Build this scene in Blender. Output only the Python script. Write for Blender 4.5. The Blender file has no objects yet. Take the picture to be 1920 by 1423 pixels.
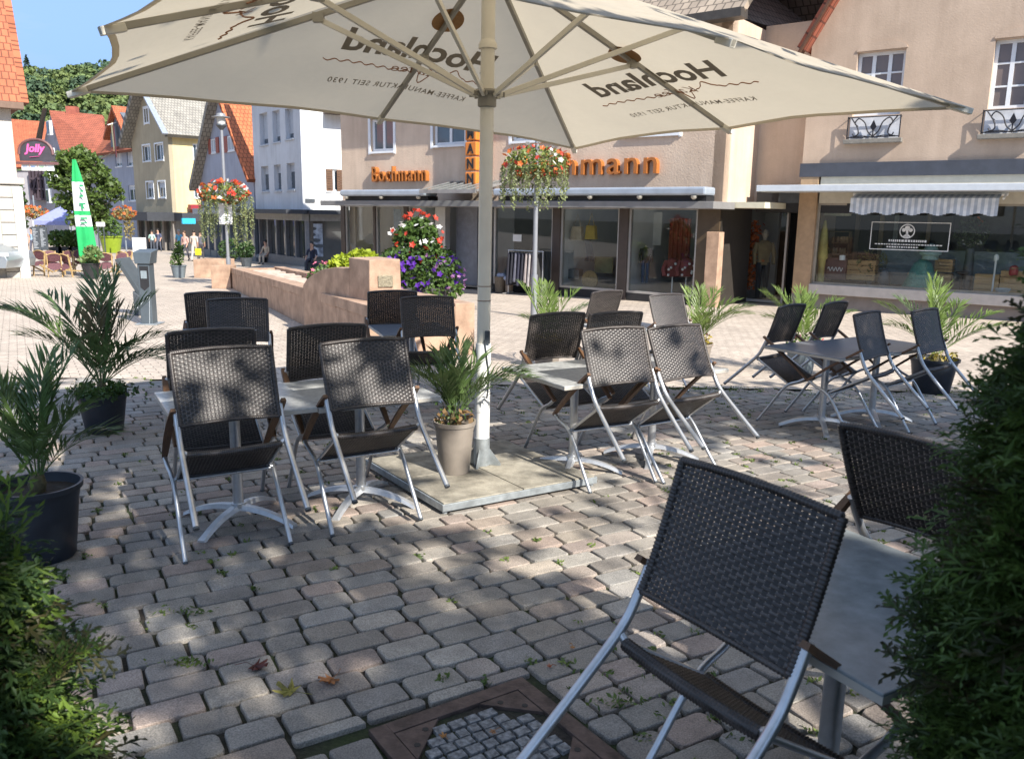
import bpy, math, random
import numpy as np
from mathutils import Vector, Matrix, noise
random.seed(7); RNG = np.random.default_rng(7)
SC = bpy.context.scene; COL = SC.collection
R_ = math.radians
# ------------------------------------------------------------------ camera model: where a spot of the photo (1920x1423) lies in the place
W, H = 1920, 1423
FOC, PIT, ROL, HC, SL = 1540.0, R_(11.3), R_(0.9), 1.7, 0.0245
def ray(px, py):
    x = px - W/2; y = H/2 - py
    c, s = math.cos(ROL), math.sin(ROL)
    u, v = (c*x - s*y)/FOC, (s*x + c*y)/FOC
    return np.array([u, math.cos(PIT) + v*math.sin(PIT), -math.sin(PIT) + v*math.cos(PIT)])
def gz(x, y): return -SL*min(y, 160.0)                 # the square falls gently away from the terrace
def G(px, py, h=0.0):
    r = ray(px, py); t = (h - HC)/(r[2] + SL*r[1]); return np.array([0, 0, HC]) + r*t
def D(px, py, Y):
    r = ray(px, py); return np.array([0, 0, HC]) + r*(Y/r[1])
def on_ground(x, y, h=0.0): return np.array([x, y, gz(x, y) + h])
A = np.array
# ------------------------------------------------------------------ mesh collector
ORG = {}
class M:
    def __init__(s): s.v = []; s.f = []; s.m = []
    def add(s, vs, fs, mi=0):
        n = len(s.v); s.v.extend([tuple(map(float, q)) for q in vs])
        s.f.extend([tuple(i + n for i in q) for q in fs]); s.m.extend([mi]*len(fs)); return s
    def quads(s, arr, mi=0):                            # arr (N,4,3)
        n = len(s.v); s.v.extend(map(tuple, arr.reshape(-1, 3).tolist()))
        k = len(arr); s.f.extend([(n+4*i, n+4*i+1, n+4*i+2, n+4*i+3) for i in range(k)]); s.m.extend([mi]*k); return s
    def hexa(s, b, mi=0):                               # 8 corners, bottom ring then top ring
        return s.add(b, [(3,2,1,0),(4,5,6,7),(0,1,5,4),(1,2,6,5),(2,3,7,6),(3,0,4,7)], mi)
    def box(s, x0, x1, y0, y1, z0, z1, mi=0):
        return s.hexa([(x0,y0,z0),(x1,y0,z0),(x1,y1,z0),(x0,y1,z0),(x0,y0,z1),(x1,y0,z1),(x1,y1,z1),(x0,y1,z1)], mi)
    def obox(s, c, ex, ey, ez, mi=0):                   # centre and three half vectors
        c, ex, ey, ez = A(c, float), A(ex, float), A(ey, float), A(ez, float)
        return s.hexa([c-ex-ey-ez, c+ex-ey-ez, c+ex+ey-ez, c-ex+ey-ez, c-ex-ey+ez, c+ex-ey+ez, c+ex+ey+ez, c-ex+ey+ez], mi)
    def bar(s, a, b, w, t, up=(0,0,1), mi=0):           # rectangular bar from a to b
        a, b = A(a, float), A(b, float); d = b - a; L = np.linalg.norm(d); d = d/L
        x = np.cross(d, up); x = x/np.linalg.norm(x); z = np.cross(x, d)
        return s.obox((a+b)/2, d*L/2, x*w/2, z*t/2, mi)
    def tube(s, pts, r, n=8, mi=0, caps=True):
        P = A(pts, float); K = len(P); rr = A(r, float)*np.ones(K)
        T = np.gradient(P, axis=0); T /= np.linalg.norm(T, axis=1)[:, None] + 1e-12
        u = np.cross(T[0], (0,0,1) if abs(T[0][2]) < .9 else (1,0,0)); u /= np.linalg.norm(u)
        vs = []
        ang = np.arange(n)*2*math.pi/n
        for i in range(K):
            u = u - T[i]*u.dot(T[i]); u /= np.linalg.norm(u); w = np.cross(T[i], u)
            vs.extend(P[i] + rr[i]*(np.cos(ang)[:, None]*u + np.sin(ang)[:, None]*w))
        fs = [(i*n+j, i*n+(j+1) % n, (i+1)*n+(j+1) % n, (i+1)*n+j) for i in range(K-1) for j in range(n)]
        if caps: fs += [tuple(range(n))[::-1], tuple((K-1)*n+j for j in range(n))]
        return s.add(vs, fs, mi)
    def lathe(s, prof, c=(0,0,0), n=20, mi=0, sx=1, sy=1):   # prof [(r,z)]
        vs = []; K = len(prof)
        for r, z in prof:
            for j in range(n):
                a = 2*math.pi*j/n; vs.append((c[0]+r*math.cos(a)*sx, c[1]+r*math.sin(a)*sy, c[2]+z))
        fs = [(i*n+j, i*n+(j+1) % n, (i+1)*n+(j+1) % n, (i+1)*n+j) for i in range(K-1) for j in range(n)]
        fs += [tuple(range(n))[::-1], tuple((K-1)*n+j for j in range(n))]
        return s.add(vs, fs, mi)
    def prism(s, poly, d, mi=0):                        # 3d polygon pushed along vector d
        P = A(poly, float); k = len(P); d = A(d, float)
        fs = [tuple(range(k))[::-1], tuple(range(k, 2*k))] + [(i, (i+1) % k, k+(i+1) % k, k+i) for i in range(k)]
        return s.add(list(P) + list(P + d), fs, mi)
    def ball(s, c, r, n=8, mi=0, sq=(1,1,1)):
        k = max(4, n//2+1); vs = []
        for i in range(1, k):
            t = math.pi*i/k
            for j in range(n):
                a = 2*math.pi*j/n
                vs.append((c[0]+r*sq[0]*math.sin(t)*math.cos(a), c[1]+r*sq[1]*math.sin(t)*math.sin(a), c[2]-r*sq[2]*math.cos(t)))
        b = len(vs); vs += [(c[0], c[1], c[2]-r*sq[2]), (c[0], c[1], c[2]+r*sq[2])]
        fs = [(i*n+j, i*n+(j+1) % n, (i+1)*n+(j+1) % n, (i+1)*n+j) for i in range(k-2) for j in range(n)]
        fs += [(b, (j+1) % n, j) for j in range(n)] + [(b+1, (k-2)*n+j, (k-2)*n+(j+1) % n) for j in range(n)]
        return s.add(vs, fs, mi)
    def build(s, name, mats, parent=None, smooth=False, bevel=0, world=True):
        if not isinstance(mats, (list, tuple)): mats = [mats]
        org = ORG.get(parent.name, np.zeros(3)) if (parent and world) else np.zeros(3)
        me = bpy.data.meshes.new(name)
        vs = (A(s.v) - org).tolist() if len(s.v) else []
        me.from_pydata(vs, [], s.f); me.update()
        for q in mats: me.materials.append(q)
        if len(mats) > 1: me.polygons.foreach_set('material_index', s.m)
        if smooth:
            me.polygons.foreach_set('use_smooth', [True]*len(me.polygons))
            try: me.set_sharp_from_angle(angle=R_(50 if smooth is True else smooth))
            except Exception: pass
        o = bpy.data.objects.new(name, me); COL.objects.link(o)
        if parent: o.parent = parent; ORG[o.name] = org
        if bevel:
            b = o.modifiers.new('bevel', 'BEVEL'); b.width = bevel; b.segments = 2; b.limit_method = 'ANGLE'; b.angle_limit = R_(40)
        return o
def thing(name, label, cat, loc=(0,0,0), group=None, rot=None):
    o = bpy.data.objects.new(name, None); COL.objects.link(o); o.empty_display_size = .1
    o.location = [float(q) for q in loc]
    if rot: o.rotation_euler = rot
    ORG[o.name] = A(loc, float); return tag(o, label, cat, group)
def tag(o, label, cat, group=None):
    o['label'] = label; o['category'] = cat
    if group: o['group'] = group
    return o
def stuff(o): o['kind'] = 'stuff'; return o
def struct(o, kind='structure'): o['kind'] = kind; return o
def copy_tree(o, parent=None):
    c = o.copy(); COL.objects.link(c)
    if parent: c.parent = parent
    for ch in list(o.children): copy_tree(ch, c)
    return c
def cr(pts, n=6):                                       # smooth curve through points
    P = A(pts, float); P = np.vstack([2*P[0]-P[1], P, 2*P[-1]-P[-2]]); out = []
    for i in range(1, len(P)-2):
        for k in range(n):
            t = k/n; a, b, c, d = P[i-1], P[i], P[i+1], P[i+2]
            out.append(.5*((2*b)+(c-a)*t+(2*a-5*b+4*c-d)*t*t+(3*b-a-3*c+d)*t**3))
    out.append(P[-2]); return A(out)
TXT = {}
def text_geo(body, bold=0.0, depth=0.0):
    k = (body, bold, depth)
    if k in TXT: return TXT[k]
    cu = bpy.data.curves.new('lettering', 'FONT'); cu.body = body; cu.size = 1.0; cu.offset = bold; cu.extrude = depth
    cu.resolution_u = 3; cu.space_character = 1.16 if 0 < bold < .02 else 1.0
    ob = bpy.data.objects.new('lettering', cu); COL.objects.link(ob)
    bpy.context.view_layer.update()
    me = bpy.data.meshes.new_from_object(ob.evaluated_get(bpy.context.evaluated_depsgraph_get()))
    vs = A([tuple(v.co) for v in me.vertices]); fs = [tuple(p.vertices) for p in me.polygons]
    bpy.data.objects.remove(ob); bpy.data.meshes.remove(me); bpy.data.curves.remove(cu)
    mn, mx = vs.min(0), vs.max(0)
    TXT[k] = (vs, fs, mn, mx); return TXT[k]
def text_fit(m, body, org, right, up, out, wid, hei, mi=0, bold=0.0, depth=0.0, shear=0.0, fn=None):
    """lettering whose box is wid x hei, lower left at org"""
    vs, fs, mn, mx = text_geo(body, bold, 0.5 if depth else 0.0)
    org, right, up, out = A(org, float), A(right, float), A(up, float), A(out, float)
    x = (vs[:, 0]-mn[0])/(mx[0]-mn[0])*wid; y = (vs[:, 1]-mn[1])/(mx[1]-mn[1])*hei; x = x + y*shear
    z = vs[:, 2]*2*depth
    P = org + x[:, None]*right + y[:, None]*up + z[:, None]*out if fn is None else A([fn(a, b) for a, b in zip(x, y)])
    m.add(P, fs, mi)
# ------------------------------------------------------------------ materials
def nd(nt, t, **kw):
    n = nt.nodes.new('ShaderNode'+t)
    for k, v in kw.items():
        if hasattr(n, k) and k not in n.inputs: setattr(n, k, v)
        else: n.inputs[k].default_value = v
    return n
def base_mat(name):
    m = bpy.data.materials.new(name); m.use_nodes = True; nt = m.node_tree; nt.nodes.clear()
    o = nd(nt, 'OutputMaterial'); b = nd(nt, 'BsdfPrincipled'); nt.links.new(b.outputs[0], o.inputs[0])
    return m, nt, b, o
def mat(name, col, rough=.6, metal=0.0, var=.15, vs=6.0, col2=None, bump=0.0, bs=40.0, spec=.5, emit=0, fine=0.0, stretch=(1,1,1), trans=0.0):
    m, nt, b, o = base_mat(name); L = nt.links.new
    tc = nd(nt, 'TexCoord'); mp = nd(nt, 'Mapping'); mp.inputs['Scale'].default_value = stretch
    L(tc.outputs['Object'], mp.inputs[0])
    c1 = tuple(q*(1-var) for q in col) + (1,); c2 = tuple(min(1, q*(1+var)) for q in (col2 or col)) + (1,)
    n1 = nd(nt, 'TexNoise', Scale=vs, Detail=5.0, Roughness=.6); L(mp.outputs[0], n1.inputs['Vector'])
    rp = nd(nt, 'ValToRGB'); rp.color_ramp.elements[0].position = .33; rp.color_ramp.elements[1].position = .68
    rp.color_ramp.elements[0].color = c1; rp.color_ramp.elements[1].color = c2
    L(n1.outputs[0], rp.inputs[0]); out = rp.outputs[0]
    if fine:
        n3 = nd(nt, 'TexNoise', Scale=bs*2.5, Detail=3.0); L(mp.outputs[0], n3.inputs['Vector'])
        mx = nd(nt, 'MixRGB', blend_type='OVERLAY'); mx.inputs[0].default_value = fine
        L(out, mx.inputs[1]); L(n3.outputs[0], mx.inputs[2]); out = mx.outputs[0]
    L(out, b.inputs['Base Color'])
    b.inputs['Roughness'].default_value = rough; b.inputs['Metallic'].default_value = metal
    b.inputs['Specular IOR Level'].default_value = spec
    if bump:
        n2 = nd(nt, 'TexNoise', Scale=bs, Detail=4.0); L(mp.outputs[0], n2.inputs['Vector'])
        bp = nd(nt, 'Bump', Strength=bump, Distance=.01); L(n2.outputs[0], bp.inputs['Height']); L(bp.outputs[0], b.inputs['Normal'])
    if emit:
        L(out, b.inputs['Emission Color']); b.inputs['Emission Strength'].default_value = emit
    if trans:
        t = nd(nt, 'BsdfTranslucent'); L(out, t.inputs[0]); mx = nd(nt, 'MixShader'); mx.inputs[0].default_value = trans
        L(b.outputs[0], mx.inputs[1]); L(t.outputs[0], mx.inputs[2]); L(mx.outputs[0], o.inputs[0])
    return m
def glass_mat(name, tint=(.88,.91,.91), refl=.035):
    m, nt, b, o = base_mat(name); nt.nodes.remove(b); L = nt.links.new
    t = nd(nt, 'BsdfTransparent'); t.inputs[0].default_value = tint + (1,)
    g = nd(nt, 'BsdfGlossy'); g.inputs['Roughness'].default_value = .015; g.inputs[0].default_value = (.95,.97,1,1)
    lw = nd(nt, 'LayerWeight', Blend=.12); mm = nd(nt, 'MapRange'); mm.inputs['To Min'].default_value = refl; mm.inputs['To Max'].default_value = .35
    L(lw.outputs['Fresnel'], mm.inputs[0]); mx = nd(nt, 'MixShader')
    L(mm.outputs[0], mx.inputs[0]); L(t.outputs[0], mx.inputs[1]); L(g.outputs[0], mx.inputs[2]); L(mx.outputs[0], o.inputs[0]); return m
def tile_mat(name, col, col2, sx, sz, bump=.6, rough=.8):
    """rows of roof tiles: bricks over the slope, using the mesh's own uv-free object coords"""
    m, nt, b, o = base_mat(name); L = nt.links.new
    tc = nd(nt, 'TexCoord'); uv = tc.outputs['UV']
    br = nd(nt, 'TexBrick'); br.inputs['Scale'].default_value = 1.0; br.inputs['Brick Width'].default_value = sx; br.inputs['Row Height'].default_value = sz
    br.inputs['Mortar Size'].default_value = sz*.09; br.inputs['Mortar Smooth'].default_value = .6
    br.inputs['Color1'].default_value = col + (1,); br.inputs['Color2'].default_value = col2 + (1,); br.inputs['Mortar'].default_value = tuple(q*.35 for q in col) + (1,)
    L(uv, br.inputs['Vector'])
    n = nd(nt, 'TexNoise', Scale=1.3, Detail=5.0); L(uv, n.inputs['Vector'])
    mx = nd(nt, 'MixRGB', blend_type='OVERLAY'); mx.inputs[0].default_value = .5; L(br.outputs[0], mx.inputs[1]); L(n.outputs[0], mx.inputs[2])
    L(mx.outputs[0], b.inputs['Base Color']); b.inputs['Roughness'].default_value = rough
    sp = nd(nt, 'SeparateXYZ'); L(uv, sp.inputs[0]); dv = nd(nt, 'Math', operation='DIVIDE'); dv.inputs[1].default_value = sz; L(sp.outputs[1], dv.inputs[0])
    fr = nd(nt, 'Math', operation='FRACT'); L(dv.outputs[0], fr.inputs[0])
    ad = nd(nt, 'Math', operation='SUBTRACT'); ad.inputs[0].default_value = 1; L(fr.outputs[0], ad.inputs[1])
    bp = nd(nt, 'Bump', Strength=bump, Distance=sz*.25); L(ad.outputs[0], bp.inputs['Height']); L(bp.outputs[0], b.inputs['Normal'])
    return m
def S(r, g, b): # srgb 0-255 -> linear
    return tuple(((q/255+.055)/1.055)**2.4 if q > 10 else q/255/12.92 for q in (r, g, b))
ALU = mat('brushed aluminium', (.55,.56,.57), .38, .85, .08, 30)
ALU2 = mat('cast aluminium', (.60,.61,.62), .42, .7, .1, 20)
STEEL = mat('galvanised steel', (.36,.39,.40), .5, .6, .25, 14)
DGREY = mat('dark grey metal', (.07,.08,.09), .5, .2, .15, 5)
MGREY = mat('grey paint', (.20,.23,.26), .5, .1, .12, 5)
WHITE = mat('white paint', (.75,.75,.73), .5, 0, .06, 5)
WFRAME = mat('white window frame', (.72,.74,.76), .45, 0, .05, 5)
BLACK = mat('black matt', (.015,.015,.017), .6, 0, .2, 5)
GLASS = glass_mat('shop glass')
def darkglass(name, c): return mat(name, c, .06, 0, .25, .6, spec=.9)
PANE = darkglass('window pane', (.05,.065,.08))
BLIND = mat('pale blind', (.40,.43,.47), .6, 0, .08, 3)
WOODARM = mat('armrest wood', (.13,.065,.03), .5, 0, .3, 8, bump=.2, stretch=(20,2,20))
CRATE = mat('crate wood', (.55,.33,.14), .7, 0, .25, 6, bump=.3, stretch=(2,14,14))
SOIL = mat('potting soil', (.03,.022,.015), .95, 0, .4, 40, bump=.8)
# ------------------------------------------------------------------ ground, paving
AX = R_(31); E1 = A([math.cos(AX), math.sin(AX), 0]); E2 = A([-math.sin(AX), math.cos(AX), 0])
TER = 9.35                                              # the old terrace setts end here, the square's paler paving goes on
def paver_mat():
    m, nt, b, o = base_mat('granite setts'); L = nt.links.new
    at = nd(nt, 'Attribute'); at.attribute_name = 'tone'
    tc = nd(nt, 'TexCoord')
    n1 = nd(nt, 'TexNoise', Scale=170.0, Detail=3.0); L(tc.outputs['Object'], n1.inputs['Vector'])
    n2 = nd(nt, 'TexNoise', Scale=7.0, Detail=6.0, Roughness=.65); L(tc.outputs['Object'], n2.inputs['Vector'])
    v = nd(nt, 'TexVoronoi', Scale=260.0); L(tc.outputs['Object'], v.inputs['Vector'])
    rp = nd(nt, 'ValToRGB'); rp.color_ramp.elements[0].position = .32; rp.color_ramp.elements[1].position = .7
    rp.color_ramp.elements[0].color = (.25,.25,.25,1); rp.color_ramp.elements[1].color = (.72,.71,.70,1); L(n1.outputs[0], rp.inputs[0])
    m1 = nd(nt, 'MixRGB', blend_type='OVERLAY'); m1.inputs[0].default_value = .75; L(at.outputs['Color'], m1.inputs[1]); L(rp.outputs[0], m1.inputs[2])
    m2 = nd(nt, 'MixRGB', blend_type='OVERLAY'); m2.inputs[0].default_value = .55; L(m1.outputs[0], m2.inputs[1]); L(n2.outputs[0], m2.inputs[2])
    L(m2.outputs[0], b.inputs['Base Color']); b.inputs['Roughness'].default_value = .78
    ad = nd(nt, 'Math', operation='ADD'); L(n1.outputs[0], ad.inputs[0]); L(n2.outputs[0], ad.inputs[1])
    bp = nd(nt, 'Bump', Strength=.55, Distance=.006); L(ad.outputs[0], bp.inputs['Height']); L(bp.outputs[0], b.inputs['Normal'])
    return m
def joint_mat():
    m, nt, b, o = base_mat('earth and moss in the joints'); L = nt.links.new
    tc = nd(nt, 'TexCoord'); n = nd(nt, 'TexNoise', Scale=2.2, Detail=6.0); L(tc.outputs['Object'], n.inputs['Vector'])
    n2 = nd(nt, 'TexNoise', Scale=60.0, Detail=4.0); L(tc.outputs['Object'], n2.inputs['Vector'])
    rp = nd(nt, 'ValToRGB'); e = rp.color_ramp.elements; e[0].position = .40; e[0].color = (.032,.026,.021,1); e[1].position = .64; e[1].color = (.030,.045,.012,1)
    L(n.outputs[0], rp.inputs[0]); mx = nd(nt, 'MixRGB', blend_type='OVERLAY'); mx.inputs[0].default_value = .8; L(rp.outputs[0], mx.inputs[1]); L(n2.outputs[0], mx.inputs[2])
    L(mx.outputs[0], b.inputs['Base Color']); b.inputs['Roughness'].default_value = .95
    bp = nd(nt, 'Bump', Strength=.8, Distance=.01); L(n2.outputs[0], bp.inputs['Height']); L(bp.outputs[0], b.inputs['Normal']); return m
def plaza_mat():
    m, nt, b, o = base_mat('pale square paving'); L = nt.links.new
    tc = nd(nt, 'TexCoord'); mp = nd(nt, 'Mapping'); mp.inputs['Rotation'].default_value = (0,0,-AX); L(tc.outputs['Object'], mp.inputs[0])
    br = nd(nt, 'TexBrick', Scale=1.0); br.inputs['Brick Width'].default_value = .21; br.inputs['Row Height'].default_value = .115
    br.inputs['Mortar Size'].default_value = .007; br.inputs['Mortar Smooth'].default_value = .4; br.inputs['Bias'].default_value = 0
    br.inputs['Color1'].default_value = (.50,.42,.34,1); br.inputs['Color2'].default_value = (.41,.345,.28,1); br.inputs['Mortar'].default_value = (.19,.155,.125,1)
    L(mp.outputs[0], br.inputs['Vector'])
    n = nd(nt, 'TexNoise', Scale=.9, Detail=7.0, Roughness=.7); L(tc.outputs['Object'], n.inputs['Vector'])
    n2 = nd(nt, 'TexNoise', Scale=14.0, Detail=4.0); L(tc.outputs['Object'], n2.inputs['Vector'])
    mx = nd(nt, 'MixRGB', blend_type='OVERLAY'); mx.inputs[0].default_value = .45; L(br.outputs[0], mx.inputs[1]); L(n.outputs[0], mx.inputs[2])
    m2 = nd(nt, 'MixRGB', blend_type='OVERLAY'); m2.inputs[0].default_value = .35; L(mx.outputs[0], m2.inputs[1]); L(n2.outputs[0], m2.inputs[2])
    L(m2.outputs[0], b.inputs['Base Color']); b.inputs['Roughness'].default_value = .85
    bp = nd(nt, 'Bump', Strength=.5, Distance=.012); L(br.outputs['Fac'], bp.inputs['Height']); bp.invert = True; L(bp.outputs[0], b.inputs['Normal']); return m
JOINT, SETT, PLAZA = joint_mat(), paver_mat(), plaza_mat()
g = M()
ys = [-30, 0, 4, TER, 20, 40, 80, 160, 700]; xs = [-500, -60, -20, 0, 20, 60, 500]
vs = [(x, y, gz(x, y) - .021) for y in ys for x in xs]; nx = len(xs)
g.add(vs, [(j*nx+i, j*nx+i+1, (j+1)*nx+i+1, (j+1)*nx+i) for j in range(len(ys)-1) for i in range(nx-1)])
struct(g.build('ground', JOINT))
g = M(); ys = [TER, 20, 40, 80, 159]; xs = [-150, -40, 0, 40, 90]; nx = len(xs)
g.add([(x, y, gz(x, y) - .002) for y in ys for x in xs], [(j*nx+i, j*nx+i+1, (j+1)*nx+i+1, (j+1)*nx+i) for j in range(len(ys)-1) for i in range(nx-1)])
struct(g.build('square_paving', PLAZA))
DC = A([-.03, 2.475]); DA = R_(34); D1, D2 = A([math.cos(DA), math.sin(DA)]), A([-math.sin(DA), math.cos(DA)]); DH = .325
tones = [S(152,146,137), S(158,148,139), S(150,147,142), S(146,141,134), S(160,146,137), S(153,148,140), S(168,161,151), S(141,136,130)]
def pavers():
    m = M(); tone = []; rs = random.Random(3); joints = []
    pitch = .146; k0, k1 = -60, 85
    for k in range(k0, k1):
        v = k*pitch; u = -11 + rs.random()*.25
        while u < 14:
            L = rs.choice([.17, .20, .22, .235, .235, .25, .25, .27])*rs.uniform(.96, 1.04)
            cu, cv = u + L/2, v; u += L
            x, y = cu*E1[0]+cv*E2[0], cu*E1[1]+cv*E2[1]
            if y < .7 or y > TER-.04 or abs(x) > .72*y+1.6: continue
            uc, vc = DC[0]*E1[0]+DC[1]*E1[1], DC[0]*E2[0]+DC[1]*E2[1]; du, dv, Hh, ph = cu-uc, cv-vc, DH+.022, pitch
            if abs(dv)-pitch/2 < Hh and abs(du)-L/2 < Hh:
                ov, ou = Hh-(abs(dv)-pitch/2), Hh-(abs(du)-L/2)
                if ov < .085: ph = pitch-ov; cv += math.copysign(ov/2, dv)
                elif L-ou >= .06: L = L-ou; cu += math.copysign(ou/2, du)
                else: continue
                x, y = cu*E1[0]+cv*E2[0], cu*E1[1]+cv*E2[1]
            gap = rs.uniform(.007, .013); hl, hw = L/2-gap*.75, ph/2-gap*.6
            rr = rs.uniform(.012, .030); pts = []
            for sx, sy, a0 in ((1,1,0),(-1,1,90),(-1,-1,180),(1,-1,270)):
                r2 = rr*rs.uniform(.6, 1.3); jx, jy = rs.uniform(-.004,.004), rs.uniform(-.003,.003)
                for t in (0, 45, 90):
                    an = R_(a0+t); pts.append((sx*(hl-r2)+jx+r2*math.cos(an), sy*(hw-r2)+jy+r2*math.sin(an)))
            n = len(pts); z0 = rs.uniform(-.0018, .0018); tx, ty = rs.uniform(-.006,.006), rs.uniform(-.012,.012)
            ring = []
            for ins, dz in ((.0065, 0), (.002, -.003), (0, -.009), (-.001, -.035)):
                for px, py in pts:
                    l = math.hypot(px, py); f = 1 - ins/l; ax, ay = px*f, py*f
                    wx, wy = x+ax*E1[0]+ay*E2[0], y+ax*E1[1]+ay*E2[1]
                    ring.append((wx, wy, gz(wx, wy)+z0+dz+ax*tx+ay*ty))
            fs = [tuple(range(n))] + [(q*n+i, (q+1)*n+i, (q+1)*n+(i+1) % n, q*n+(i+1) % n) for q in range(3) for i in range(n)]
            m.add(ring, fs); t = rs.choice(tones); f = rs.uniform(.76, 1.05); w = rs.uniform(-.01, .05)
            tone.extend([(t[0]*f*(1+w), t[1]*f, t[2]*f*(1-w), 1)]*len(ring))
            joints.append((x + E1[0]*L/2, y + E1[1]*L/2)); joints.append((x + E2[0]*pitch/2 + E1[0]*rs.uniform(-.1,.1), y + E2[1]*pitch/2 + E1[1]*rs.uniform(-.1,.1)))
    o = m.build('terrace_paving', SETT, smooth=24)
    at = o.data.attributes.new('tone', 'FLOAT_COLOR', 'POINT'); at.data.foreach_set('color', A(tone).ravel())
    struct(o); return joints
JOINTS = pavers()
# leaves as little folded diamonds -------------------------------------------------------------
def leafquads(P, size, rng, up=.3, aspect=.45, droop=0.0):
    P = A(P); n = len(P); d = rng.normal(size=(n,3)); d[:,2] += up; d /= np.linalg.norm(d,axis=1)[:,None]
    a = rng.normal(size=(n,3)); a[:,2] -= droop; s = np.cross(d, a); s /= np.linalg.norm(s,axis=1)[:,None]; t = np.cross(s, d)
    L = (size*rng.uniform(.6,1.3,n))[:,None]
    return np.stack([P - t*L*.5, P + s*L*aspect*.5, P + t*L*.5, P - s*L*aspect*.5], 1)
LEAF_A = mat('green leaf', (.055,.105,.02), .5, 0, .5, 9, col2=(.085,.15,.03), trans=.3)
LEAF_D = mat('dark leaf', (.03,.065,.015), .5, 0, .5, 7, col2=(.05,.10,.025), trans=.25)
LEAF_Y = mat('lime leaf', (.24,.32,.02), .5, 0, .3, 9, col2=(.36,.42,.03), trans=.3)
def weeds():
    rng = np.random.default_rng(11); m = M(); P = []
    for x, y in JOINTS:
        nz = noise.noise((x*.9, y*.9, 3.1)); pr = .14 if nz > .02 else .05
        if y > 8.4: pr = .35
        if x > .2 and y < 3.4: pr = .3
        if x > 1 and 4.4 < y < 6.5: pr = .30
        if rng.random() < pr:
            k = int(rng.integers(6, 22)); q = rng.normal(size=(k,3))*[.014,.014,.0]
            q[:,0] += x; q[:,1] += y; q[:,2] = [gz(a[0], a[1]) for a in q] + rng.uniform(-.006,.012,k); P.append(q)
    for cx, cy, k, s in ((2.3,9.2,260,.3),(5.2,9.2,220,.35),(3.6,8.9,200,.3),(1.5,9.15,160,.3),(-.3,9.1,120,.2),(5.4,8.3,160,.25),(.63,2.35,60,.07),(-1.45,3.42,60,.05),(-1.28,2.98,70,.045),(.43,2.75,50,.05),(1.3,1.9,60,.08)):
        q = rng.normal(size=(k,3))*[s*1.3,s*.35,0]; q[:,0] += cx; q[:,1] += cy; q[:,2] = [gz(a[0], a[1]) for a in q] + rng.uniform(-.005,.03,k); P.append(q)
    P = np.vstack(P); m.quads(leafquads(P, .026, rng, .6)); o = m.build('weeds', mat('weed green', (.08,.14,.025), .6, 0, .4, 12, col2=(.14,.19,.04), trans=.2)); o['kind'] = 'stuff'
weeds()
# inspection cover ---------------------------------------------------------------------------
def drain():
    t = thing('drain_cover', 'rusty square iron drain cover filled with small granite cobbles', 'drain cover', on_ground(DC[0], DC[1]))
    P = lambda a, b, h=0: A([DC[0]+a*D1[0]+b*D2[0], DC[1]+a*D1[1]+b*D2[1], gz(DC[0]+a*D1[0]+b*D2[0], DC[1]+a*D1[1]+b*D2[1])+h])
    iron = mat('rusty iron', (.085,.06,.05), .7, .3, .3, 12, col2=(.13,.09,.075), bump=.35, bs=70)
    def plate(m, poly, z0, z1): m.prism([P(a, b, z0) for a, b in poly], (0,0,z1-z0))
    m = M(); w = .065; h = DH
    for s in (0, 1, 2, 3):
        c, sn = [(1,0),(0,1),(-1,0),(0,-1)][s]
        rot = lambda a, b: (a*c-b*sn, a*sn+b*c)
        plate(m, [rot(h-w, -h+.001), rot(h, -h+.001), rot(h, h-w), rot(h-w, h-w)], -.02, .003)
    m.build('frame', iron, t, bevel=.002)
    for s in (0, 1, 2, 3):
        c, sn = [(1,0),(0,1),(-1,0),(0,-1)][s]; rot = lambda a, b: (a*c-b*sn, a*sn+b*c); k = h-w-.004; m = M()
        plate(m, [rot(k, k), rot(k-.17, k), rot(k, k-.17)], -.02, .001)
        o = m.build('corner_plate', iron, t, bevel=.0015)
        hm = M()
        for q in ((.10,.035),(.035,.10)):
            ca, cb = rot(k-q[0], k-q[1]); hm.prism([P(ca+.012*math.cos(j*.785), cb+.012*math.sin(j*.785), .0005) for j in range(8)], (0,0,.002))
        hm.build('lifting_hole', BLACK, o)
    m = M(); plate(m, [(-h+w, -h+w), (h-w, -h+w), (h-w, h-w), (-h+w, h-w)], -.030, -.012); m.build('bed', JOINT, t)
    m = M(); rs = random.Random(5); k = h-w-.008; y = -k+.03
    while y < k-.01:
        x = -k + rs.random()*.04
        while x < k-.02:
            L = rs.uniform(.045,.075)
            if x+L < k and abs(x+L/2)+abs(y) < 2*k-.19:
                q = [(x+.004, y-.024), (x+L-.004, y-.024+rs.uniform(-.004,.004)), (x+L-.004, y+.022), (x+.004, y+.022+rs.uniform(-.004,.004))]
                z = rs.uniform(-.004,.002)
                b = [P(a, c, -.02) for a, c in q]; cx, cy = x+L/2, y
                tq = [P(a+(cx-a)*.09, c+(cy-c)*.09, z) for a, c in q]; m.hexa(b + tq)
            x += L
        y += .052
    m.build('cobble_infill', mat('grey granite cobble', (.13,.13,.13), .8, 0, .4, 45, col2=(.24,.24,.24), bump=.5, bs=120), t)
drain()
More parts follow.
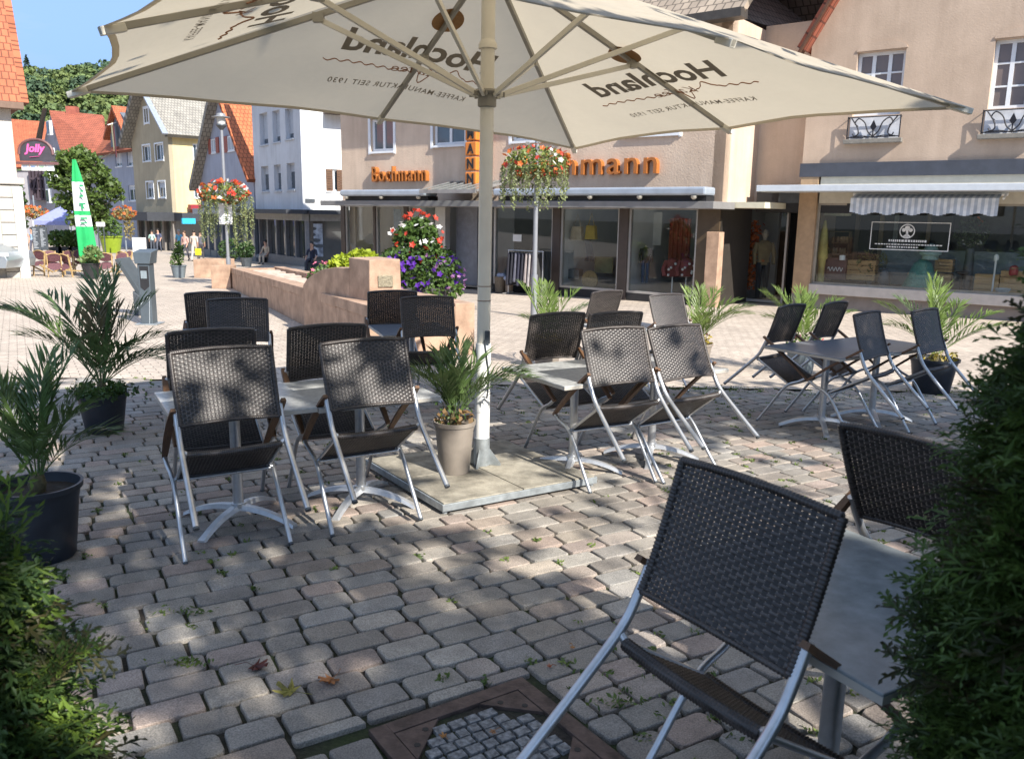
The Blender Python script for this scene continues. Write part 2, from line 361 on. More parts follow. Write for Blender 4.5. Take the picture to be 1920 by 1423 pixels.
def fallen_leaf(px, py, size, col, label, rz, curl=.3):
    p = G(px, py); m = M(); rs = random.Random(px)
    lobes = [(0,1.0),(50,.85),(-50,.85),(100,.6),(-100,.6)]; out = []
    for a, r in sorted(lobes):
        for da, f in ((-18,.55),(-7,.85),(0,1),(7,.85),(18,.55)):
            an = R_(a+da+90+rz); q = r*f*size*rs.uniform(.9,1.1); x, y = q*math.cos(an), q*math.sin(an)
            out.append((x, y, .008 + curl*(x*x+y*y)/size*rs.uniform(.4,1.3)))
        an = R_(a+25+90+rz); out.append((.4*size*math.cos(an), .4*size*math.sin(an), .006))
    n = len(out); vs = [(0,0,.012)] + out; fs = [(0, i+1, (i+1) % n+1) for i in range(n)]
    m.add(A(vs) + p, fs); an = R_(rz-90)
    m.tube([p+A([0,0,.012]), p+A([math.cos(an)*size*.6, math.sin(an)*size*.6, .02]), p+A([math.cos(an+.3)*size*1.2, math.sin(an+.3)*size*1.2, .012])], .0015, 4)
    o = m.build('fallen_leaf', mat('dry leaf', col, .6, 0, .6, 14, col2=tuple(q*1.8 for q in col), bump=.3, trans=.2)); tag(o, label, 'leaf', 'fallen leaves on the paving')
fallen_leaf(545, 1300, .074, (.20,.17,.035), 'large yellow green fallen leaf with brown patches on the setts', 60)
fallen_leaf(622, 1278, .066, (.22,.09,.03), 'brown curled fallen leaf with a long pale stalk', 150, .6)
fallen_leaf(478, 1253, .068, (.07,.018,.012), 'dark red fallen leaf cluster on the setts', 250, .5)
fallen_leaf(832, 1384, .022, (.25,.11,.03), 'small orange leaf on the cobbles at the left side of the drain cover', 20)
fallen_leaf(927, 1375, .022, (.17,.08,.035), 'small brown leaf on the cobbles in the middle of the drain cover', 110)
fallen_leaf(1032, 1252, .02, (.20,.06,.025), 'tiny reddish leaf on the setts just beyond the drain cover corner', 70)
fallen_leaf(1073, 1216, .02, (.24,.11,.035), 'tiny tan leaf on the setts beside the leg of the nearest chair', 190)
# ------------------------------------------------------------------ woven garden chairs and tables
def wick(name, c1, c2):
    m, nt, b, o = base_mat(name); L = nt.links.new
    tc = nd(nt, 'TexCoord'); mp = nd(nt, 'Mapping'); mp.inputs['Scale'].default_value = (12, 60, 160); L(tc.outputs['Object'], mp.inputs[0])
    n = nd(nt, 'TexNoise', Scale=1.0, Detail=2.0); L(mp.outputs[0], n.inputs['Vector'])
    rp = nd(nt, 'ValToRGB'); e = rp.color_ramp.elements; e[0].position = .35; e[0].color = c1+(1,); e[1].position = .66; e[1].color = c2+(1,)
    L(n.outputs[0], rp.inputs[0]); L(rp.outputs[0], b.inputs['Base Color']); b.inputs['Roughness'].default_value = .36; return m
WICKER = wick('dark brown plastic rattan', (.024,.020,.0185), (.088,.073,.066))
STAKE = mat('dark rattan stake', (.02,.017,.016), .5)
def weave(m, P, wu, hv, pitch=.0108, stake=.019, amp=.0032, t=.0012, mi=0, mi2=1):
    """P(u,v) vectorised surface, u,v in 0..1"""
    n = int(wu/stake); rows = int(hv/pitch); u = np.linspace(0, 1, 2*n+1); e = 1e-3
    def frame(v):
        vv = np.full_like(u, v); p = P(u, vv); du = P(u+e, vv) - P(u-e, vv); dv = P(u, vv+e) - P(u, vv-e)
        nn = np.cross(du, dv); nn /= np.linalg.norm(nn, axis=1)[:, None]; dv /= np.linalg.norm(dv, axis=1)[:, None]; return p, nn, dv
    for k in range(rows):
        p, nn, dv = frame((k+.5)/rows); off = (amp*np.sin(math.pi*np.arange(2*n+1)/2 + math.pi*(k % 2)))[:, None]
        c = p + nn*off; h = pitch*.49
        ring = np.stack([c+dv*h, c+nn*t*1.3, c-dv*h, c-nn*t*1.3], 1).reshape(-1, 3)
        K = 2*n+1
        m.add(ring, [(i*4+j, i*4+(j+1) % 4, (i+1)*4+(j+1) % 4, (i+1)*4+j) for i in range(K-1) for j in range(4)], mi)
    vv = np.linspace(0, 1, 9)
    for i in range(n):
        uu = np.full_like(vv, (i+.5)/n); p = P(uu, vv); q = P(uu+.0078/wu, vv); w = (q-p); nn = np.cross(w, np.gradient(p, axis=0)); nn /= np.linalg.norm(nn, axis=1)[:, None]
        ring = np.stack([p-w, p+nn*.0006, p+w, p-nn*.0006], 1).reshape(-1, 3)
        m.add(ring, [(a*4+j, a*4+(j+1) % 4, (a+1)*4+(j+1) % 4, (a+1)*4+j) for a in range(8) for j in range(4)], mi2)
def wrap(m, pts, r, mi=0):                              # cane wound round a tube
    P = cr(pts, 10); L = np.linalg.norm(np.diff(P, axis=0), axis=1); s = np.concatenate([[0], np.cumsum(L)]); n = int(s[-1]/.0035)
    q = np.linspace(0, s[-1], n); Q = np.stack([np.interp(q, s, P[:, i]) for i in range(3)], 1)
    m.tube(Q, r*(1+.13*np.sin(np.arange(n)*math.pi/1.5)), 8, mi)
FY = .24                                                # front feet lie on local y = 0
def make_chair():
    t = thing('patio_chair', 'x', 'chair')
    bow = lambda u: -.020*(1-(2*u-1)**2)
    hb = .252
    def back(u, v):
        y = -.205 - .020*v - .105*v**1.25; z = .572 + .362*v
        return np.stack([(2*u-1)*hb*(1+.02*v), y + bow(u) - FY, z + .003*(1-(2*u-1)**2)*(v > .5)*(2*v-1)], 1)
    m = M(); weave(m, back, .504, .36); bk = m.build('backrest', [WICKER, STAKE], t, smooth=60)
    one = lambda f, u, v: f(A([u], float), A([v], float))[0]
    m = M(); wrap(m, [one(back, u, 1) for u in np.linspace(0, 1, 9)], .0115); m.build('top_roll', WICKER, bk, smooth=80)
    m = M()
    wrap(m, [one(back, u, 0) for u in np.linspace(0, 1, 9)], .009)
    for u in (0, 1): wrap(m, [one(back, u, v) for v in np.linspace(0, 1, 7)], .0125)
    m.build('side_roll', WICKER, bk, smooth=80)
    def seat(u, v):
        return np.stack([(2*u-1)*.238, -.165 + .385*v - FY, .428 + .058*v - .009*np.sin(math.pi*u)*(1-.45*v)], 1)
    m = M(); weave(m, seat, .476, .385); st = m.build('seat', [WICKER, STAKE], t, smooth=60)
    m = M()
    for v, r in ((0, .0185), (1, .0140)): wrap(m, [one(seat, u, v) for u in np.linspace(0, 1, 7)], r)
    m.build('edge_roll', WICKER, st, smooth=80)
    for s in (-1, 1):
        m = M(); m.tube(cr([(s*.264, -.222-FY, .66), (s*.264, -.199-FY, .57), (s*.264, -.183-FY, .46), (s*.266, -.208-FY, .25), (s*.27, -.245-FY, .004)], 6), .0152, 10)
        m.tube([(s*.264, -.180-FY, .447), (s*.236, -.166-FY, .432)], .013, 8)
        m.tube([(s*.27, -.244-FY, .012), (s*.27, -.245-FY, .0)], .016, 10, 1); m.build('rear_leg', [ALU, DGREY], t, smooth=True)
    for s in (-1, 1):
        m = M(); m.tube(cr([(s*.275, 0, .004), (s*.272, -.012, .22), (s*.269, -.026, .40), (s*.270, -.012, .50), (s*.276, .035, .585), (s*.279, .060, .652)], 6), .0128, 10)
        m.tube([(s*.27, -.022, .47), (s*.236, -.022, .484)], .011, 8)
        m.tube([(s*.275, 0, .012), (s*.275, 0, .0)], .0138, 10, 1); m.build('front_leg', [ALU, DGREY], t, smooth=True)
    for s in (-1, 1):
        m = M(); pts = cr([(s*.279, -.255-FY, .645), (s*.281, -.10-FY, .655), (s*.281, .10-FY, .664), (s*.279, .315-FY, .660)], 5)
        K = len(pts); vs = []
        for i, p in enumerate(pts):
            w = .021*(1 - .35*abs(2*i/(K-1)-1)**3); hh = .009
            vs += [p+A([-w,0,-hh]), p+A([w,0,-hh]), p+A([w*.8,0,hh]), p+A([-w*.8,0,hh])]
        m.add(vs, [(i*4+j, i*4+(j+1) % 4, (i+1)*4+(j+1) % 4, (i+1)*4+j) for i in range(K-1) for j in range(4)] + [(3,2,1,0), tuple((K-1)*4+j for j in range(4))])
        m.build('armrest', WOODARM, t, smooth=35)
    m = M()
    for s in (-1, 1): m.tube([(s*.246, -.168-FY, .430), (s*.246, -.024, .482)], .010, 8)
    m.tube([(-.25, -.03, .462), (.25, -.03, .462)], .009, 8)
    m.build('seat_frame', ALU, t, smooth=True)
    return t
CHAIR0 = make_chair(); first = [True]
def chair(x, y, yaw, tip, label, group):
    o = CHAIR0 if first[0] else copy_tree(CHAIR0); first[0] = False
    o.location = (x, y, gz(x, y)); o.rotation_mode = 'XYZ'
    o.rotation_euler = (-R_(tip), 0, R_(yaw)); tag(o, label, 'chair', group); return o
TOPMAT = mat('speckled grey laminate', (.36,.37,.37), .32, 0, .12, 30, col2=(.44,.45,.44), bump=.03, bs=200, fine=.25)
TOPDARK = mat('slate blue laminate', (.14,.16,.19), .30, 0, .12, 30, bump=.03, bs=200, fine=.2)
TOPCYAN = mat('slate stone laminate', (.20,.225,.235), .27, 0, .12, 14, col2=(.25,.275,.285), bump=.03, bs=200, fine=.3)
EDGEM = mat('table edge band', (.45,.42,.37), .5, 0, .1, 10)
def table(x, y, rot, label, group, top=None, w=.755, d=.80):
    t = thing('patio_table', label, 'table', on_ground(x, y), group, (0, 0, R_(rot)))
    m = M(); m.box(-w/2, w/2, -d/2, d/2, .712, .742); m.build('tabletop', top or TOPMAT, t, bevel=.004, world=False)
    m = M(); 
    for a, b in (((-w/2-.0005, -d/2-.0005), (w/2+.0005, d/2+.0005)),): m.box(a[0], b[0], a[1], b[1], .7145, .7345)
    m.build('edge_band', EDGEM, t, world=False)
    m = M(); m.tube([(0,0,.10),(0,0,.712)], .031, 16); m.tube([(0,0,.09),(0,0,.115)], .042, 16); m.build('post', ALU, t, smooth=True, world=False)
    m = M(); m.box(-.2, .2, -.025, .025, .698, .7119); m.box(-.025, .025, -.2, .2, .6975, .7115); m.build('spider', DGREY, t, world=False)
    for k in range(4):
        a = R_(45 + 90*k); ca, sa = math.cos(a), math.sin(a); m = M(); vs = []; K = 9
        for i in range(K):
            q = i/(K-1); r = .01 + .36*q; zt = .105 - .085*q**2.2; w2 = .026 - .004*q + .006*(q > .9); th = .030 - .008*q
            for sx, z in ((-w2, zt-th), (w2, zt-th), (w2*.72, zt), (-w2*.72, zt)):
                vs.append((ca*r - sa*sx, sa*r + ca*sx, max(z, .0015)))
        m.add(vs, [(i*4+j, i*4+(j+1) % 4, (i+1)*4+(j+1) % 4, (i+1)*4+j) for i in range(K-1) for j in range(4)] + [(3,2,1,0), tuple((K-1)*4+j for j in range(4))])
        m.build('foot', ALU2, t, smooth=40, world=False)
    return t
def grp(c, rot):                                        # local frame of a table group: front corner c
    a = R_(rot); e1, e2 = A([math.cos(a), math.sin(a)]), A([-math.sin(a), math.cos(a)]); c = A(c, float)
    return lambda s, t: tuple(c + e1*s + e2*t)
gA, gB, gC, gD, gE, gF = 'tables with chairs tipped against them', 0, 0, 0, 0, 0
TG = 'small square cafe tables on the terrace'; CG = 'wicker cafe chairs tipped against the tables'
ga = grp((-1.743, 4.108), 30)
table(*ga(.378, .40), 30, 'grey topped table at the left of the front left pair', TG)
table(*ga(1.140, .40), 30, 'grey topped table beside the parasol base, right one of the front left pair', TG)
gb = grp((-2.72, 7.38), 20)
table(*gb(.10, .40), 20, 'table behind the front left pair, nearer the palm in the black pot', TG, TOPDARK)
table(*gb(1.93, .40), 20, 'table in front of the sandstone pier', TG, TOPDARK)
gc = grp((.351, 5.293), 32)
table(*gc(.38, .41), 32, 'grey topped table right behind the parasol base, left one of its pair', TG)
table(*gc(1.145, .41), 32, 'grey table at the right of the pair behind the parasol base', TG)
gd = grp((2.751, 6.808), 33)
table(*gd(.38, .40), 33, 'slate topped table of the right hand group, the nearer to the parasol', TG, TOPDARK)
table(*gd(1.145, .40), 33, 'slate topped table of the right hand group, the farther from the parasol', TG, TOPDARK)
ge = grp((1.12, 8.45), 30)
table(*ge(.40, .38), 30, 'far table behind the middle group, before the shop windows', TG)
gf = grp((.795, 1.62), 30)
table(*gf(.40, .39), 30, 'nearest table with a pale stone top half hidden by the conifer', TG, TOPCYAN)
def ch(gr, s, t, yaw, tip, label): chair(*gr(s, t), yaw, tip, label, CG)
ch(ga, .270, -.135, 31, 41, 'large dark wicker chair seen from behind at the near left table')
ch(ga, 1.065, -.10, 31, 41, 'sun dappled wicker chair from behind, between the parasol pole and the near left chair')
ch(ga, .36, .93, 208, 36, 'wicker chair peeping over the near left chair, facing the camera')
ch(ga, 1.09, .93, 209, 36, 'wicker chair behind the dappled chair, facing the camera across the table')
ch(gb, .22, -.13, 18, 36, 'dark chair from behind in the second row, left of the sandstone wall')
ch(gb, .02, .93, 197, 36, 'black looking chair beside the grey service pillar, partly behind another chair')
ch(gb, 1.98, -.13, 18, 36, 'dark chair from behind next to the upper parasol pole')
ch(gb, 1.83, .93, 197, 36, 'dark chair leaning in front of the sandstone pier')
ch(gc, .43, -.13, 28, 42, 'sunlit chair from behind with a dark shadow stripe down its back')
ch(gc, 1.02, -.18, 34, 45, 'sunlit pale chair from behind, fully lit, right of the striped one')
ch(gc, .62, 1.03, 212, 34, 'shaded chair right of the parasol pole, facing the camera')
ch(gc, 1.14, .98, 208, 36, 'shaded chair with only its curved top showing above the sunlit chair')
ch(gd, .40, -.06, 44, 37, 'blue black chair from behind at the nearer slate table')
ch(gd, 1.20, -.10, 40, 37, 'blue black chair from behind at the far slate table, before the dark pot')
ch(gd, .40, .98, 224, 38, 'side view chair leaning right at the nearer slate table, its rear leg in the air')
ch(gd, 1.12, 1.02, 224, 38, 'side view chair behind the slate table, just left of the shop sill')
ch(ge, .42, .98, 222, 38, 'sunlit far chair leaning right below the shop window with the child coat')
ch(ge, .78, .05, 36, 40, 'far dark blue chair with dappled light below the brown shop post')
chair(.485, 1.908, -57, 40, 'nearest chair, its big wicker back filling the lower right', CG)
chair(1.433, 2.613, 119.3, 42, 'dark chair across the nearest table, behind the conifer', CG)
# ------------------------------------------------------------------ parasol
def parasol():
    foot = on_ground(-.21, 5.70); t = thing('parasol', 'big square cream parasol with mirrored coffee lettering on a beige pole', 'parasol', foot)
    fab, nt, b, o = base_mat('cream parasol cloth'); L = nt.links.new
    tc = nd(nt, 'TexCoord'); n = nd(nt, 'TexNoise', Scale=2.2, Detail=7.0, Roughness=.65); L(tc.outputs['Object'], n.inputs['Vector'])
    rp = nd(nt, 'ValToRGB'); e = rp.color_ramp.elements; e[0].position = .3; e[0].color = (.49,.43,.34,1); e[1].position = .6; e[1].color = (.58,.515,.41,1); L(n.outputs[0], rp.inputs[0])
    L(rp.outputs[0], b.inputs['Base Color']); b.inputs['Roughness'].default_value = .8
    wv = nd(nt, 'TexNoise', Scale=3.0, Detail=3.0); mp = nd(nt, 'Mapping'); mp.inputs['Scale'].default_value = (1,1,4); L(tc.outputs['Object'], mp.inputs[0]); L(mp.outputs[0], wv.inputs['Vector'])
    bp = nd(nt, 'Bump', Strength=.6, Distance=.04); L(wv.outputs[0], bp.inputs['Height']); L(bp.outputs[0], b.inputs['Normal'])
    tr = nd(nt, 'BsdfTranslucent'); tr.inputs[0].default_value = (.68,.595,.45,1); mx = nd(nt, 'MixShader'); mx.inputs[0].default_value = .43
    L(b.outputs[0], mx.inputs[1]); L(tr.outputs[0], mx.inputs[2]); L(mx.outputs[0], o.inputs[0])
    beige = mat('beige painted metal', (.74,.69,.58), .5, .1, .06, 4)
    ribm = mat('grey beige rib', (.36,.33,.27), .55, 0, .08, 4)
    ink = mat('dark brown print', S(150,138,119), .8, 0, .05); red = mat('russet print', S(176,128,98), .8, 0, .05); gold = mat('copper emblem print', S(158,116,70), .8, 0, .15, 40)
    SGN = 1; AP = A([-.185, 5.74, 3.36])
    Lc, Rc, Fc, Nc = A([-2.99, 5.76, 2.466]), A([3.09, 5.86, 2.464]), A([.625, 8.97, 2.392]), A([-1.0, 2.62, 2.53])
    corners = [Lc, Fc, Rc, Nc]; ends = []
    for i in range(4):
        a, c = corners[i], corners[(i+1) % 4]; mid = (a+c)/2 + A([0, 0, .06 if i != 1 else .035]); ends += [a, mid]
    K = 8; can = M(); hem = M()
    for i in range(8):
        p, q = ends[i], ends[(i+1) % 8]; n = np.cross(p-AP, q-AP); n /= np.linalg.norm(n); n = n if n[2] > 0 else -n
        vs = []; ids = {}
        for r in range(K*2+1):
            for s in range(K+1):
                f, g_ = r/(K*2), s/K; e_ = p*(1-g_)+q*g_; e_ = e_ + (AP-e_)*(.050*4*g_*(1-g_)); e_ = e_ - n*.03*4*g_*(1-g_)
                wr = (.007*math.sin(9*f+5*g_+i) + .004*math.sin(31*g_+7*f+2*i)*(1-f)**.5 + .004*math.sin(23*f-14*g_+i))*f*4*g_*(1-g_)
                ids[r, s] = len(vs); vs.append(AP + (e_-AP)*f + n*(wr - .012*4*g_*(1-g_)*f*(1-f)))
        can.add(vs, [(ids[r,s], ids[r+1,s], ids[r+1,s+1], ids[r,s+1]) for r in range(K*2) for s in range(K)])
        edge = [A(vs[ids[K*2, s]]) for s in range(K+1)]; inn = [x + (AP-x)*.016 - n*.004 for x in edge]; low = [x - n*.007 for x in edge]
        hem.add(edge + low + inn, [(s, s+1, K+2+s, K+1+s) for s in range(K)] + [(K+1+s, K+2+s, 2*K+3+s, 2*K+2+s) for s in range(K)])
    co = can.build('canopy', fab, t, smooth=20); hem.build('hem', fab, co)
    # lettering on each of the four sides, readable from outside
    for i in range(4):
        a, c = corners[i], corners[(i+1) % 4]; mid = ends[2*i+1]; up = AP - mid; Lu = np.linalg.norm(up); up = up/Lu
        def surf(x, y, i=i, a=a, c=c, mid=mid, off=.022, s=1):
            # x along the eave as seen from outside (towards 'a' side positive), y from eave midpoint up; lies just under the cloth
            tgt = a if x > 0 else c; f = 1 - y/Lu; half = np.linalg.norm(tgt-mid); k = min(abs(x)/half/max(f, .05), 1)
            e_ = mid*(1-k) + tgt*k; e_ = e_ + (AP-e_)*0
            n = np.cross(a-AP, c-AP); n /= np.linalg.norm(n); n = n if n[2] > 0 else -n
            return AP + (e_-AP)*f - n*(off + .018*4*k*(1-k))
        def word(body, x0, y0, w, h, m, mi, bold=0, shear=0):
            text_fit(m, body, (0,0,0), (1,0,0), (0,1,0), (0,0,1), w, h, mi, bold, fn=lambda u, v: surf((x0+u+shear*v)*SGN, y0+v))
        m = M(); word('Hochland', -.62, .93, 1.32, .26, m, 0, .030)
        m2 = M()
        for q in range(110):                              # loose russet hand-script line with two loops
            u = q/109; x = -.80 + 1.60*u; y = .79 + .014*math.sin(u*95) + .02*math.sin(u*9)
            if .22 < u < .34: y += .09*math.sin((u-.22)/.12*math.pi)
            if .40 < u < .47: y -= .12*math.sin((u-.40)/.07*math.pi)
            if q: m2.tube([prev, surf(x*SGN, y, off=.024)], .0045, 4)
            prev = surf(x*SGN, y, off=.024)
        word('Kaffee', -.22, .75, .42, .10, m2, 0, .0, .25)
        m4 = M(); word('KAFFEE-MANUFAKTUR SEIT 1930', -.62, .52, 1.30, .07, m4, 0, .012); m4.build('tag_line', ink, co)
        m.build('lettering', ink, co); m2.build('script_line', red, co)
        m3 = M(); ring = [(0, 0)] + [(.13*math.cos(j*math.pi/12), .13*math.sin(j*math.pi/12)) for j in range(24)]
        vs = [surf(x*SGN-.001, 1.42+y) for x, y in ring]; m3.add(vs, [(0, j+1, (j+1) % 24+1) for j in range(24)])
        m3.build('emblem', gold, co)
    for j, e_ in enumerate(ends):
        d = (e_-AP); tip = AP + d*1.005; s0 = AP + d*.03
        m = M(); drop = A([0,0,-.045]); m.bar(s0+drop, tip+A([0,0,-.018]), .030, .036); m.bar(AP+d*.955+A([0,0,-.026]), AP+d*1.004+A([0,0,-.022]), .046, .040, mi=1)
        ro = m.build('rib', [ribm, beige], t, bevel=.003)
        hub = A([-.195, 5.715, 2.475]); dd = e_ - hub; dd[2] = 0; dd /= np.linalg.norm(dd)
        frac = .52 if j % 2 else .40; att = AP + d*frac + A([0,0,-.062])
        m = M(); m.bar(hub + dd*.075, att, .022, .034); m.build('strut', beige, t, bevel=.003)
        m = M(); m.obox(att+A([0,0,.01]), dd*.035, np.cross(dd, (0,0,1))*.024, A([0,0,.03])); m.build('rib_bracket', ribm, ro)
    F0 = foot + A([0,0,.075]); TOPP = A([-.19, 5.735, 3.33])
    m = M(); m.tube([F0 + A([0,0,.02]), F0 + (TOPP-F0)*.35, TOPP], .046, 20); m.build('pole', beige, t, smooth=True)
    m = M(); hubc = A([-.195, 5.715, 2.46]); m.lathe([(.05,-.06),(.062,-.055),(.062,.02),(.085,.025),(.095,.035),(.085,.05),(.05,.055)], hubc, 20)
    for j in range(8): m.obox(hubc+A([math.cos(j*.785), math.sin(j*.785), 0])*.10 + A([0,0,.02]), A([math.cos(j*.785), math.sin(j*.785), 0])*.018, A([-math.sin(j*.785), math.cos(j*.785), 0])*.006, A([0,0,.016]))
    m.build('hub', mat('runner plastic', (.25,.23,.19), .5, 0, .1), t, smooth=True)
    for zz, nm in ((1.28,'collar'), (1.18,'collar')):
        c = F0 + (TOPP-F0)*((zz)/(3.33-F0[2])); m = M(); m.lathe([(.0465,-.004),(.0485,-.003),(.0485,.003),(.0465,.004)], c, 20); m.build(nm, mat('worn mark', (.33,.25,.18), .7), t, smooth=True)
    c = F0 + (TOPP-F0)*(2.86/(3.33-F0[2])); m = M(); m.lathe([(.046,-.03),(.062,-.025),(.062,.0),(.046,.03)], c, 20); m.build('collar', beige, t, smooth=True)
    # ground sleeve, coloured white for the sun on the lower pole, with the crank strap, galvanised foot and base frame with four slabs
    m = M(); m.tube([F0+A([0,0,.18]), F0+(TOPP-F0)*(.88/(3.33-F0[2]))], .0535, 20); sl = m.build('sunlit_sleeve', WHITE, t, smooth=True)
    c = F0+(TOPP-F0)*(.84/(3.33-F0[2]))
    m = M(); m.tube([c+A([.01,-.056,.07]), c+A([.03,-.054,-.08]), c+A([.045,-.040,-.20]), c+A([.03,-.05,-.34]), c+A([0,-.056,-.33])], .006, 6); m.obox(c+A([.03,-.052,.09]), (.018,0,0), (0,.008,0), (0,0,.045))
    m.build('strap', DGREY, sl, smooth=True)
    m = M(); m.tube([F0+A([0,0,-.01]), F0+A([0,0,.20])], .058, 18)
    for k in range(4):
        a = R_(33+45+90*k); d = A([math.cos(a), math.sin(a), 0]); n = A([-d[1], d[0], 0])*.005
        m.prism([F0+d*.05+A([0,0,.13])-n, F0+d*.055-n, F0+d*.14-n, F0+d*.14+A([0,0,.015])-n], n*2)
    m.build('foot_socket', STEEL, t, smooth=True)
    ba = R_(33); b1, b2 = A([math.cos(ba), math.sin(ba), 0]), A([-math.sin(ba), math.cos(ba), 0]); bc = on_ground(-.235, 5.63); up = A([b1[1]*0, 0, 1.0])
    hs = .605
    def gp(a_, b_, z): p = bc + b1*a_ + b2*b_; return A([p[0], p[1], gz(p[0], p[1]) + z])
    m = M()
    for s in range(4):
        q = [(1,0),(0,1),(-1,0),(0,-1)][s]; rt = lambda x, y: (x*q[0]-y*q[1], x*q[1]+y*q[0])
        pr = [rt(-hs, -hs), rt(hs-.012, -hs), rt(hs-.012, -hs+.012), rt(-hs, -hs+.012)]
        m.hexa([gp(x, y, .020) for x, y in pr] + [gp(x, y, .066) for x, y in pr])
        pr = [rt(-hs, -hs+.012), rt(hs-.012, -hs+.012), rt(hs-.012, -hs+.05), rt(-hs, -hs+.05)]
        m.hexa([gp(x, y, .021) for x, y in pr] + [gp(x, y, .027) for x, y in pr])
        fx, fy = rt(hs-.03, hs-.03); m.lathe([(.016,0),(.016,.021)], gp(fx, fy, 0), 10)
    m.build('base_frame', STEEL, t, bevel=.002)
    slab = mat('weathered concrete slab', (.22,.20,.16), .88, 0, .35, 6, col2=(.29,.265,.215), bump=.35, bs=60, fine=.3)
    for sx in (-1, 1):
        for sy in (-1, 1):
            m = M(); a0, a1 = sorted((sx*.004, sx*(hs-.014))); c0, c1 = sorted((sy*.0025, sy*(hs-.014)))
            pr = [(a0,c0),(a1,c0),(a1,c1),(a0,c1)]; m.hexa([gp(x, y, .028) for x, y in pr] + [gp(x, y, .073) for x, y in pr]); m.build('base_slab', slab, t, bevel=.004)
parasol()
# ------------------------------------------------------------------ plants
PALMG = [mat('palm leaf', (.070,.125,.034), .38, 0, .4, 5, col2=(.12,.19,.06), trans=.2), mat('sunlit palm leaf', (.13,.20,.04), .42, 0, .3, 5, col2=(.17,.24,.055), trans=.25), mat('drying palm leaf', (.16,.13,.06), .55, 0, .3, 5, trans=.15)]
POTB = mat('dark blue black plastic pot', (.018,.024,.034), .45, 0, .2, 8, bump=.05, bs=90)
POTT = mat('taupe plastic pot', (.25,.215,.18), .6, 0, .1, 10, bump=.08, bs=60)
POTG = mat('grey blue plastic pot', (.13,.16,.18), .55, 0, .1, 8)
def frond(m, base, az, L, lift, bend, rs, leaf=.20, mi=0, n=22, width=.011):
    """one feather leaf: rachis climbing at 'lift' and arching over by 'bend'"""
    K = 14; p = A(base, float); pts = [p]; dirs = []; roll = rs.uniform(-.5, .5)
    for i in range(K):
        q = i/(K-1); el = lift - bend*q**1.5; d = A([math.cos(az)*math.cos(el), math.sin(az)*math.cos(el), math.sin(el)]); dirs.append(d); pts.append(pts[-1] + d*L/K)
    P = A(pts); dirs.append(dirs[-1]); m.tube(P, np.linspace(.0065, .0015, K+1)*(L/1.0)**.5, 5, mi)
    for j in range(n):
        q = .16 + .84*j/(n-1); x = q*K; i = min(int(x), K-1); f = x-i; b = P[i]*(1-f)+P[i+1]*f; d = dirs[i]
        side = np.cross(d, (0,0,1)); side /= np.linalg.norm(side)+1e-9; nup = np.cross(side, d)
        l = leaf*(.45+.9*math.sin(min(q*1.05, 1)*math.pi*.80))*(1.0 if q < .9 else .75)*rs.uniform(.85, 1.1)
        for s in (-1, 1):
            
            if rs.random() < .06: continue
            an = R_(rs.uniform(32, 60) - 22*q); v = d*math.cos(an) + (side*s*math.cos(roll*s*.3) + nup*(.45 + .25*roll*s))*math.sin(an)*.9; v = v/np.linalg.norm(v)
            e = b + v*l; mid = b + v*l*.5 + nup*l*.04; e = e - A([0,0,1])*l*.10*rs.uniform(0, 1.4)
            w = np.cross(v, nup); w /= np.linalg.norm(w)+1e-9; w = w*width*(.6+.5*l/leaf); dn = nup*width*.25
            m.add([b, mid+w+dn, e, mid-dn, mid-w+dn], [(0,1,3),(1,2,3),(0,3,4),(3,2,4)], mi)
def palm(px, py, pot, label, potr, poth, potmat, fr, seed, mats=(0, 2), extra=None, leaf=.2, stem=.10, group='potted date palms along the terrace edge', lsc=.62):
    p = G(px, py, pot); t = thing('potted_palm', label, 'palm', p, group); rs = random.Random(seed)
    m = M(); r = potr; h = poth; m.lathe([(r*.70,0),(r*.74,.01),(r*.92,h*.80),(r*.97,h-.03),(r*1.03,h-.028),(r*1.04,h),(r*.97,h),(r*.94,h-.04),(r*.9,h-.06)], p, 32); m.build('pot', potmat, t, smooth=True)
    m = M(); m.lathe([(.001,h-.045),(r*.5,h-.042),(r*.935,h-.05)], p, 24); m.build('soil', SOIL, t, smooth=True)
    top = p + A([0,0,h-.05]); m = M(); m.tube([top, top+A([0,0,stem*.5]), top+A([.005,0,stem])], [.035,.045,.03], 9); m.build('stem', mat('palm stem', (.10,.085,.04), .8, 0, .4, 40, bump=.5), t, smooth=True)
    for az, L, lift, bend, k in fr:
        L *= lsc
        m = M(); a = R_(az); frond(m, top + A([.02*math.cos(a), .02*math.sin(a), stem*.85]), a, L, R_(lift), R_(bend), rs, leaf, 0, n=int(22+14*L), width=.0078*leaf/.2)
        m.build('frond', PALMG[k], t)
    if extra:
        for (nm, ma, cnt, rad, hh, sz, seed2) in extra:
            rg = np.random.default_rng(seed2); th = rg.uniform(0, 6.28, cnt); q = rad*np.sqrt(rg.uniform(.1, 1, cnt)); P = np.stack([p[0]+q*np.cos(th), p[1]+q*np.sin(th), p[2]+h-.02+rg.uniform(0, hh, cnt)], 1)
            m = M(); m.quads(leafquads(P, sz, rg, .5, .6)); stuff(m.build(nm, ma, t))
    return t
FLP = mat('magenta petal', (.34,.03,.30), .5, 0, .2, 12, trans=.3); FLY = mat('yellow foliage', (.34,.25,.03), .5, 0, .3, 12, col2=(.42,.33,.06), trans=.3)
DRYL = mat('dry brown leaves', (.20,.12,.05), .7, 0, .4, 12, trans=.2); FLR = mat('dusty pink petal', (.40,.10,.10), .5, 0, .3, 12)
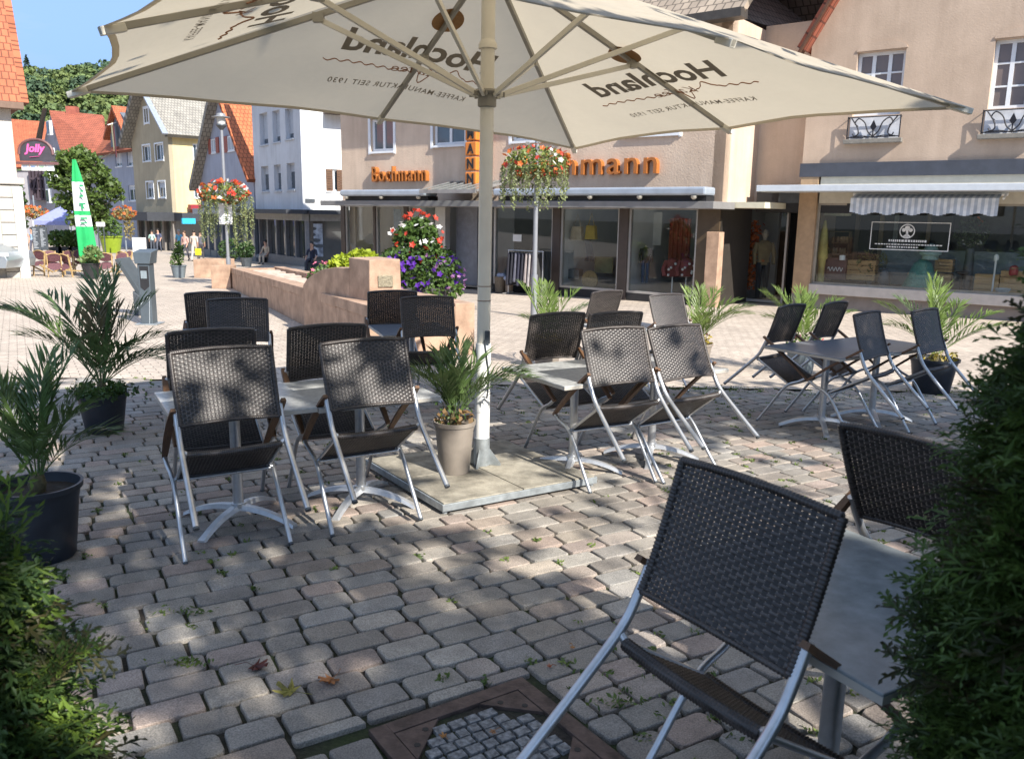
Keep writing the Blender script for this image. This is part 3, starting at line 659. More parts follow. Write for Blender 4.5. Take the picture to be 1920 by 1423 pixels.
palm(84, 1042, 0, 'palm in a tall dark blue pot at the far left, nearest of the palms', .205, .40, POTB,
     [(20,.85,72,35,0),(60,.9,80,25,0),(100,.9,76,30,0),(150,.85,66,45,0),(185,.95,62,50,0),(215,.8,70,40,0),(250,.75,66,50,0),(300,.7,60,55,0),(335,.78,64,45,0),(80,.7,86,15,0),(170,.7,80,20,0),(5,.6,52,50,0)], 1, leaf=.17, lsc=.72)
def trailing(t, cx, cy, z, sp, n, seed):
    pass
palm(197, 808, 0, 'large palm in a round black pot with trailing magenta flowers', .20, .33, POTB,
     [(0,1.05,58,55,0),(30,1.15,74,35,0),(75,1.3,84,22,0),(110,1.3,80,28,0),(150,1.35,66,45,0),(172,1.5,56,50,1),(195,1.3,64,45,0),(230,1.0,62,50,0),(280,.9,64,45,0),(320,.95,56,55,0),(345,.9,44,50,0),(120,.9,86,14,2),(60,.9,80,20,2),(20,.95,40,45,0)], 2, leaf=.22, stem=.15, lsc=.72,
     extra=[('ground_cover', LEAF_A, 700, .20, .10, .04, 5), ('trailing_shoot', LEAF_D, 160, .30, .06, .05, 6)])
palm(852, 884, .074, 'palm in a taupe pot on the parasol base, with dry brown leaves round its foot', .142, .37, POTT,
     [(10,.85,56,55,0),(45,.7,72,35,0),(80,.75,82,25,0),(120,.7,74,35,0),(160,.65,64,50,0),(200,.6,66,50,0),(240,.6,70,45,0),(285,.65,72,40,0),(330,.75,60,55,0),(355,.9,50,50,0),(140,.55,80,20,0)], 3, leaf=.17, lsc=.64,
     extra=[('dry_leaves', DRYL, 50, .14, .10, .05, 7), ('green_filler', LEAF_A, 90, .14, .16, .035, 8)])
palm(1025, 688, 0, 'palm with few light green fronds behind the shaded chair, its pot hidden', .2, .34, POTT,
     [(150,1.25,70,24,1),(120,1.2,78,18,1),(90,1.1,84,12,1),(35,1.2,66,30,1),(15,1.15,52,35,0),(70,.9,78,20,1),(200,.7,60,45,1)], 4, leaf=.19, extra=[('yellow_flowers', FLY, 260, .2, .13, .045, 9)])
palm(1305, 690, 0, 'bushy sunlit palm beside the brown shop post', .2, .34, POTT,
     [(0,1.3,52,42,1),(20,1.2,60,40,1),(45,1.2,70,30,1),(80,1.15,80,22,1),(120,1.1,76,25,1),(150,1.1,64,40,1),(310,1.1,56,45,1),(340,1.2,50,45,1),(270,.9,60,40,1)], 5, leaf=.19, extra=[('yellow_flowers', FLY, 160, .2, .14, .045, 10), ('petals', FLR, 14, .2, .16, .05, 12)])
palm(1500, 700, 0, 'palm with fanned out fronds in a pale pot below the shop pillar', .2, .36, POTG,
     [(165,1.3,62,28,1),(140,1.2,70,25,1),(100,1.1,82,18,1),(60,1.1,72,28,1),(25,1.2,60,35,1),(5,1.15,50,38,1),(190,1.0,52,45,1),(80,.9,80,15,1)], 6, leaf=.19, extra=[('leafy_filler', LEAF_A, 180, .22, .15, .05, 11), ('petals', FLR, 20, .24, .2, .06, 13)])
palm(1745, 735, 0, 'palm in a wide dark pot below the gift shop window', .26, .40, POTB,
     [(165,1.35,56,35,1),(140,1.2,66,30,0),(95,1.35,82,14,1),(70,1.3,78,18,1),(40,1.2,62,32,1),(15,1.45,46,36,1),(355,1.3,40,35,1),(185,1.1,46,40,1),(110,1.0,84,12,1)], 7, leaf=.2, extra=[('yellow_flowers', FLY, 120, .24, .10, .05, 14)])
# conifers ------------------------------------------------------------------------------------
def thuja(base, height, rad, n, label, seed, lo, sprig=None, dark=1.0, lsc=1.0, full=0):
    rng = np.random.default_rng(seed); rs = random.Random(seed); t = thing('thuja', label, 'conifer', base)
    m = M(); m.tube([base, base+A([0,0,height*.5]), base+A([0,0,height*.97])], [.035,.025,.006], 8); m.build('trunk', mat('thuja bark', (.09,.06,.04), .9, 0, .3, 30, bump=.5), t, smooth=True)
    # one flattened spray: forked stems carrying scale-leaf cords
    def spray():
        segs = []
        def grow(p, ang, L, lev):
            d = A([math.cos(ang), math.sin(ang)]); q = p + d*L; segs.append((p, q, lev))
            if lev < 2:
                k = 7 if lev == 0 else 4
                for i in range(1, k+1):
                    s = 1 if i % 2 else -1; b = p + d*L*(i/(k+.6)); grow(b, ang + s*R_(rs.uniform(28, 48)), L*(.50 if lev == 0 else .42)*(1.15-.55*i/k), lev+1)
        grow(A([0., 0.]), 0, 1.0, 0); vs = []; fs = []
        for p, q, lev in segs:
            d = (q-p); l = np.linalg.norm(d); nrm = A([-d[1], d[0]])/l*(.024 if lev else .018); b = len(vs); z = rs.uniform(-.03,.03)
            mid = p*.45+q*.55; vs += [(*p, 0), (*(mid+nrm), .012+z), (*q, z*2), (*(mid-nrm), .012+z)]; fs.append((b, b+1, b+2, b+3))
        return A(vs), fs
    SPR = [spray() for _ in range(4)]
    cls = [M(), M(), M()]
    for i in range(n):
        q = lo + (1-lo)*rng.random()**(.92 if full else 1.25); z = height*q; prof = (rad*(1-q)**.62*(.72+.28*math.sin(q*17+seed)**2) if not full else min(rad, full*(1-q)**.70)*(.90+.14*math.sin(q*23+seed)**2)) + .03
        a = rng.uniform(0, 2*math.pi); lump = .86 + .22*noise.noise((math.cos(a)*2.2, math.sin(a)*2.2, z*4.5+seed))*1.6
        r = prof*lump*(rng.uniform(.55, 1.0)**.5); ln = rng.uniform(.09, .19)*lsc
        el = R_(rng.uniform(5, 60)); d = A([math.cos(a)*math.cos(el), math.sin(a)*math.cos(el), math.sin(el)]); d += rng.normal(size=3)*.28; d /= np.linalg.norm(d)
        s = np.cross(d, rng.normal(size=3)*.6 + A([-math.sin(a), math.cos(a), 0])*1.0); s /= np.linalg.norm(s); w = np.cross(d, s)
        p = base + A([math.cos(a)*(r-ln*.55), math.sin(a)*(r-ln*.55), z]); V, F = SPR[i % 4]
        out = p + ln*(V[:,0:1]*d + V[:,1:2]*w + V[:,2:3]*s - (V[:,0:1]**2)*A([0,0,.16]))
        cls[0 if rng.random() < .62 else (1 if rng.random() < .7 else 2)].add(out, F)
    if sprig:
        for (tp, n2) in sprig:
            tp = A(tp, float); b0 = A([base[0], base[1], tp[2]-.12]) + (tp - A([base[0], base[1], tp[2]]))*.45
            for k in range(n2):
                f = (k+1)/n2; p = b0*(1-f)+tp*f; d = tp-b0; d = d/np.linalg.norm(d) + rng.normal(size=3)*.35; d /= np.linalg.norm(d); s = np.cross(d, rng.normal(size=3)); s /= np.linalg.norm(s); w = np.cross(d, s); V, F = SPR[k % 4]
                ln = rng.uniform(.07,.13)*lsc; cls[k % 3].add(p - d*ln*.4 + ln*(V[:,0:1]*d + V[:,1:2]*w + V[:,2:3]*s), F)
    ms = [mat('thuja green', (.036,.074,.020), .55, 0, .35, 9, col2=(.065,.12,.028), trans=.25), mat('thuja young green', (.11,.18,.025), .55, 0, .3, 9, col2=(.15,.23,.035), trans=.25), mat('thuja old green', (.035,.045,.015), .6, 0, .4, 9, col2=(.07,.06,.02), trans=.1)]
    for q, (c1, c2) in zip((0,1,2), (((.050,.088,.017),(.085,.145,.026)), ((.07,.13,.02),(.10,.17,.03)), ((.035,.045,.015),(.07,.06,.02)))):
        if dark < 1: ms[q] = mat('dark thuja green', tuple(v*dark for v in c1), .55, 0, .35, 9, col2=tuple(v*dark for v in c2), trans=.18)
    big = M(); 
    for k, q in enumerate(cls): big.add(q.v, q.f, k)
    big.build('crown', ms, t)
thuja(on_ground(-1.17, 1.62), 1.02, .30, 1400, 'soft green conifer at the lower left corner', 21, .02, lsc=1.3, sprig=[((-.88,1.56,.80),16), ((-.90,1.55,.45),10)])
thuja(on_ground(1.185, 1.36), 1.90, .375, 12000, 'tall dark green conifer at the right edge in front of the nearest table', 22, .02, dark=.80, full=.84, sprig=[((.92,1.55,1.36),8)])
# ------------------------------------------------------------------ sandstone channel wall with end pier
SAND = mat('red sandstone', (.35,.225,.15), .85, 0, .22, 3, col2=(.41,.275,.19), bump=.3, bs=50, fine=.25)
SAND2 = mat('pale sandstone channel stones', (.44,.35,.29), .85, 0, .2, 5, bump=.3, bs=40)
PETV = mat('violet petal', (.10,.02,.30), .5, 0, .25, 12, trans=.3); PETW = mat('white petal', (.75,.73,.68), .5, 0, .05, 12, trans=.3)
PETR = mat('scarlet petal', (.50,.05,.025), .5, 0, .25, 12, trans=.3); PETO = mat('orange petal', (.55,.14,.03), .5, 0, .2, 12, trans=.3)
def blob(c, rad, n, rng, surf=.75):
    d = rng.normal(size=(n,3)); d /= np.linalg.norm(d,axis=1)[:,None]; r = rng.uniform(surf**3, 1, n)**(1/3); return A(c) + d*r[:,None]*A(rad)
def flowers(m, P, s, rng):                              # small five petal flowers as fans
    for p in P:
        d = rng.normal(size=3); d[2] = abs(d[2])+.3; d[1] -= .5; d /= np.linalg.norm(d); u = np.cross(d, (0,0,1)); u /= np.linalg.norm(u)+1e-9; v = np.cross(d, u); k = s*rng.uniform(.7, 1.2); vs = [p]
        for j in range(10):
            a = j*math.pi/5; r = k*(1 if j % 2 else .62); vs.append(p + (u*math.cos(a)+v*math.sin(a))*r + d*k*.25)
        m.add(vs, [(0, j+1, (j+1) % 10+1) for j in range(10)])
def wall():
    a, b = A([-8.55, 25.0]), A([-1.95, 11.1]); d = (b-a)/np.linalg.norm(b-a); n = A([-d[1], d[0]])*1.0          # n points away from the camera side
    if n[0] < 0: n = -n
    L = np.linalg.norm(b-a)
    def P(s, w, z): q = a + d*s + n*w; return A([q[0], q[1], gz(q[0], q[1]) + z])
    t = thing('channel_wall', 'long low red sandstone channel wall running back from the terrace', 'wall', P(0,0,0))
    def seg(m, s0, s1, w0, w1, z0, z1, mi=0, z1b=None):
        z1b = z1 if z1b is None else z1b
        m.hexa([P(s0,w0,z0),P(s1,w0,z0),P(s1,w1,z0),P(s0,w1,z0),P(s0,w0,z1),P(s1,w0,z1b),P(s1,w1,z1b),P(s0,w1,z1)], mi)
    m = M(); k = 8
    for i in range(k):
        s0, s1 = L*i/k, L*(i+1)/k; h0, h1 = .62+.12*i/k, .62+.12*(i+1)/k
        seg(m, s0+.003, s1-.003, 0, .32, 0, h0-.16, 0, h1-.16)
        seg(m, s0+.003, s1-.003, -.012, .335, h0-.155, h0, 0, h1)
    m.build('front_face', SAND, t, bevel=.008)
    m = M()
    for i in range(k):
        s0, s1 = L*i/k, L*(i+1)/k; seg(m, s0+.003, s1-.003, 1.25, 1.55, 0, .66+.1*i/k)
    m.build('rear_face', SAND, t, bevel=.008)
    m = M(); seg(m, 0, .32, .3201, 1.2499, 0, .62); seg(m, L-.32, L, .3201, 1.2499, 0, .70); m.build('end_face', SAND, t, bevel=.008)
    m = M(); seg(m, .3201, L-.3201, .3201, 1.2499, .05, .42); m.build('channel_bed', SAND2, t)
    m = M(); rs = random.Random(2)
    for i in range(15):
        s = .6 + (L-4.5)*i/15; seg(m, s, s+rs.uniform(.2,.4), .34+rs.uniform(0,.1), 1.2, .42, .60+rs.uniform(-.03,.03))
    m.build('channel_stones', SAND2, t, bevel=.01)
    # end pier on the wall, with a curved wing and a small plaque
    pf = D(690, 560, 11.9); pr = D(757, 560, 12.3)
    tp = thing('sandstone_pier', 'tall red sandstone pier with a small bronze plaque and a curved wing', 'pier', on_ground(pf[0], pf[1]))
    x0, x1, y0 = pf[0], pr[0], 11.95; zb, zt = gz(0, 12)+0.0, D(700, 487, 12.0)[2]; dx = x1-x0
    m = M(); m.hexa([A([x0, y0, zb]), A([x1+.02, y0+.12, zb]), A([x1+.02-.42, y0+.80, zb]), A([x0-.42, y0+.68, zb]), A([x0+.015, y0+.03, zt-.005]), A([x1-.02, y0+.15, zt+.008]), A([x1-.44, y0+.77, zt+.008]), A([x0-.405, y0+.65, zt-.005])])
    m.build('shaft', SAND, tp, bevel=.012)
    c = D(722, 528, 11.97) ; m = M(); fx = A([dx, .12, 0]); fx = fx/np.linalg.norm(fx); c = A([c[0], y0+.12*(c[0]-x0)/dx+.014, c[2]])
    m.obox(c, fx*.105, A([0, -.012, 0]), A([0,0,.085])); pq = m.build('plaque', mat('bronze plaque', (.30,.26,.18), .5, .5, .35, 40, bump=.4, bs=60), tp, bevel=.004)
    wd = A([-.42, .68]); wd = wd/np.linalg.norm(wd); m = M(); poly = [(0,0)] ; q0 = A([x0-.41, y0+.66]); zw = zt-.17
    prof = [(0, zw), (.6, zw-.02), (1.2, zw-.09), (1.7, zw-.2), (2.1, zw-.33), (2.3, zw-.44)]
    poly = [A([q0[0]+wd[0]*s, q0[1]+wd[1]*s, z]) for s, z in prof] + [A([q0[0]+wd[0]*2.3, q0[1]+wd[1]*2.3, zb]), A([q0[0], q0[1], zb])]
    m.prism(poly, A([.25, .15, 0])); m.build('wing', SAND, tp, bevel=.01)
    # smaller sandstone blocks at the far end
    for px0, px1, py, pyt, lab in ((397, 436, 541, 498, 'small square sandstone planter trough against the far end of the channel wall'), (364, 428, 521, 487, 'low sandstone block closing the far end of the channel')):
        p = G(px0, py); q = G(px1, py); w = q[0]-p[0]; h = D(px0, pyt, p[1])[2]-p[2]; o = thing('sandstone_block', lab, 'planter', p); m = M(); zb = p[2]
        x, y = p[0], p[1]; dpt = w*1.0
        m.box(x, x+w, y, y+.1, zb, zb+h); m.box(x, x+w, y+dpt-.1, y+dpt, zb, zb+h); m.box(x, x+.1, y+.1, y+dpt-.1, zb, zb+h-.001); m.box(x+w-.1, x+w, y+.1, y+dpt-.1, zb, zb+h-.001); m.build('trough', SAND, o, bevel=.01)
        m = M(); m.box(x+.1, x+w-.1, y+.1, y+dpt-.1, zb+.05, zb+h-.09); m.build('filling', SOIL, o)
wall()
def planter_plants():
    rng = np.random.default_rng(31)
    c = on_ground(-2.2, 18.9); t = thing('flower_planter', 'big flower pyramid, red and white on top and violet petunias spilling below', 'flower planter', c)
    m = M(); m.lathe([(.55,0),(.62,.05),(.72,.5),(.70,.55),(.6,.52)], c, 20); m.build('tub', mat('dark planter tub', (.05,.045,.05), .7), t, smooth=True)
    P = np.vstack([blob(c+A([0,0,1.0]), (.92,.8,.55), 1600, rng), blob(c+A([0,0,1.55]), (.55,.5,.5), 800, rng), blob(c+A([.05,0,1.85]), (.28,.28,.25), 300, rng), blob(c+A([.35,-.3,.5]), (.75,.5,.35), 600, rng)])
    m = M(); m.quads(leafquads(P, .13, rng, .3, .6)); stuff(m.build('foliage', LEAF_A, t))
    P2 = np.vstack([blob(c+A([.1,-.05,.95]), (.95,.85,.6), 500, rng, .9), blob(c+A([0,0,1.35]), (.6,.5,.5), 500, rng, .6)]); m = M(); m.quads(leafquads(P2, .12, rng, .3, .6)); stuff(m.build('dark_foliage', LEAF_D, t))
    m = M(); P = blob(c+A([.05,-.1,.85]), (.98,.85,.55), 170, rng, .97); P = P[P[:,1] < c[1]+.3]; flowers(m, P, .075, rng); stuff(m.build('petunias', PETV, t))
    m = M(); flowers(m, blob(c+A([.15,-.1,.75]), (.98,.85,.6), 40, rng, .97), .06, rng); stuff(m.build('pale_petunias', mat('mauve petal', (.35,.16,.36), .5, 0, .2, 12, trans=.3), t))
    m = M(); flowers(m, blob(c+A([.02,-.05,1.65]), (.58,.5,.55), 26, rng, .97), .075, rng); flowers(m, blob(c+A([.02,-.05,1.65]), (.58,.5,.6), 22, rng, .97), .085, rng); stuff(m.build('red_flowers', PETR, t))
    m = M(); flowers(m, blob(c+A([0,-.05,1.65]), (.62,.55,.4), 22, rng, .97), .07, rng); stuff(m.build('white_flowers', PETW, t))
    c = on_ground(-3.95, 19.8); t = thing('flower_planter', 'low planter of bright lime leaves with a few pink flowers behind the wall', 'flower planter', c)
    m = M(); m.box(c[0]-.8, c[0]+.6, c[1]-.4, c[1]+.4, c[2], c[2]+.55); m.build('trough', SAND, t, bevel=.01)
    m = M(); m.quads(leafquads(np.vstack([blob(c+A([.1,0,.9]), (.62,.45,.34), 1000, rng, .6), blob(c+A([.3,0,1.05]), (.45,.4,.28), 500, rng, .6)]), .14, rng, .4, .7)); stuff(m.build('lime_foliage', LEAF_Y, t))
    m = M(); m.quads(leafquads(blob(c+A([-.55,-.1,.65]), (.42,.4,.32), 450, rng, .6), .11, rng, .3, .6)); stuff(m.build('green_foliage', LEAF_A, t))
    m = M(); flowers(m, blob(c+A([-.5,-.1,.75]), (.5,.42,.35), 26, rng, .97), .05, rng); stuff(m.build('pink_flowers', mat('pink petal', (.55,.14,.22), .5, 0, .2, 12, trans=.3), t))
planter_plants()
def lamp_post(x, y, htop, zbask, label, blabel, seed, rb, sign):
    p = on_ground(x, y); rng = np.random.default_rng(seed); FS = 1.35 if y > 20 else 1.0; t = thing('lamp_post', label, 'street lamp', p, 'street lamps with flower baskets')
    m = M(); m.tube([p, p+A([0,0,.9])], .07, 12); m.tube([p+A([0,0,.9]), p+A([0,0,htop-.55])], [.05,.042], 12); m.build('pole', mat('pale grey lacquer', (.24,.25,.27), .45, .2, .06), t, smooth=True)
    h = p + A([0,0,htop-.55]); m = M(); m.lathe([(.02,-.06),(.07,0),(.16,.10),(.15,.14)], h, 18); m.build('lamp_bowl', DGREY, t, smooth=True)
    m = M(); m.lathe([(.12,.14),(.13,.34)], h, 16); m.build('lamp_glass', mat('clear lamp glass', (.5,.5,.47), .1, 0, .05, spec=.8), t, smooth=True)
    m = M(); m.lathe([(.27,.34),(.27,.352),(.14,.38),(.12,.45),(.02,.47)], h, 24); m.build('lamp_roof', mat('lamp roof', (.24,.25,.26), .5, .2, .08), t, smooth=True)
    c = p + A([0,0,zbask]); b = thing('hanging_flower_basket', blabel, 'flower basket', c, 'flower baskets round the lamp posts')
    m = M(); 
    for r_, z in ((.42*rb,.0),(.55*rb,.12)): m.tube([c+A([r_*math.cos(q*.3142), r_*math.sin(q*.3142), z]) for q in range(21)], .015, 6)
    for q in range(8): m.bar(c+A([.05*math.cos(q*.785), .05*math.sin(q*.785), -.05]), c+A([.55*rb*math.cos(q*.785), .55*rb*math.sin(q*.785), .12]), .02, .02)
    m.build('ring', DGREY, b)
    P = blob(c+A([0,0,.2]), (.85*rb,.85*rb,.42*rb), 1500, rng, .55); m = M(); m.quads(leafquads(P, .085, rng, .3, .55)); stuff(m.build('foliage', mat('basket leaf', (.09,.14,.03), .5, 0, .45, 5, col2=(.17,.21,.05), trans=.3), b))
    m = M(); Q = []
    for k in range(52):
        a = rng.uniform(0, 6.28); r_ = rng.uniform(.5,.95)*rb; l = rng.uniform(.4, 1.8 if y > 20 else 1.15)*rb; n_ = int(l*62); zz = np.linspace(0, -l, n_)
        Q.append(np.stack([c[0]+r_*math.cos(a)+rng.normal(size=n_)*.022, c[1]+r_*math.sin(a)+rng.normal(size=n_)*.022, c[2]+.12+zz], 1))
    m.quads(leafquads(np.vstack(Q), .064, rng, -.3, .6)); stuff(m.build('trailing_shoots', mat('variegated trailing leaf', (.13,.17,.06), .5, 0, .4, 9, col2=(.24,.27,.12), trans=.3), b))
    F = blob(c+A([0,-.05,.25]), (.88*rb,.88*rb,.44*rb), 130, rng, .9); m = M(); flowers(m, F[:46], .07*FS, rng); stuff(m.build('red_flowers', PETR, b)); m = M(); flowers(m, F[62:105], .07*FS, rng); stuff(m.build('orange_flowers', PETO, b)); m = M(); flowers(m, F[105:], .06*FS, rng); stuff(m.build('white_flowers', PETW, b))
    if sign:
        m = M(); z = sign; m.box(x-.20, x+.22, y-.09, y-.065, p[2]+z, p[2]+z+.62); s = m.build('sign_plate', WHITE, t, bevel=.02); m = M()
        m.box(x-.01, x+.06, y-.095, y-.091, p[2]+z+.40, p[2]+z+.50); m.box(x+.02, x+.10, y-.095, y-.091, p[2]+z+.33, p[2]+z+.385)
        for k in range(3): m.box(x-.08, x+.12, y-.095, y-.091, p[2]+z+.10+.06*k, p[2]+z+.125+.06*k)
        m.build('sign_mark', mat('grey green sign print', (.25,.32,.30), .6), s)
q = D(428, 487, 26.0); z_ = lambda px, py, Y: D(px, py, Y)[2]-gz(0, Y)
lamp_post(q[0], 26.0, z_(415, 207, 26), z_(420, 376, 26), 'slim grey street lamp with a wide flat cap at the left of the square', 'flower basket with orange and red flowers and long trailing shoots, on the left lamp', 41, .86, z_(425, 421, 26))
q = D(1003, 480, 17.5)
lamp_post(q[0], 17.5, z_(1010, 130, 17.5), z_(1005, 325, 17.5), 'grey lamp post half hidden by the parasol cloth before the orange shop letters', 'large flower basket of red, white and trailing green just under the parasol edge', 42, .80, None)
# raised service pillar with its flap -----------------------------------------------------------
def pillar():
    p = G(276, 609); x, y, z = p; t = thing('service_pillar', 'grey metal service pillar with a sloped cap and a dark recessed display', 'service pillar', p); s = .11; h = z_(272, 468, p[1])
    mt = mat('blue grey powder coat', (.085,.105,.12), .45, .2, .12, 4)
    m = M(); m.box(x-s, x+s*.95, y, y+.22, z, z+h-.26); m.build('body', mt, t, bevel=.012)
    m = M(); b0, b1 = h-.258, h
    m.hexa([(x-s-.03, y-.03, z+b0), (x+s+.02, y-.03, z+b0), (x+s+.02, y+.28, z+b0), (x-s-.03, y+.28, z+b0), (x-s-.06, y-.01, z+b1-.05), (x+s+.06, y-.01, z+b1-.05), (x+s+.05, y+.30, z+b1), (x-s-.06, y+.30, z+b1)]); m.build('cap', mt, t, bevel=.012)
    m = M(); m.prism([(x-.07, y-.004, z+h-.68), (x+.0, y-.004, z+h-.74), (x+.09, y-.004, z+h-.66), (x+.09, y-.004, z+h-.30), (x-.07, y-.004, z+h-.30)], (0,.003,0)); d_ = m.build('display_recess', BLACK, t)
    m = M(); m.box(x-.05, x+.06, y-.010, y-.005, z+h-.52, z+h-.38); m.build('display', mat('display face', (.22,.26,.28), .2, 0, .2, 12), d_)
    m = M(); m.bar((x-.16, y-.006, z+.30), (x+.10, y-.006, z+.56), .012, .004, up=(0,1,0)); m.bar((x+.05, y-.006, z+.02), (x+.08, y-.006, z+.52), .01, .004, up=(0,1,0)); m.build('scratches', mat('pale scratch', (.35,.38,.4), .5), t)
    m = M(); m.box(x-.2, x+.2, y-.06, y+.30, z, z+.02); m.build('base_plate', STEEL, t, bevel=.004)
    p2 = G(262, 592); x, y, z = p2; t = thing('tilted_information_panel', 'tilted grey information panel on a stout post left of the service pillar', 'information panel', p2); Y = p2[1]
    a, b = D(214, 487, Y-.25), D(262, 560, Y+.1); d = (b-a); n = np.cross(d, (0,1,0)); n /= np.linalg.norm(n)
    m = M(); m.prism([A([x-.11, y, z]), A([x+.07, y, z]), A([x+.07, y, b[2]+.02]), A([x-.11, y, b[2]+.16])], (0,.28,0)); m.build('post', DGREY, t, bevel=.01)
    m = M(); w = A([0,.5,0]); m.hexa([a, b, b+w, a+w, a+n*.09, b+n*.09, b+n*.09+w, a+n*.09+w] if n[2] > 0 else [a+n*.09, b+n*.09, b+n*.09+w, a+n*.09+w, a, b, b+w, a+w]); m.build('panel', mt, t, bevel=.012)
pillar()
# potted plants further off -------------------------------------------------------------------
def pot_plant(px, py, pr, ph, lab, potmat, fol, fh, fr, n, seed, sz=.1, nm='potted_plant', flow=None, cat='potted plant'):
    p = G(px, py); t = thing(nm, lab, cat, p); rng = np.random.default_rng(seed)
    m = M(); m.lathe([(pr*.72,0),(pr*.98,ph*.93),(pr*1.06,ph*.93),(pr*1.06,ph),(pr*.9,ph),(pr*.88,ph-.06)], p, 20); m.build('pot', potmat, t, smooth=True)
    m = M(); m.lathe([(.001,ph-.05),(pr*.9,ph-.05)], p, 16); m.build('soil', SOIL, t)
    m = M(); m.tube([p+A([0,0,ph-.06]), p+A([0,0,ph+fh*.6])], .02, 6); m.build('stem', mat('plant stem', (.08,.09,.04), .8), t)
    m = M(); m.quads(leafquads(np.vstack([blob(p+A([rng.normal()*fr*.3, rng.normal()*fr*.3, ph+fh*q]), (fr*(1.1-q*.5),)*2+(fh*.3,), n//3, rng, .3) for q in (.2,.5,.78)]), sz, rng, .4, .5)); stuff(m.build('foliage', fol, t))
pot_plant(336, 521, .27, .46, 'upright green plant in a wide grey tub on the square', POTG, LEAF_A, .80, .25, 420, 51, .12)
pot_plant(172, 523, .30, .55, 'feathery light green plant in a black pot at the foot of the green parasol', BLACK, mat('feathery leaf', (.15,.22,.07), .5, 0, .4, 9, trans=.3), .55, .36, 500, 52, .16)
pot_plant(210, 474, .80, 1.25, 'round shrub in a tall lime green pot', mat('lime green pot', (.22,.30,.02), .4, 0, .08), LEAF_A, 1.4, .95, 500, 53, .3)
# ------------------------------------------------------------------ building kit
class Plane:
    """vertical facade through P, running to the viewer's right along angle; n points out to the street"""
    def __init__(s, P, ang):
        s.P = A([P[0], P[1], 0.]); a = R_(ang); s.d = A([math.cos(a), math.sin(a), 0]); s.n = A([math.sin(a), -math.cos(a), 0])
    def st(s, px, py, off=0.0):
        r = ray(px, py); o = A([0,0,HC]); t = ((s.P + s.n*off - o)@s.n)/(r@s.n); q = o + r*t; return float((q-s.P)@s.d), float(q[2])
    def p(s, a, z, off=0.0): q = s.P + s.d*a + s.n*off; return A([q[0], q[1], z])
    def shift(s, off): q = Plane((0,0), 0); q.P = s.P + s.n*off; q.d = s.d; q.n = s.n; return q
    def rect(s, x0, y0, x1, y1, off=0.0):
        xm, ym = (x0+x1)/2, (y0+y1)/2
        return s.st(x0, ym, off)[0], s.st(x1, ym, off)[0], s.st(xm, y1, off)[1], s.st(xm, y0, off)[1]
def fb(m, pl, s0, s1, z0, z1, d0, d1, mi=0):            # box on a facade; d = distance in front of it
    return m.hexa([pl.p(s0,z0,d1), pl.p(s1,z0,d1), pl.p(s1,z0,d0), pl.p(s0,z0,d0), pl.p(s0,z1,d1), pl.p(s1,z1,d1), pl.p(s1,z1,d0), pl.p(s0,z1,d0)], mi)
def fpoly(m, pl, pts, d0, d1, mi=0):                    # polygon in (s,z) between depths
    P = [pl.p(a, z, d1) for a, z in pts]; return m.prism(P, pl.n*(d0-d1), mi)
def wall_holes(m, pl, s0, s1, z0, z1, holes, th=.28, mi=0):
    zs = sorted({z0, z1} | {h[2] for h in holes if z0 < h[2] < z1} | {h[3] for h in holes if z0 < h[3] < z1})
    for a, b in zip(zs, zs[1:]):
        mid = (a+b)/2; cut = sorted((h[0], h[1]) for h in holes if h[2] < mid < h[3]); x = s0
        for c0, c1 in cut:
            if c0 > x: fb(m, pl, x, c0, a, b, -th, 0, mi)
            x = max(x, c1)
        if x < s1: fb(m, pl, x, s1, a, b, -th, 0, mi)
def window(pl, r, parent, frame=None, pane=None, mull=1, rows=0, fw=.07, sill=True, inset=.12, blind=0.0, surround=None, name='window'):
    s0, s1, z0, z1 = r; m = M(); d0, d1 = -inset-.05, -inset+.01
    fb(m, pl, s0, s0+fw, z0, z1, d0, d1); fb(m, pl, s1-fw, s1, z0, z1, d0, d1); fb(m, pl, s0+fw, s1-fw, z0, z0+fw, d0, d1); fb(m, pl, s0+fw, s1-fw, z1-fw, z1, d0, d1)
    for k in range(1, mull+1): c = s0+(s1-s0)*k/(mull+1); fb(m, pl, c-fw*.55, c+fw*.55, z0+fw, z1-fw, d0, d1-.004)
    for k in range(1, rows+1): c = z0+(z1-z0)*k/(rows+1); fb(m, pl, s0+fw, s1-fw, c-fw*.25, c+fw*.25, d0, d1-.008)
    if surround:
        w = surround; fb(m, pl, s0-w, s0, z0-w, z1+w, 0, .03); fb(m, pl, s1, s1+w, z0-w, z1+w, 0, .03); fb(m, pl, s0, s1, z1, z1+w, 0, .03)
    o = m.build(name, frame or WFRAME, parent)
    m = M(); fb(m, pl, s0+.01, s1-.01, z0+.01, z1-.01, d0-.03, d0+.02); m.build('pane', pane or PANE, o)
    if blind: m = M(); fb(m, pl, s0+fw, s1-fw, z1-fw-(z1-z0)*blind, z1-fw, d0+.021, d0+.03); m.build('blind', BLIND, o)
    if sill: m = M(); fb(m, pl, s0-.06, s1+.06, z0-.07, z0-.002, -.1, .07); m.build('sill', frame or WFRAME, o)
    return o
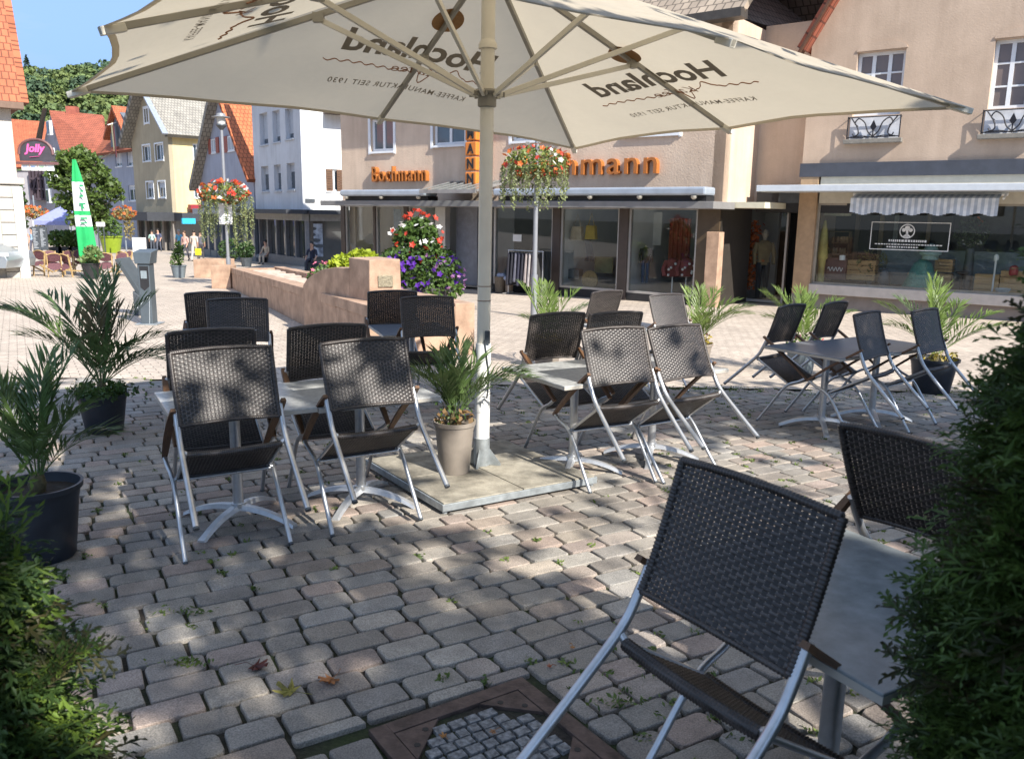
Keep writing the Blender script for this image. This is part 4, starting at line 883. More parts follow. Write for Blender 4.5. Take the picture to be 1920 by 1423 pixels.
def slab(name, pts, th, mt, parent, uv=True):
    """roof plane: first edge along the eave; thickness downwards; uv metres for tiles"""
    P = A(pts, float); n = np.cross(P[1]-P[0], P[-1]-P[0]); n /= np.linalg.norm(n); n = n if n[2] > 0 else -n
    m = M(); m.prism(P, -n*th); o = m.build(name, mt, parent)
    ex = (P[1]-P[0])/np.linalg.norm(P[1]-P[0]); ey = np.cross(n, ex); ey = ey if ey[2] > 0 else -ey; org = ORG.get(parent.name, np.zeros(3))
    lay = o.data.uv_layers.new(name='roof'); 
    for lp in o.data.loops:
        q = A(o.data.vertices[lp.vertex_index].co) + org - P[0]; lay.data[lp.index].uv = (float(q@ex), float(q@ey))
    return o
TILE_O = tile_mat('orange clay tiles', (.52,.15,.055), (.46,.13,.05), .24, .36); TILE_R = tile_mat('red brown clay tiles', (.36,.105,.06), (.32,.095,.055), .24, .36)
TILE_OX = tile_mat('bright orange clay tiles', (.43,.125,.055), (.36,.105,.048), .21, .31); TILE_G = tile_mat('weathered grey tiles', (.30,.28,.24), (.25,.235,.205), .26, .36); TILE_B = tile_mat('grey brown tiles', (.36,.29,.22), (.30,.24,.185), .22, .3)
def render_wall(name, c, c2=None, b=.35, bs=35):
    m = mat(name, c, .9, 0, .07, .8, col2=c2, bump=b, bs=bs, fine=.12); nt = m.node_tree; L = nt.links.new
    pb = next(n for n in nt.nodes if n.type == 'BSDF_PRINCIPLED'); src = pb.inputs['Base Color'].links[0].from_socket
    tc = nd(nt, 'TexCoord'); mp = nd(nt, 'Mapping'); mp.inputs['Scale'].default_value = (2.2,2.2,.22); L(tc.outputs['Object'], mp.inputs[0])
    n = nd(nt, 'TexNoise', Scale=1.6, Detail=6.0, Roughness=.6); L(mp.outputs[0], n.inputs['Vector']); n2 = nd(nt, 'TexNoise', Scale=.35, Detail=4.0); L(tc.outputs['Object'], n2.inputs['Vector'])
    ad = nd(nt, 'Math', operation='MULTIPLY'); L(n.outputs[0], ad.inputs[0]); L(n2.outputs[0], ad.inputs[1])
    rp = nd(nt, 'ValToRGB'); e = rp.color_ramp.elements; e[0].position = .14; e[0].color = (.70,.68,.66,1); e[1].position = .30; e[1].color = (1.03,1.03,1.03,1); L(ad.outputs[0], rp.inputs[0])
    mx = nd(nt, 'MixRGB', blend_type='MULTIPLY'); mx.inputs[0].default_value = .42; L(src, mx.inputs[1]); L(rp.outputs[0], mx.inputs[2]); L(mx.outputs[0], pb.inputs['Base Color']); return m
WOODBRD = mat('verge board', (.10,.045,.025), .6, 0, .2, 5)
# ------------------------------------------------------------------ pink shop house
def pink_house():
    C0 = A([5.2, 21.1]); a = -38.0; pl = Plane(C0, a); gz0 = gz(0, 23)          # s < 0 to the left of the corner
    t = thing('pink_shop_house', 'pink rendered shop house with orange letters and glass shop fronts', 'house', (C0[0], C0[1], gz0))
    PINK = render_wall('pink roughcast', (.56,.43,.325), (.60,.47,.36), .9, 22)
    L = pl.st(641, 330)[0]; zs = pl.st(1000, 372)[1]; zt = 6.5; zg = pl.st(1000, 386)[1]
    wins = [(695,222,738,284), (812,205,872,272)]; R = [pl.rect(*w) for w in wins]
    R += [(R[1][0]+3.2, R[1][0]+5.0, R[1][2], R[1][3]), (-2.9, -1.3, R[1][2], R[1][3])]
    m = M(); wall_holes(m, pl, L, 0, zg, zt, R, .3); m.build('front_wall', PINK, t)
    for q in R: window(pl, q, t, WFRAME, darkglass('blue grey window glass', (.10,.13,.15)), 1, 0, .09, True, .10, surround=.10)
    # return wall and set back wing towards the tan house
    plr = Plane(C0, a+90); Rl = 2.05
    m = M(); fb(m, plr, 0.0, Rl, zg, zt, -.3, .0); m.build('return_wall', PINK, t)
    Cw = plr.p(Rl, 0); plw = Plane(Cw, a); Wl = 4.6
    m = M(); fb(m, plw, 0, Wl, zg, 6.6, -.3, 0); m.build('wing_wall', PINK, t)
    m = M(); fb(m, plr, .03, Rl-.02, gz0-.3, zg-.002, -.2, -.02); m.build('passage_wall', mat('dark brown cladding', (.03,.025,.02), .6), t)
    m = M(); fb(m, pl, L, 0, gz0-.3, zt, -8, -7.7); fb(m, pl, L, L+.3, gz0-.3, zt, -7.69, -.31); m.build('rear_wall', PINK, t)
    # roof: slate brown tiles, eaves, blue flashing
    e0, e1 = pl.p(L-.5, zt, .6), pl.p(.5, zt, .6); r0, r1 = pl.p(L-.5, zt+4.2, -4), pl.p(.5, zt+4.2, -4); b0, b1 = pl.p(L-.5, zt, -8.4), pl.p(.5, zt, -8.4)
    slab('roof', [e0, e1, r1, r0], .15, TILE_B, t); slab('roof', [b1, b0, r0, r1], .15, TILE_B, t)
    m = M(); fb(m, pl, L-.5, .5, zt-.22, zt-.02, .35, .75); m.build('gutter', mat('gutter zinc', (.08,.07,.06), .5, .4), t)
    w0, w1 = D(1396, 36, 23.5), D(1530, 76, 26.5); w2, w3 = D(1560, 5, 29.5), D(1385, -75, 27.5)
    ro = slab('wing_roof', [w0, w1, w2, w3], .18, TILE_B, t)
    m = M(); m.prism([w0+A([0,0,-.22]), w1+A([0,0,-.22]), w1+A([.1,.9,-.9]), w0+A([.1,.9,-.9])], (0,0,-.12)); m.build('eaves_soffit', DGREY, t)
    m = M(); m.bar(D(1385, 38, 23.2), D(1398, -30, 25.2), .32, .10); m.build('blue_flashing', mat('blue grey flashing', (.20,.27,.40), .4, .3, .3, 30), ro)
    m = M(); m.bar(w2+A([0,0,.06]), w3+A([0,0,.06]), .22, .12); m.build('white_verge', WHITE, ro)
    # letters
    LET = mat('orange brown letters', (.38,.125,.025), .5, 0, .12, 20)
    def sign(x0, y0, x1, y1, nm):
        s0, s1, z0, z1 = pl.rect(x0, y0, x1, y1); m = M(); text_fit(m, 'Bochmann', pl.p(s0, z0, .06), pl.d, (0,0,1), pl.n, s1-s0, z1-z0, 0, .005, .10)
        o = m.build(nm, LET, t); return o
    sign(703, 312, 805, 341, 'sign_letters'); sign(968, 286, 1237, 329, 'sign_letters')
    sx, _ = pl.st(884, 300, .4); zb = pl.st(884, 349, .5)[1]; bh = pl.st(884, 321, .5)[1]-zb
    for k, chh in enumerate('NNAMHCOB'):
        z0 = zb + bh*k*1.0; m = M(); fb(m, pl, sx-.22, sx+.22, z0+.02, z0+bh-.02, .12, .45)
        bx = m.build('sign_box', mat('orange sign box', (.60,.19,.03), .4, 0, .08), t, bevel=.03)
        m = M(); plb = Plane(pl.p(sx+.135, 0, .78), a+90)
        text_fit(m, chh, pl.p(sx-.13, z0+.07, .452), pl.d, (0,0,1), pl.n, .26, bh-.14, 0, .03, .012)
        m.build('sign_letter', BLACK, bx)
    # slab canopy, awning boxes
    pc = pl.shift(1.25); ca, cb = pc.st(600, 376)[0], .35
    conc = mat('painted concrete edge', (.19,.185,.18), .7, 0, .12, 3); zc1, zc0 = pc.st(1000, 377)[1], pc.st(1000, 389)[1]
    m = M(); fb(m, pl, ca, cb, zc0, zc1, 0.001, 1.25); m.build('canopy_slab', conc, t, bevel=.01)
    CAS = mat('pale blue grey awning box', (.38,.43,.49), .35, .3, .1, 3)
    def cassette(x0, x1):
        s0, s1 = pc.st(x0, 365)[0], pc.st(x1, 365)[0]; h = zc1+.14; m = M(); fb(m, pl, s0, s1, h, h+.20, .75, 1.35); o = m.build('awning_box', CAS, t, bevel=.05)
        m = M(); fb(m, pl, s0+.05, s1-.05, zc1+.002, h-.002, .7, 1.15); m.build('shadow_gap', BLACK, o)
        n = max(2, int((s1-s0)/1.3)); lm = mat('lamp housing', (.4,.38,.33), .4, .3)
        for k in range(n): q = s0+.3+(s1-s0-.6)*k/max(1,n-1); m = M(); m.lathe([(.03,-.06),(.075,-.02),(.075,.03)], pl.p(q, h-.04, 1.30), 10); m.build('spot_lamp', lm, o, smooth=True)
    cassette(641, 800); cassette(928, 1325)
    m = M(); s0, s1 = pc.st(800, 360)[0], pc.st(905, 360)[0]; fb(m, pl, s0, s1, zc1+.30, zc1+.33, .1, 1.3)
    for k in range(7): q = s0+(s1-s0)*k/6; m.bar(pl.p(q, zc1+.60, .05), pl.p(q, zc1+.28, 1.55), .05, .07)
    m.bar(pl.p(s0, zc1+.26, 1.55), pl.p(s1, zc1+.26, 1.55), .06, .10); o = m.build('porch_frame', mat('porch steel', (.3,.29,.28), .5, .4), t)
    m = M(); m.prism([pl.p(s0, zc1+.63, .05), pl.p(s1, zc1+.63, .05), pl.p(s1, zc1+.31, 1.56), pl.p(s0, zc1+.31, 1.56)], (0,0,-.012)); m.build('porch_glass', GLASS, o)
    # shop front
    BRN = mat('dark brown pilaster', (.055,.04,.033), .5, 0, .15, 5); FRA = mat('aluminium shop frame', (.42,.41,.39), .4, .5, .06)
    zf = gz0 + .02; bays = [(648,701), (705,758), (766,818), (925,1036), (1050,1160), (1177,1306)]
    plinth = pl.st(1105, 543)[1]; m = M()
    for x0, x1 in bays:
        s0, s1 = pl.st(x0, 460)[0], pl.st(x1, 460)[0]; m2 = M(); f = .06; zz = plinth if x0 > 1000 else zf+.15
        fb(m2, pl, s0, s0+f, zz, zg, -.14, -.02); fb(m2, pl, s1-f, s1, zz, zg, -.14, -.02); fb(m2, pl, s0+f, s1-f, zg-.08, zg, -.14, -.02); fb(m2, pl, s0+f, s1-f, zz, zz+f, -.14, -.02)
        o = m2.build('shop_window', FRA, t); m2 = M(); fb(m2, pl, s0+f, s1-f, zz+f, zg-.08, -.09, -.075); m2.build('pane', GLASS, o)
        m2 = M(); fb(m2, pl, s0, s1, zf-.2, zz-.002, -.2, -.01); m2.build('stall_riser', BLACK, o)
    for x0, x1 in ((641,648), (701,705), (758,766), (818,836), (1036,1050), (1160,1177)):
        m = M(); fb(m, pl, pl.st(x0,460)[0], pl.st(x1,460)[0], zf-.2, zg, -.2, .03); m.build('pilaster', BRN if x0 != 818 else FRA, t)
    m = M(); fb(m, pl, pl.st(1306,460)[0], -.02, zf-.2, zg, -.25, .02); m.build('corner_panel', mat('olive brown panel', (.085,.06,.035), .35, 0, .15, 4), t)
    m = M(); q = pl.st(1345,480)[0]; fb(m, pl, q-.17, q+.17, zf-.2, pl.st(1345,435)[1], .04, .34); m.build('sandstone_post', SAND, t, bevel=.01)
    # entrance
    s0, s1 = pl.st(838, 460)[0], pl.st(920, 460)[0]; m = M(); fb(m, pl, s0, s0+.9, zf, zg-.02, -.5, -.45); m.build('door', mat('grey door leaf', (.16,.17,.20), .4), t)
    # interior
    WI = mat('shop interior wall', (.62,.62,.62), .8, 0, .1, 1); FI = mat('shop floor', (.22,.19,.16), .6, 0, .1, 2)
    m = M(); fb(m, pl, L+.35, 0, zf-.3, zg, -4.2, -4.0, 0); fb(m, pl, L+.35, 0, zf-.05, zf, -4.0, -.26, 1); fb(m, pl, L+.35, 0, zg, zg+.1, -4.0, -.31, 0)
    for x in (762, 1043, 1168, 1320): q = pl.st(x, 460)[0]; fb(m, pl, q-.04, q+.04, zf, zg, -3.9, -.25, 0)
    m.build('shop_interior', [WI, FI], t)
    m = M(); q0 = pl.st(838,460)[0]; fb(m, pl, q0+.95, pl.st(922,460)[0], zf, zg, -2.4, -2.3); m.build('dark_shelving', BLACK, t)
    # recess shop window of the wing
    W0, W1 = plw.st(1364, 480)[0], plw.st(1474, 480)[0]; zw0 = plw.st(1420, 566)[1]
    m = M(); fb(m, plw, W0, W0+.08, zw0, zg, -.1, .02); fb(m, plw, W1-.05, W1, zw0, zg, -.1, .02); fb(m, plw, W0+.08, W1-.05, zw0, zw0+.07, -.1, .02); o = m.build('shop_window', FRA, t)
    m = M(); fb(m, plw, W0+.08, W1-.05, zw0+.07, zg, -.06, -.045); m.build('pane', GLASS, o)
    m = M(); fb(m, plw, W1, Wl, zf-.3, zg, -1.8, -1.7); fb(m, plw, -.2, W1, zf-.3, zg, -2.2, -2.1); fb(m, plw, -.2, Wl, zf-.06, zf-.01, -2.1, .9); m.build('recess_wall', BLACK, t)
    m = M(); fb(m, plw, 0.30, 4.4, zc0-.05, zc1+.42, .005, .6); m.build('wing_canopy', BLACK, t, bevel=.01); m = M(); fb(m, plw, .9, 3.2, zc1+.02, zc1+.30, .601, .62); m.build('sign_panel', DGREY, t)
    m = M(); fb(m, plr, 0.02, 1.6, zc0+.04, zc1+.01, .0, 1.1); m.build('lit_fascia', mat('sunlit fascia', (.60,.56,.42), .6, 0, .05), t)  # pale warm colour stands for the sun on this end of the fascia
    return pl, plw, zf, zg, t
PK = pink_house()
def stand(pl, px, py, off):                             # a spot of the floor plane inside/outside a facade
    s, _ = pl.st(px, py, off); return s
def mannequin(pl, px, off, z0, h, label, top, bottom, head=True, skin=(.45,.38,.30)):
    s = stand(pl, px, 480, off); b = pl.p(s, z0, off); t = thing('mannequin', label, 'mannequin', b, 'shop window mannequins'); k = h/1.75
    cm = mat('mannequin skin', skin, .5); 
    m = M()
    for sx in (-1, 1): m.tube([b+A([sx*.09*k, 0, 0]), b+A([sx*.10*k, 0, .5*k]), b+A([sx*.09*k, 0, .92*k])], [.055*k,.07*k,.095*k], 10)
    m.build('trousers', bottom, t, smooth=True)
    m = M(); m.lathe([(.15*k,.86*k),(.135*k,1.08*k),(.18*k,1.30*k),(.17*k,1.42*k),(.06*k,1.50*k)], b, 14, 0, 1.15, .7)
    for sx in (-1, 1): m.tube(cr([b+A([sx*.19*k, 0, 1.42*k]), b+A([sx*.25*k, -.02, 1.15*k]), b+A([sx*.24*k, -.08*k, .88*k])], 4), [.06*k]*5+[.05*k]*4, 8)
    m.build('jacket', top, t, smooth=True)
    m = M(); m.tube([b+A([0,0,1.46*k]), b+A([0,0,1.56*k])], .05*k, 8)
    if head: m.ball(b+A([0,-.01,1.65*k]), .10*k, 12, 0, (.85,1,1.2))
    m.build('head', cm, t, smooth=True)
CLO = lambda n, c: mat(n, c, .85, 0, .2, 8, bump=.3, bs=60)
def displays():
    pl, plw, zf, zg, _ = PK
    mannequin(pl, 1211, -.7, zf+.45, 1.15, 'small child mannequin in a dark coat in the pink house window', CLO('dark coat', (.03,.03,.04)), CLO('blue jeans', (.06,.10,.18)), False)
    mannequin(plw, 1432, -.45, zf+.10, 1.85, 'tall mannequin in a tan jacket in the dark corner window', CLO('tan jacket', (.26,.19,.10)), CLO('dark trousers', (.02,.022,.03)))
    def item(nm, lab, cat, f, mt, **kw):
        m = M(); f(m); o = m.build(nm, mt, None, **kw); tag(o, lab, cat, 'goods shown in the pink house windows'); return o
    F = lambda x, y, off: pl.st(x, y, off)
    def bx(x0, y0, x1, y1, off, dp=.25): 
        r = pl.rect(x0, y0, x1, y1, off); return lambda m: fb(m, pl, r[0], r[1], r[2], r[3], off-dp, off)
    item('display_cube', 'grey display cube on the window floor beside the round basket', 'display cube', bx(1063, 505, 1085, 523, -.6), CLO('grey card', (.10,.12,.13)), bevel=.01)
    c = pl.st(1105, 528, -.5); item('wicker_basket', 'round straw disc standing in the second shop window', 'basket', lambda m: m.prism([pl.p(c[0]+.27*math.cos(q*.3142), c[1]+.05+.27*math.sin(q*.3142), -.5) for q in range(20)], pl.n*-.06), mat('straw', (.32,.22,.10), .8, 0, .3, 30, bump=.4))
    for (x, y, w, h, col, lb) in ((1080, 438, 22, 26, (.52,.42,.30), 'cream shoulder bag hanging in the second shop window'), (1106, 436, 20, 26, (.42,.29,.04), 'mustard yellow bag hanging in the second shop window')):
        r = pl.rect(x-w/2, y-h/2, x+w/2, y+h/2, -.5)
        def bag(m, r=r):
            m.prism([pl.p(r[0], r[2], -.5), pl.p(r[1], r[2], -.5), pl.p(r[1]-.05, r[3], -.5), pl.p(r[0]+.05, r[3], -.5)], pl.n*-.15); c_ = (r[0]+r[1])/2
            m.tube([pl.p(r[0]+.08, r[3], -.57), pl.p(c_, r[3]+.35, -.57), pl.p(r[1]-.08, r[3], -.57)], .012, 6)
        item('bag', lb, 'bag', bag, CLO('bag fabric', col), bevel=.02)
    r = pl.rect(1095, 452, 1118, 490, -.5)
    item('draped_scarf', 'black and white scarf draped below the yellow bag', 'scarf', lambda m: [m.tube(cr([pl.p(r[0]+.05*k, r[3], -.55), pl.p(r[0]+.10+.06*k, (r[2]+r[3])/2, -.5), pl.p(r[0]+.05+.08*k, r[2], -.52)], 4), .035, 6) for k in range(4)], CLO('black and white cloth', (.06,.06,.07)), smooth=True)
    r = pl.rect(1115, 482, 1148, 512, -.9); item('olive_board', 'olive backing board low in the second shop window', 'board', lambda m: fb(m, pl, r[0], r[1], r[2], r[3], -.95, -.9), CLO('olive board', (.20,.19,.10)))
    for x, lb in ((1262, 'red and white jumper on a stand in the third shop window'), (1288, 'dusty red jumper with white motif right in the third shop window')):
        r = pl.rect(x-15, 484, x+12, 512, -.6); cx = (r[0]+r[1])/2; b = pl.p(cx, r[2]-.1, -.65)
        def jump(m, b=b, r=r):
            h = r[3]-r[2]+.1; m.lathe([(.17,0),(.18,h*.5),(.20,h*.8),(.08,h)], b, 12, 0, 1.1, .6)
            for s in (-1, 1): m.tube([b+A([s*.18,0,h*.85]), b+A([s*.27,-.05,h*.4]), b+A([s*.24,-.1,.02])], .06, 8)
            m.tube([b+A([0,0,-.6]), b], .02, 6, 1)
            for k in range(7): m.ball(b+A([.17*math.sin(k*1.7-1), -.14, h*(.1+.1*k)]), .035, 6, 1)
        m = M(); jump(m); o = m.build('jumper', [CLO('red wool', (.20,.05,.045)), WHITE], None, smooth=True); tag(o, lb, 'jumper', 'goods shown in the pink house windows')
    r = pl.rect(1258, 410, 1296, 462, -1.2); item('brick_red_curtain', 'rust red hanging fabric at the back of the third shop window', 'curtain', lambda m: [m.tube([pl.p(r[0]+.07*k, r[2]-.4, -1.2+.03*(k % 2)), pl.p(r[0]+.07*k, r[3], -1.2+.03*(k % 2))], .045, 8) for k in range(int((r[1]-r[0])/.07)+1)], CLO('rust cloth', (.24,.055,.03)), smooth=True)
    r = pl.rect(1203, 398, 1240, 460, -1.6); item('poster_board', 'pale poster panel behind the child mannequin', 'panel', lambda m: fb(m, pl, r[0], r[1], r[2], r[3], -1.65, -1.6), WHITE)
    r = pl.rect(960, 440, 976, 453, -.02); item('window_notice', 'small white notice stuck on the first big shop window', 'notice', lambda m: fb(m, pl, r[0], r[1], r[2], r[3], -.07, -.065), WHITE)
    r = pl.rect(729, 392, 743, 432, -.06); item('window_banner', 'narrow blue grey banner in the left shop windows', 'banner', lambda m: fb(m, pl, r[0], r[1], r[2], r[3], -.30, -.28), CLO('blue grey banner', (.12,.16,.21)))
    # autumn garland beside the tall mannequin
    rng = np.random.default_rng(77); s0 = plw.st(1410, 480, -.35)[0]; P = A([plw.p(s0 + rng.normal()*.09, zf+.3+1.9*rng.random(), -.40+rng.normal()*.06) for _ in range(420)]); m = M(); m.quads(leafquads(P, .11, rng, 0, .7))
    o = m.build('autumn_garland', mat('orange autumn leaves', (.55,.13,.02), .6, 0, .4, 9, trans=.3)); tag(o, 'garland of orange leaves beside the tall mannequin', 'garland')
    # clothes rack and boxes before the entrance
    s, _ = pl.st(985, 500, .7); b = pl.p(s, gz(0, 24.0), .7); t = thing('clothes_rack', 'chrome clothes rack with dark and grey garments outside the pink house', 'clothes rack', b); m = M()
    for q in (-.62, .62): m.tube([b+pl.d*q, b+pl.d*q+A([0,0,1.28])], .018, 6); m.tube([b+pl.d*q-pl.n*.25+A([0,0,.03]), b+pl.d*q+pl.n*.25+A([0,0,.03])], .018, 6)
    m.tube([b-pl.d*.65+A([0,0,1.28]), b+pl.d*.65+A([0,0,1.28])], .018, 6); m.build('rail', ALU, t)
    cols = [(.02,.02,.03), (.02,.02,.028), (.10,.10,.13), (.03,.03,.05), (.02,.02,.03), (.28,.24,.23), (.36,.33,.32), (.14,.12,.13), (.03,.03,.03)]
    for k, c in enumerate(cols):
        q = b + pl.d*(-.52+.128*k); m = M(); l = .95-.05*(k % 3)
        m.hexa([q-pl.d*.05-pl.n*.20+A([0,0,1.22-l]), q+pl.d*.05-pl.n*.20+A([0,0,1.22-l]), q+pl.d*.05+pl.n*.22+A([0,0,1.22-l]), q-pl.d*.05+pl.n*.22+A([0,0,1.22-l]), q-pl.d*.03-pl.n*.13+A([0,0,1.22]), q+pl.d*.03-pl.n*.13+A([0,0,1.22]), q+pl.d*.03+pl.n*.15+A([0,0,1.22]), q-pl.d*.03+pl.n*.15+A([0,0,1.22])]); m.build('garment', CLO('garment cloth', c), t, bevel=.03)
    for x, y, w, h, c, lb in ((914, 548, .34, .55, (.24,.22,.20), 'grey bin with blue and white contents by the parasol pole'), (938, 549, .36, .48, (.16,.12,.08), 'brown woven basket standing before the shop window'), (955, 551, .26, .42, (.20,.15,.11), 'smaller brown basket next to the clothes rack')):
        s, _ = pl.st(x, 520, .45); b = pl.p(s, gz(0, 24.3), .45); t = thing('sales_bin', lb, 'basket', b, 'baskets before the shop'); m = M(); m.lathe([(w*.42,0),(w*.5,h),(w*.46,h),(w*.40,.05)], b, 14); m.build('tub', mat('bin weave', c, .7, 0, .3, 20, bump=.4), t, smooth=True)
        m = M(); rs = random.Random(x)
        for k in range(5): m.ball(b+A([rs.uniform(-.1,.1), rs.uniform(-.1,.1), h+.02]), .08, 8)
        m.build('contents', CLO('folded wares', (.3,.33,.42)), t, smooth=True)
    s, _ = pl.st(885, 505, -.8); b = pl.p(s, zf, -.8); t = thing('sales_table', 'small white table in the dark shop entrance', 'table', b); m = M(); m.obox(b+A([0,0,.78]), pl.d*.45, pl.n*.3, (0,0,.025)); m.build('tabletop', WHITE, t, bevel=.01)
    for q in ((-.4,-.25),(.4,-.25),(-.4,.25),(.4,.25)): m = M(); c = b+pl.d*q[0]+pl.n*q[1]; m.tube([c, c+A([0,0,.755])], .022, 6); m.build('leg', WHITE, t)
    m = M(); s, _ = pl.st(880, 540, .9); b = pl.p(s, gz(0, 24.8)+.0, .9)
    m.obox(b+A([0,0,.012]), pl.d*.9, pl.n*.55, (0,0,.008)); tag(m.build('door_mat', mat('dark door mat', (.02,.022,.03), .95, 0, .3, 60, bump=.5), None), 'dark mat before the pink house entrance', 'door mat')
displays()
# ------------------------------------------------------------------ tan gabled house
def tan_house():
    P0 = A([9.08, 19.91]); pl = Plane(P0, -36.0); g0 = gz(0, 19.9)
    TAN = render_wall('tan plaster', (.47,.355,.265), (.51,.39,.295), .35, 30)
    t = thing('tan_gabled_house', 'tan plastered gabled house with iron railed windows over a gift shop', 'house', (P0[0], P0[1], g0))
    s0 = pl.st(1505, 300)[0]; s1 = s0 + 11.5; zf = pl.st(1700, 303)[1]; ze = pl.st(1527, 80)[1]
    w1 = pl.rect(1603, 96, 1693, 222); w2 = pl.rect(1862, 50, 1962, 182); dz = w2[3]-w2[2]
    w1 = (w1[0], w1[1], w1[3]-dz, w1[3]); w2 = (w2[0], w2[0]+(w1[1]-w1[0])*1.0, w1[2], w1[3]); w3 = (w2[0]+3.1, w2[1]+3.1, w2[2], w2[3]); W3 = [w1, w2, w3]
    apx = (s0+s1)/2; slope = (pl.st(1575, 0)[1]-ze)/(pl.st(1575, 0)[0]-pl.st(1527, 80)[0])
    m = M(); wall_holes(m, pl, s0, s1, zf, ze, W3, .32); za = ze + slope*(apx-s0); fpoly(m, pl, [(s0, ze+.0005), (s1, ze+.0005), (apx, za)], -.32, 0)
    m.build('gable_wall', TAN, t)
    m = M(); fb(m, pl, s0, s0+.3, g0-.3, ze, -9, -.321); fb(m, pl, s1-.3, s1, g0-.3, ze, -9, -.321); m.build('side_wall', TAN, t)
    for w in W3:
        o = window(pl, w, t, WFRAME, darkglass('curtained glass', (.16,.12,.10)), 2, 2, .075, False, .16)
        arch = M(); c = (w[0]+w[1])/2; hw = (w[1]-w[0])/2; n = 10
        # flat segmental arch recess over the window, drawn as a shallow reveal with a tan rim
        rim = [(c+hw*1.06*math.cos(q*math.pi/n), w[3]+.02+.20*math.sin(q*math.pi/n)) for q in range(n+1)]
        fpoly(arch, pl, [(a_, b_) for a_, b_ in rim], .0005, .02); arch.build('arch_head', TAN, o)
        m = M(); 
        for q in (0, 1, 2): fb(m, pl, w[0]+.1+.28*q, w[0]+.30+.28*q, w[2]+.1, w[3]-.1, -.209, -.20)
        m.build('curtain', mat('salmon curtain', (.34,.17,.13), .8, 0, .2, 5), o)
        # iron railing with scrolls, on a stone sill, white board behind
        zs0 = w[2]-.02; rh = .5; m = M(); fb(m, pl, w[0]-.02, w[1]+.02, zs0-.52, zs0-.0, -.02, .015); m.build('balcony_board', mat('white balcony board', (.62,.63,.66), .6), o)
        m = M(); T = lambda a_, b_: pl.p(a_, b_, .10)
        for zz in (zs0-.02, zs0-.48): m.tube([T(w[0]-.05, zz), T(w[1]+.05, zz)], .014, 6)
        for ss in (w[0]-.05, w[1]+.05): m.tube([T(ss, zs0-.51), T(ss, zs0)], .014, 6); m.tube([T(ss, zs0-.03), pl.p(ss, zs0-.03, 0)], .012, 6)
        mid = zs0-.25
        for sg in (-1, 1):
            m.tube(cr([T(c, mid-.22), T(c+sg*.12, mid-.10), T(c+sg*.20, mid+.10), T(c+sg*.34, mid+.2), T(c+sg*.42, mid+.1), T(c+sg*.35, mid+.02)], 5), .016, 6)
            m.tube(cr([T(c+sg*hw*.98, mid+.24), T(c+sg*hw*.70, mid+.02), T(c+sg*hw*.62, mid-.14), T(c+sg*hw*.78, mid-.20), T(c+sg*hw*.86, mid-.14)], 5), .016, 6)
            m.tube(cr([T(c+sg*.02, mid-.24), T(c+sg*hw*.45, mid-.2), T(c+sg*hw*.95, mid-.22)], 4), .012, 6)
        m.prism([T(c-.07, mid+.0), T(c, mid-.10), T(c+.07, mid), T(c, mid+.16)], pl.n*.02); m.tube([T(c, mid-.26), T(c, mid+.0)], .014, 6)
        m.build('railing', mat('wrought iron', (.02,.02,.025), .5, .4), o)
        m = M(); fb(m, pl, w[0]-.12, w[1]+.12, zs0-.62, zs0-.521, -.02, .16); m.build('stone_sill', mat('grey stone sill', (.20,.185,.16), .8, 0, .2, 8), o, bevel=.01)
    # roof, verge
    A0, A1 = (s0-.25, ze-.25*slope), (apx, za+.02); th = 9.2
    slab('roof', [pl.p(A0[0], A0[1]+.3, -th), pl.p(A0[0], A0[1]+.3, .35), pl.p(apx, za+.35, .35), pl.p(apx, za+.35, -th)], .2, TILE_R, t)
    slab('roof', [pl.p(s1+.25, A0[1]+.3, .35), pl.p(s1+.25, A0[1]+.3, -th), pl.p(apx, za+.35, -th), pl.p(apx, za+.35, .35)], .2, TILE_R, t)
    m = M(); m.bar(pl.p(A0[0], A0[1]+.02, .30), pl.p(apx, za+.08, .30), .06, .30, up=pl.n); m.bar(pl.p(s1+.25, A0[1]+.02, .30), pl.p(apx, za+.08, .30), .06, .30, up=pl.n); m.build('verge_board', WOODBRD, t)
    # fascia band, cream band, white flat blind box
    zb = pl.st(1700, 330)[1]; zc = pl.st(1700, 346)[1]; zh = pl.st(1700, 382)[1]
    m = M(); fb(m, pl, s0-.02, s1, zb, zf-.001, -.3, .10); m.build('fascia', mat('slate fascia', (.05,.055,.07), .6, 0, .15, 4), t)
    m = M(); fb(m, pl, s0+.5, s1, zh, zb-.001, -.3, .04); m.build('cream_band', mat('cream band', (.50,.46,.37), .7, 0, .08), t)
    pa = pl.shift(1.1); aa = pa.st(1418, 353)[0]; z0, z1 = pa.st(1500, 359)[1], pa.st(1500, 347)[1]
    m = M(); fb(m, pl, aa, s1+.5, z0, z1, .05, 1.1); m.build('flat_canopy', mat('white canopy sheet', (.52,.56,.60), .5, 0, .06), t, bevel=.01)
    # pier, sill, plinth
    S0, S1 = pl.st(1494, 450)[0], pl.st(1527, 450)[0]
    sillz = lambda x, y: pl.st(x, y)[1]; zs1, zs0 = (sillz(1520, 527)+sillz(1907, 560))/2, (sillz(1517, 543)+sillz(1913, 583))/2
    m = M(); fb(m, pl, S0, S1, zs0-.02, zf-.3, -.3, .08); m.build('stone_pier', mat('brown stone pier', (.36,.24,.14), .8, 0, .15, 5, bump=.2), t, bevel=.01)
    m = M(); fb(m, pl, S0, S1, g0-.4, zs0-.022, -.3, .07); fb(m, pl, S1, s1, g0-.4, zs0, -.3, .02); m.build('plinth', mat('grey plinth', (.20,.175,.16), .85, 0, .15, 3, bump=.2), t)
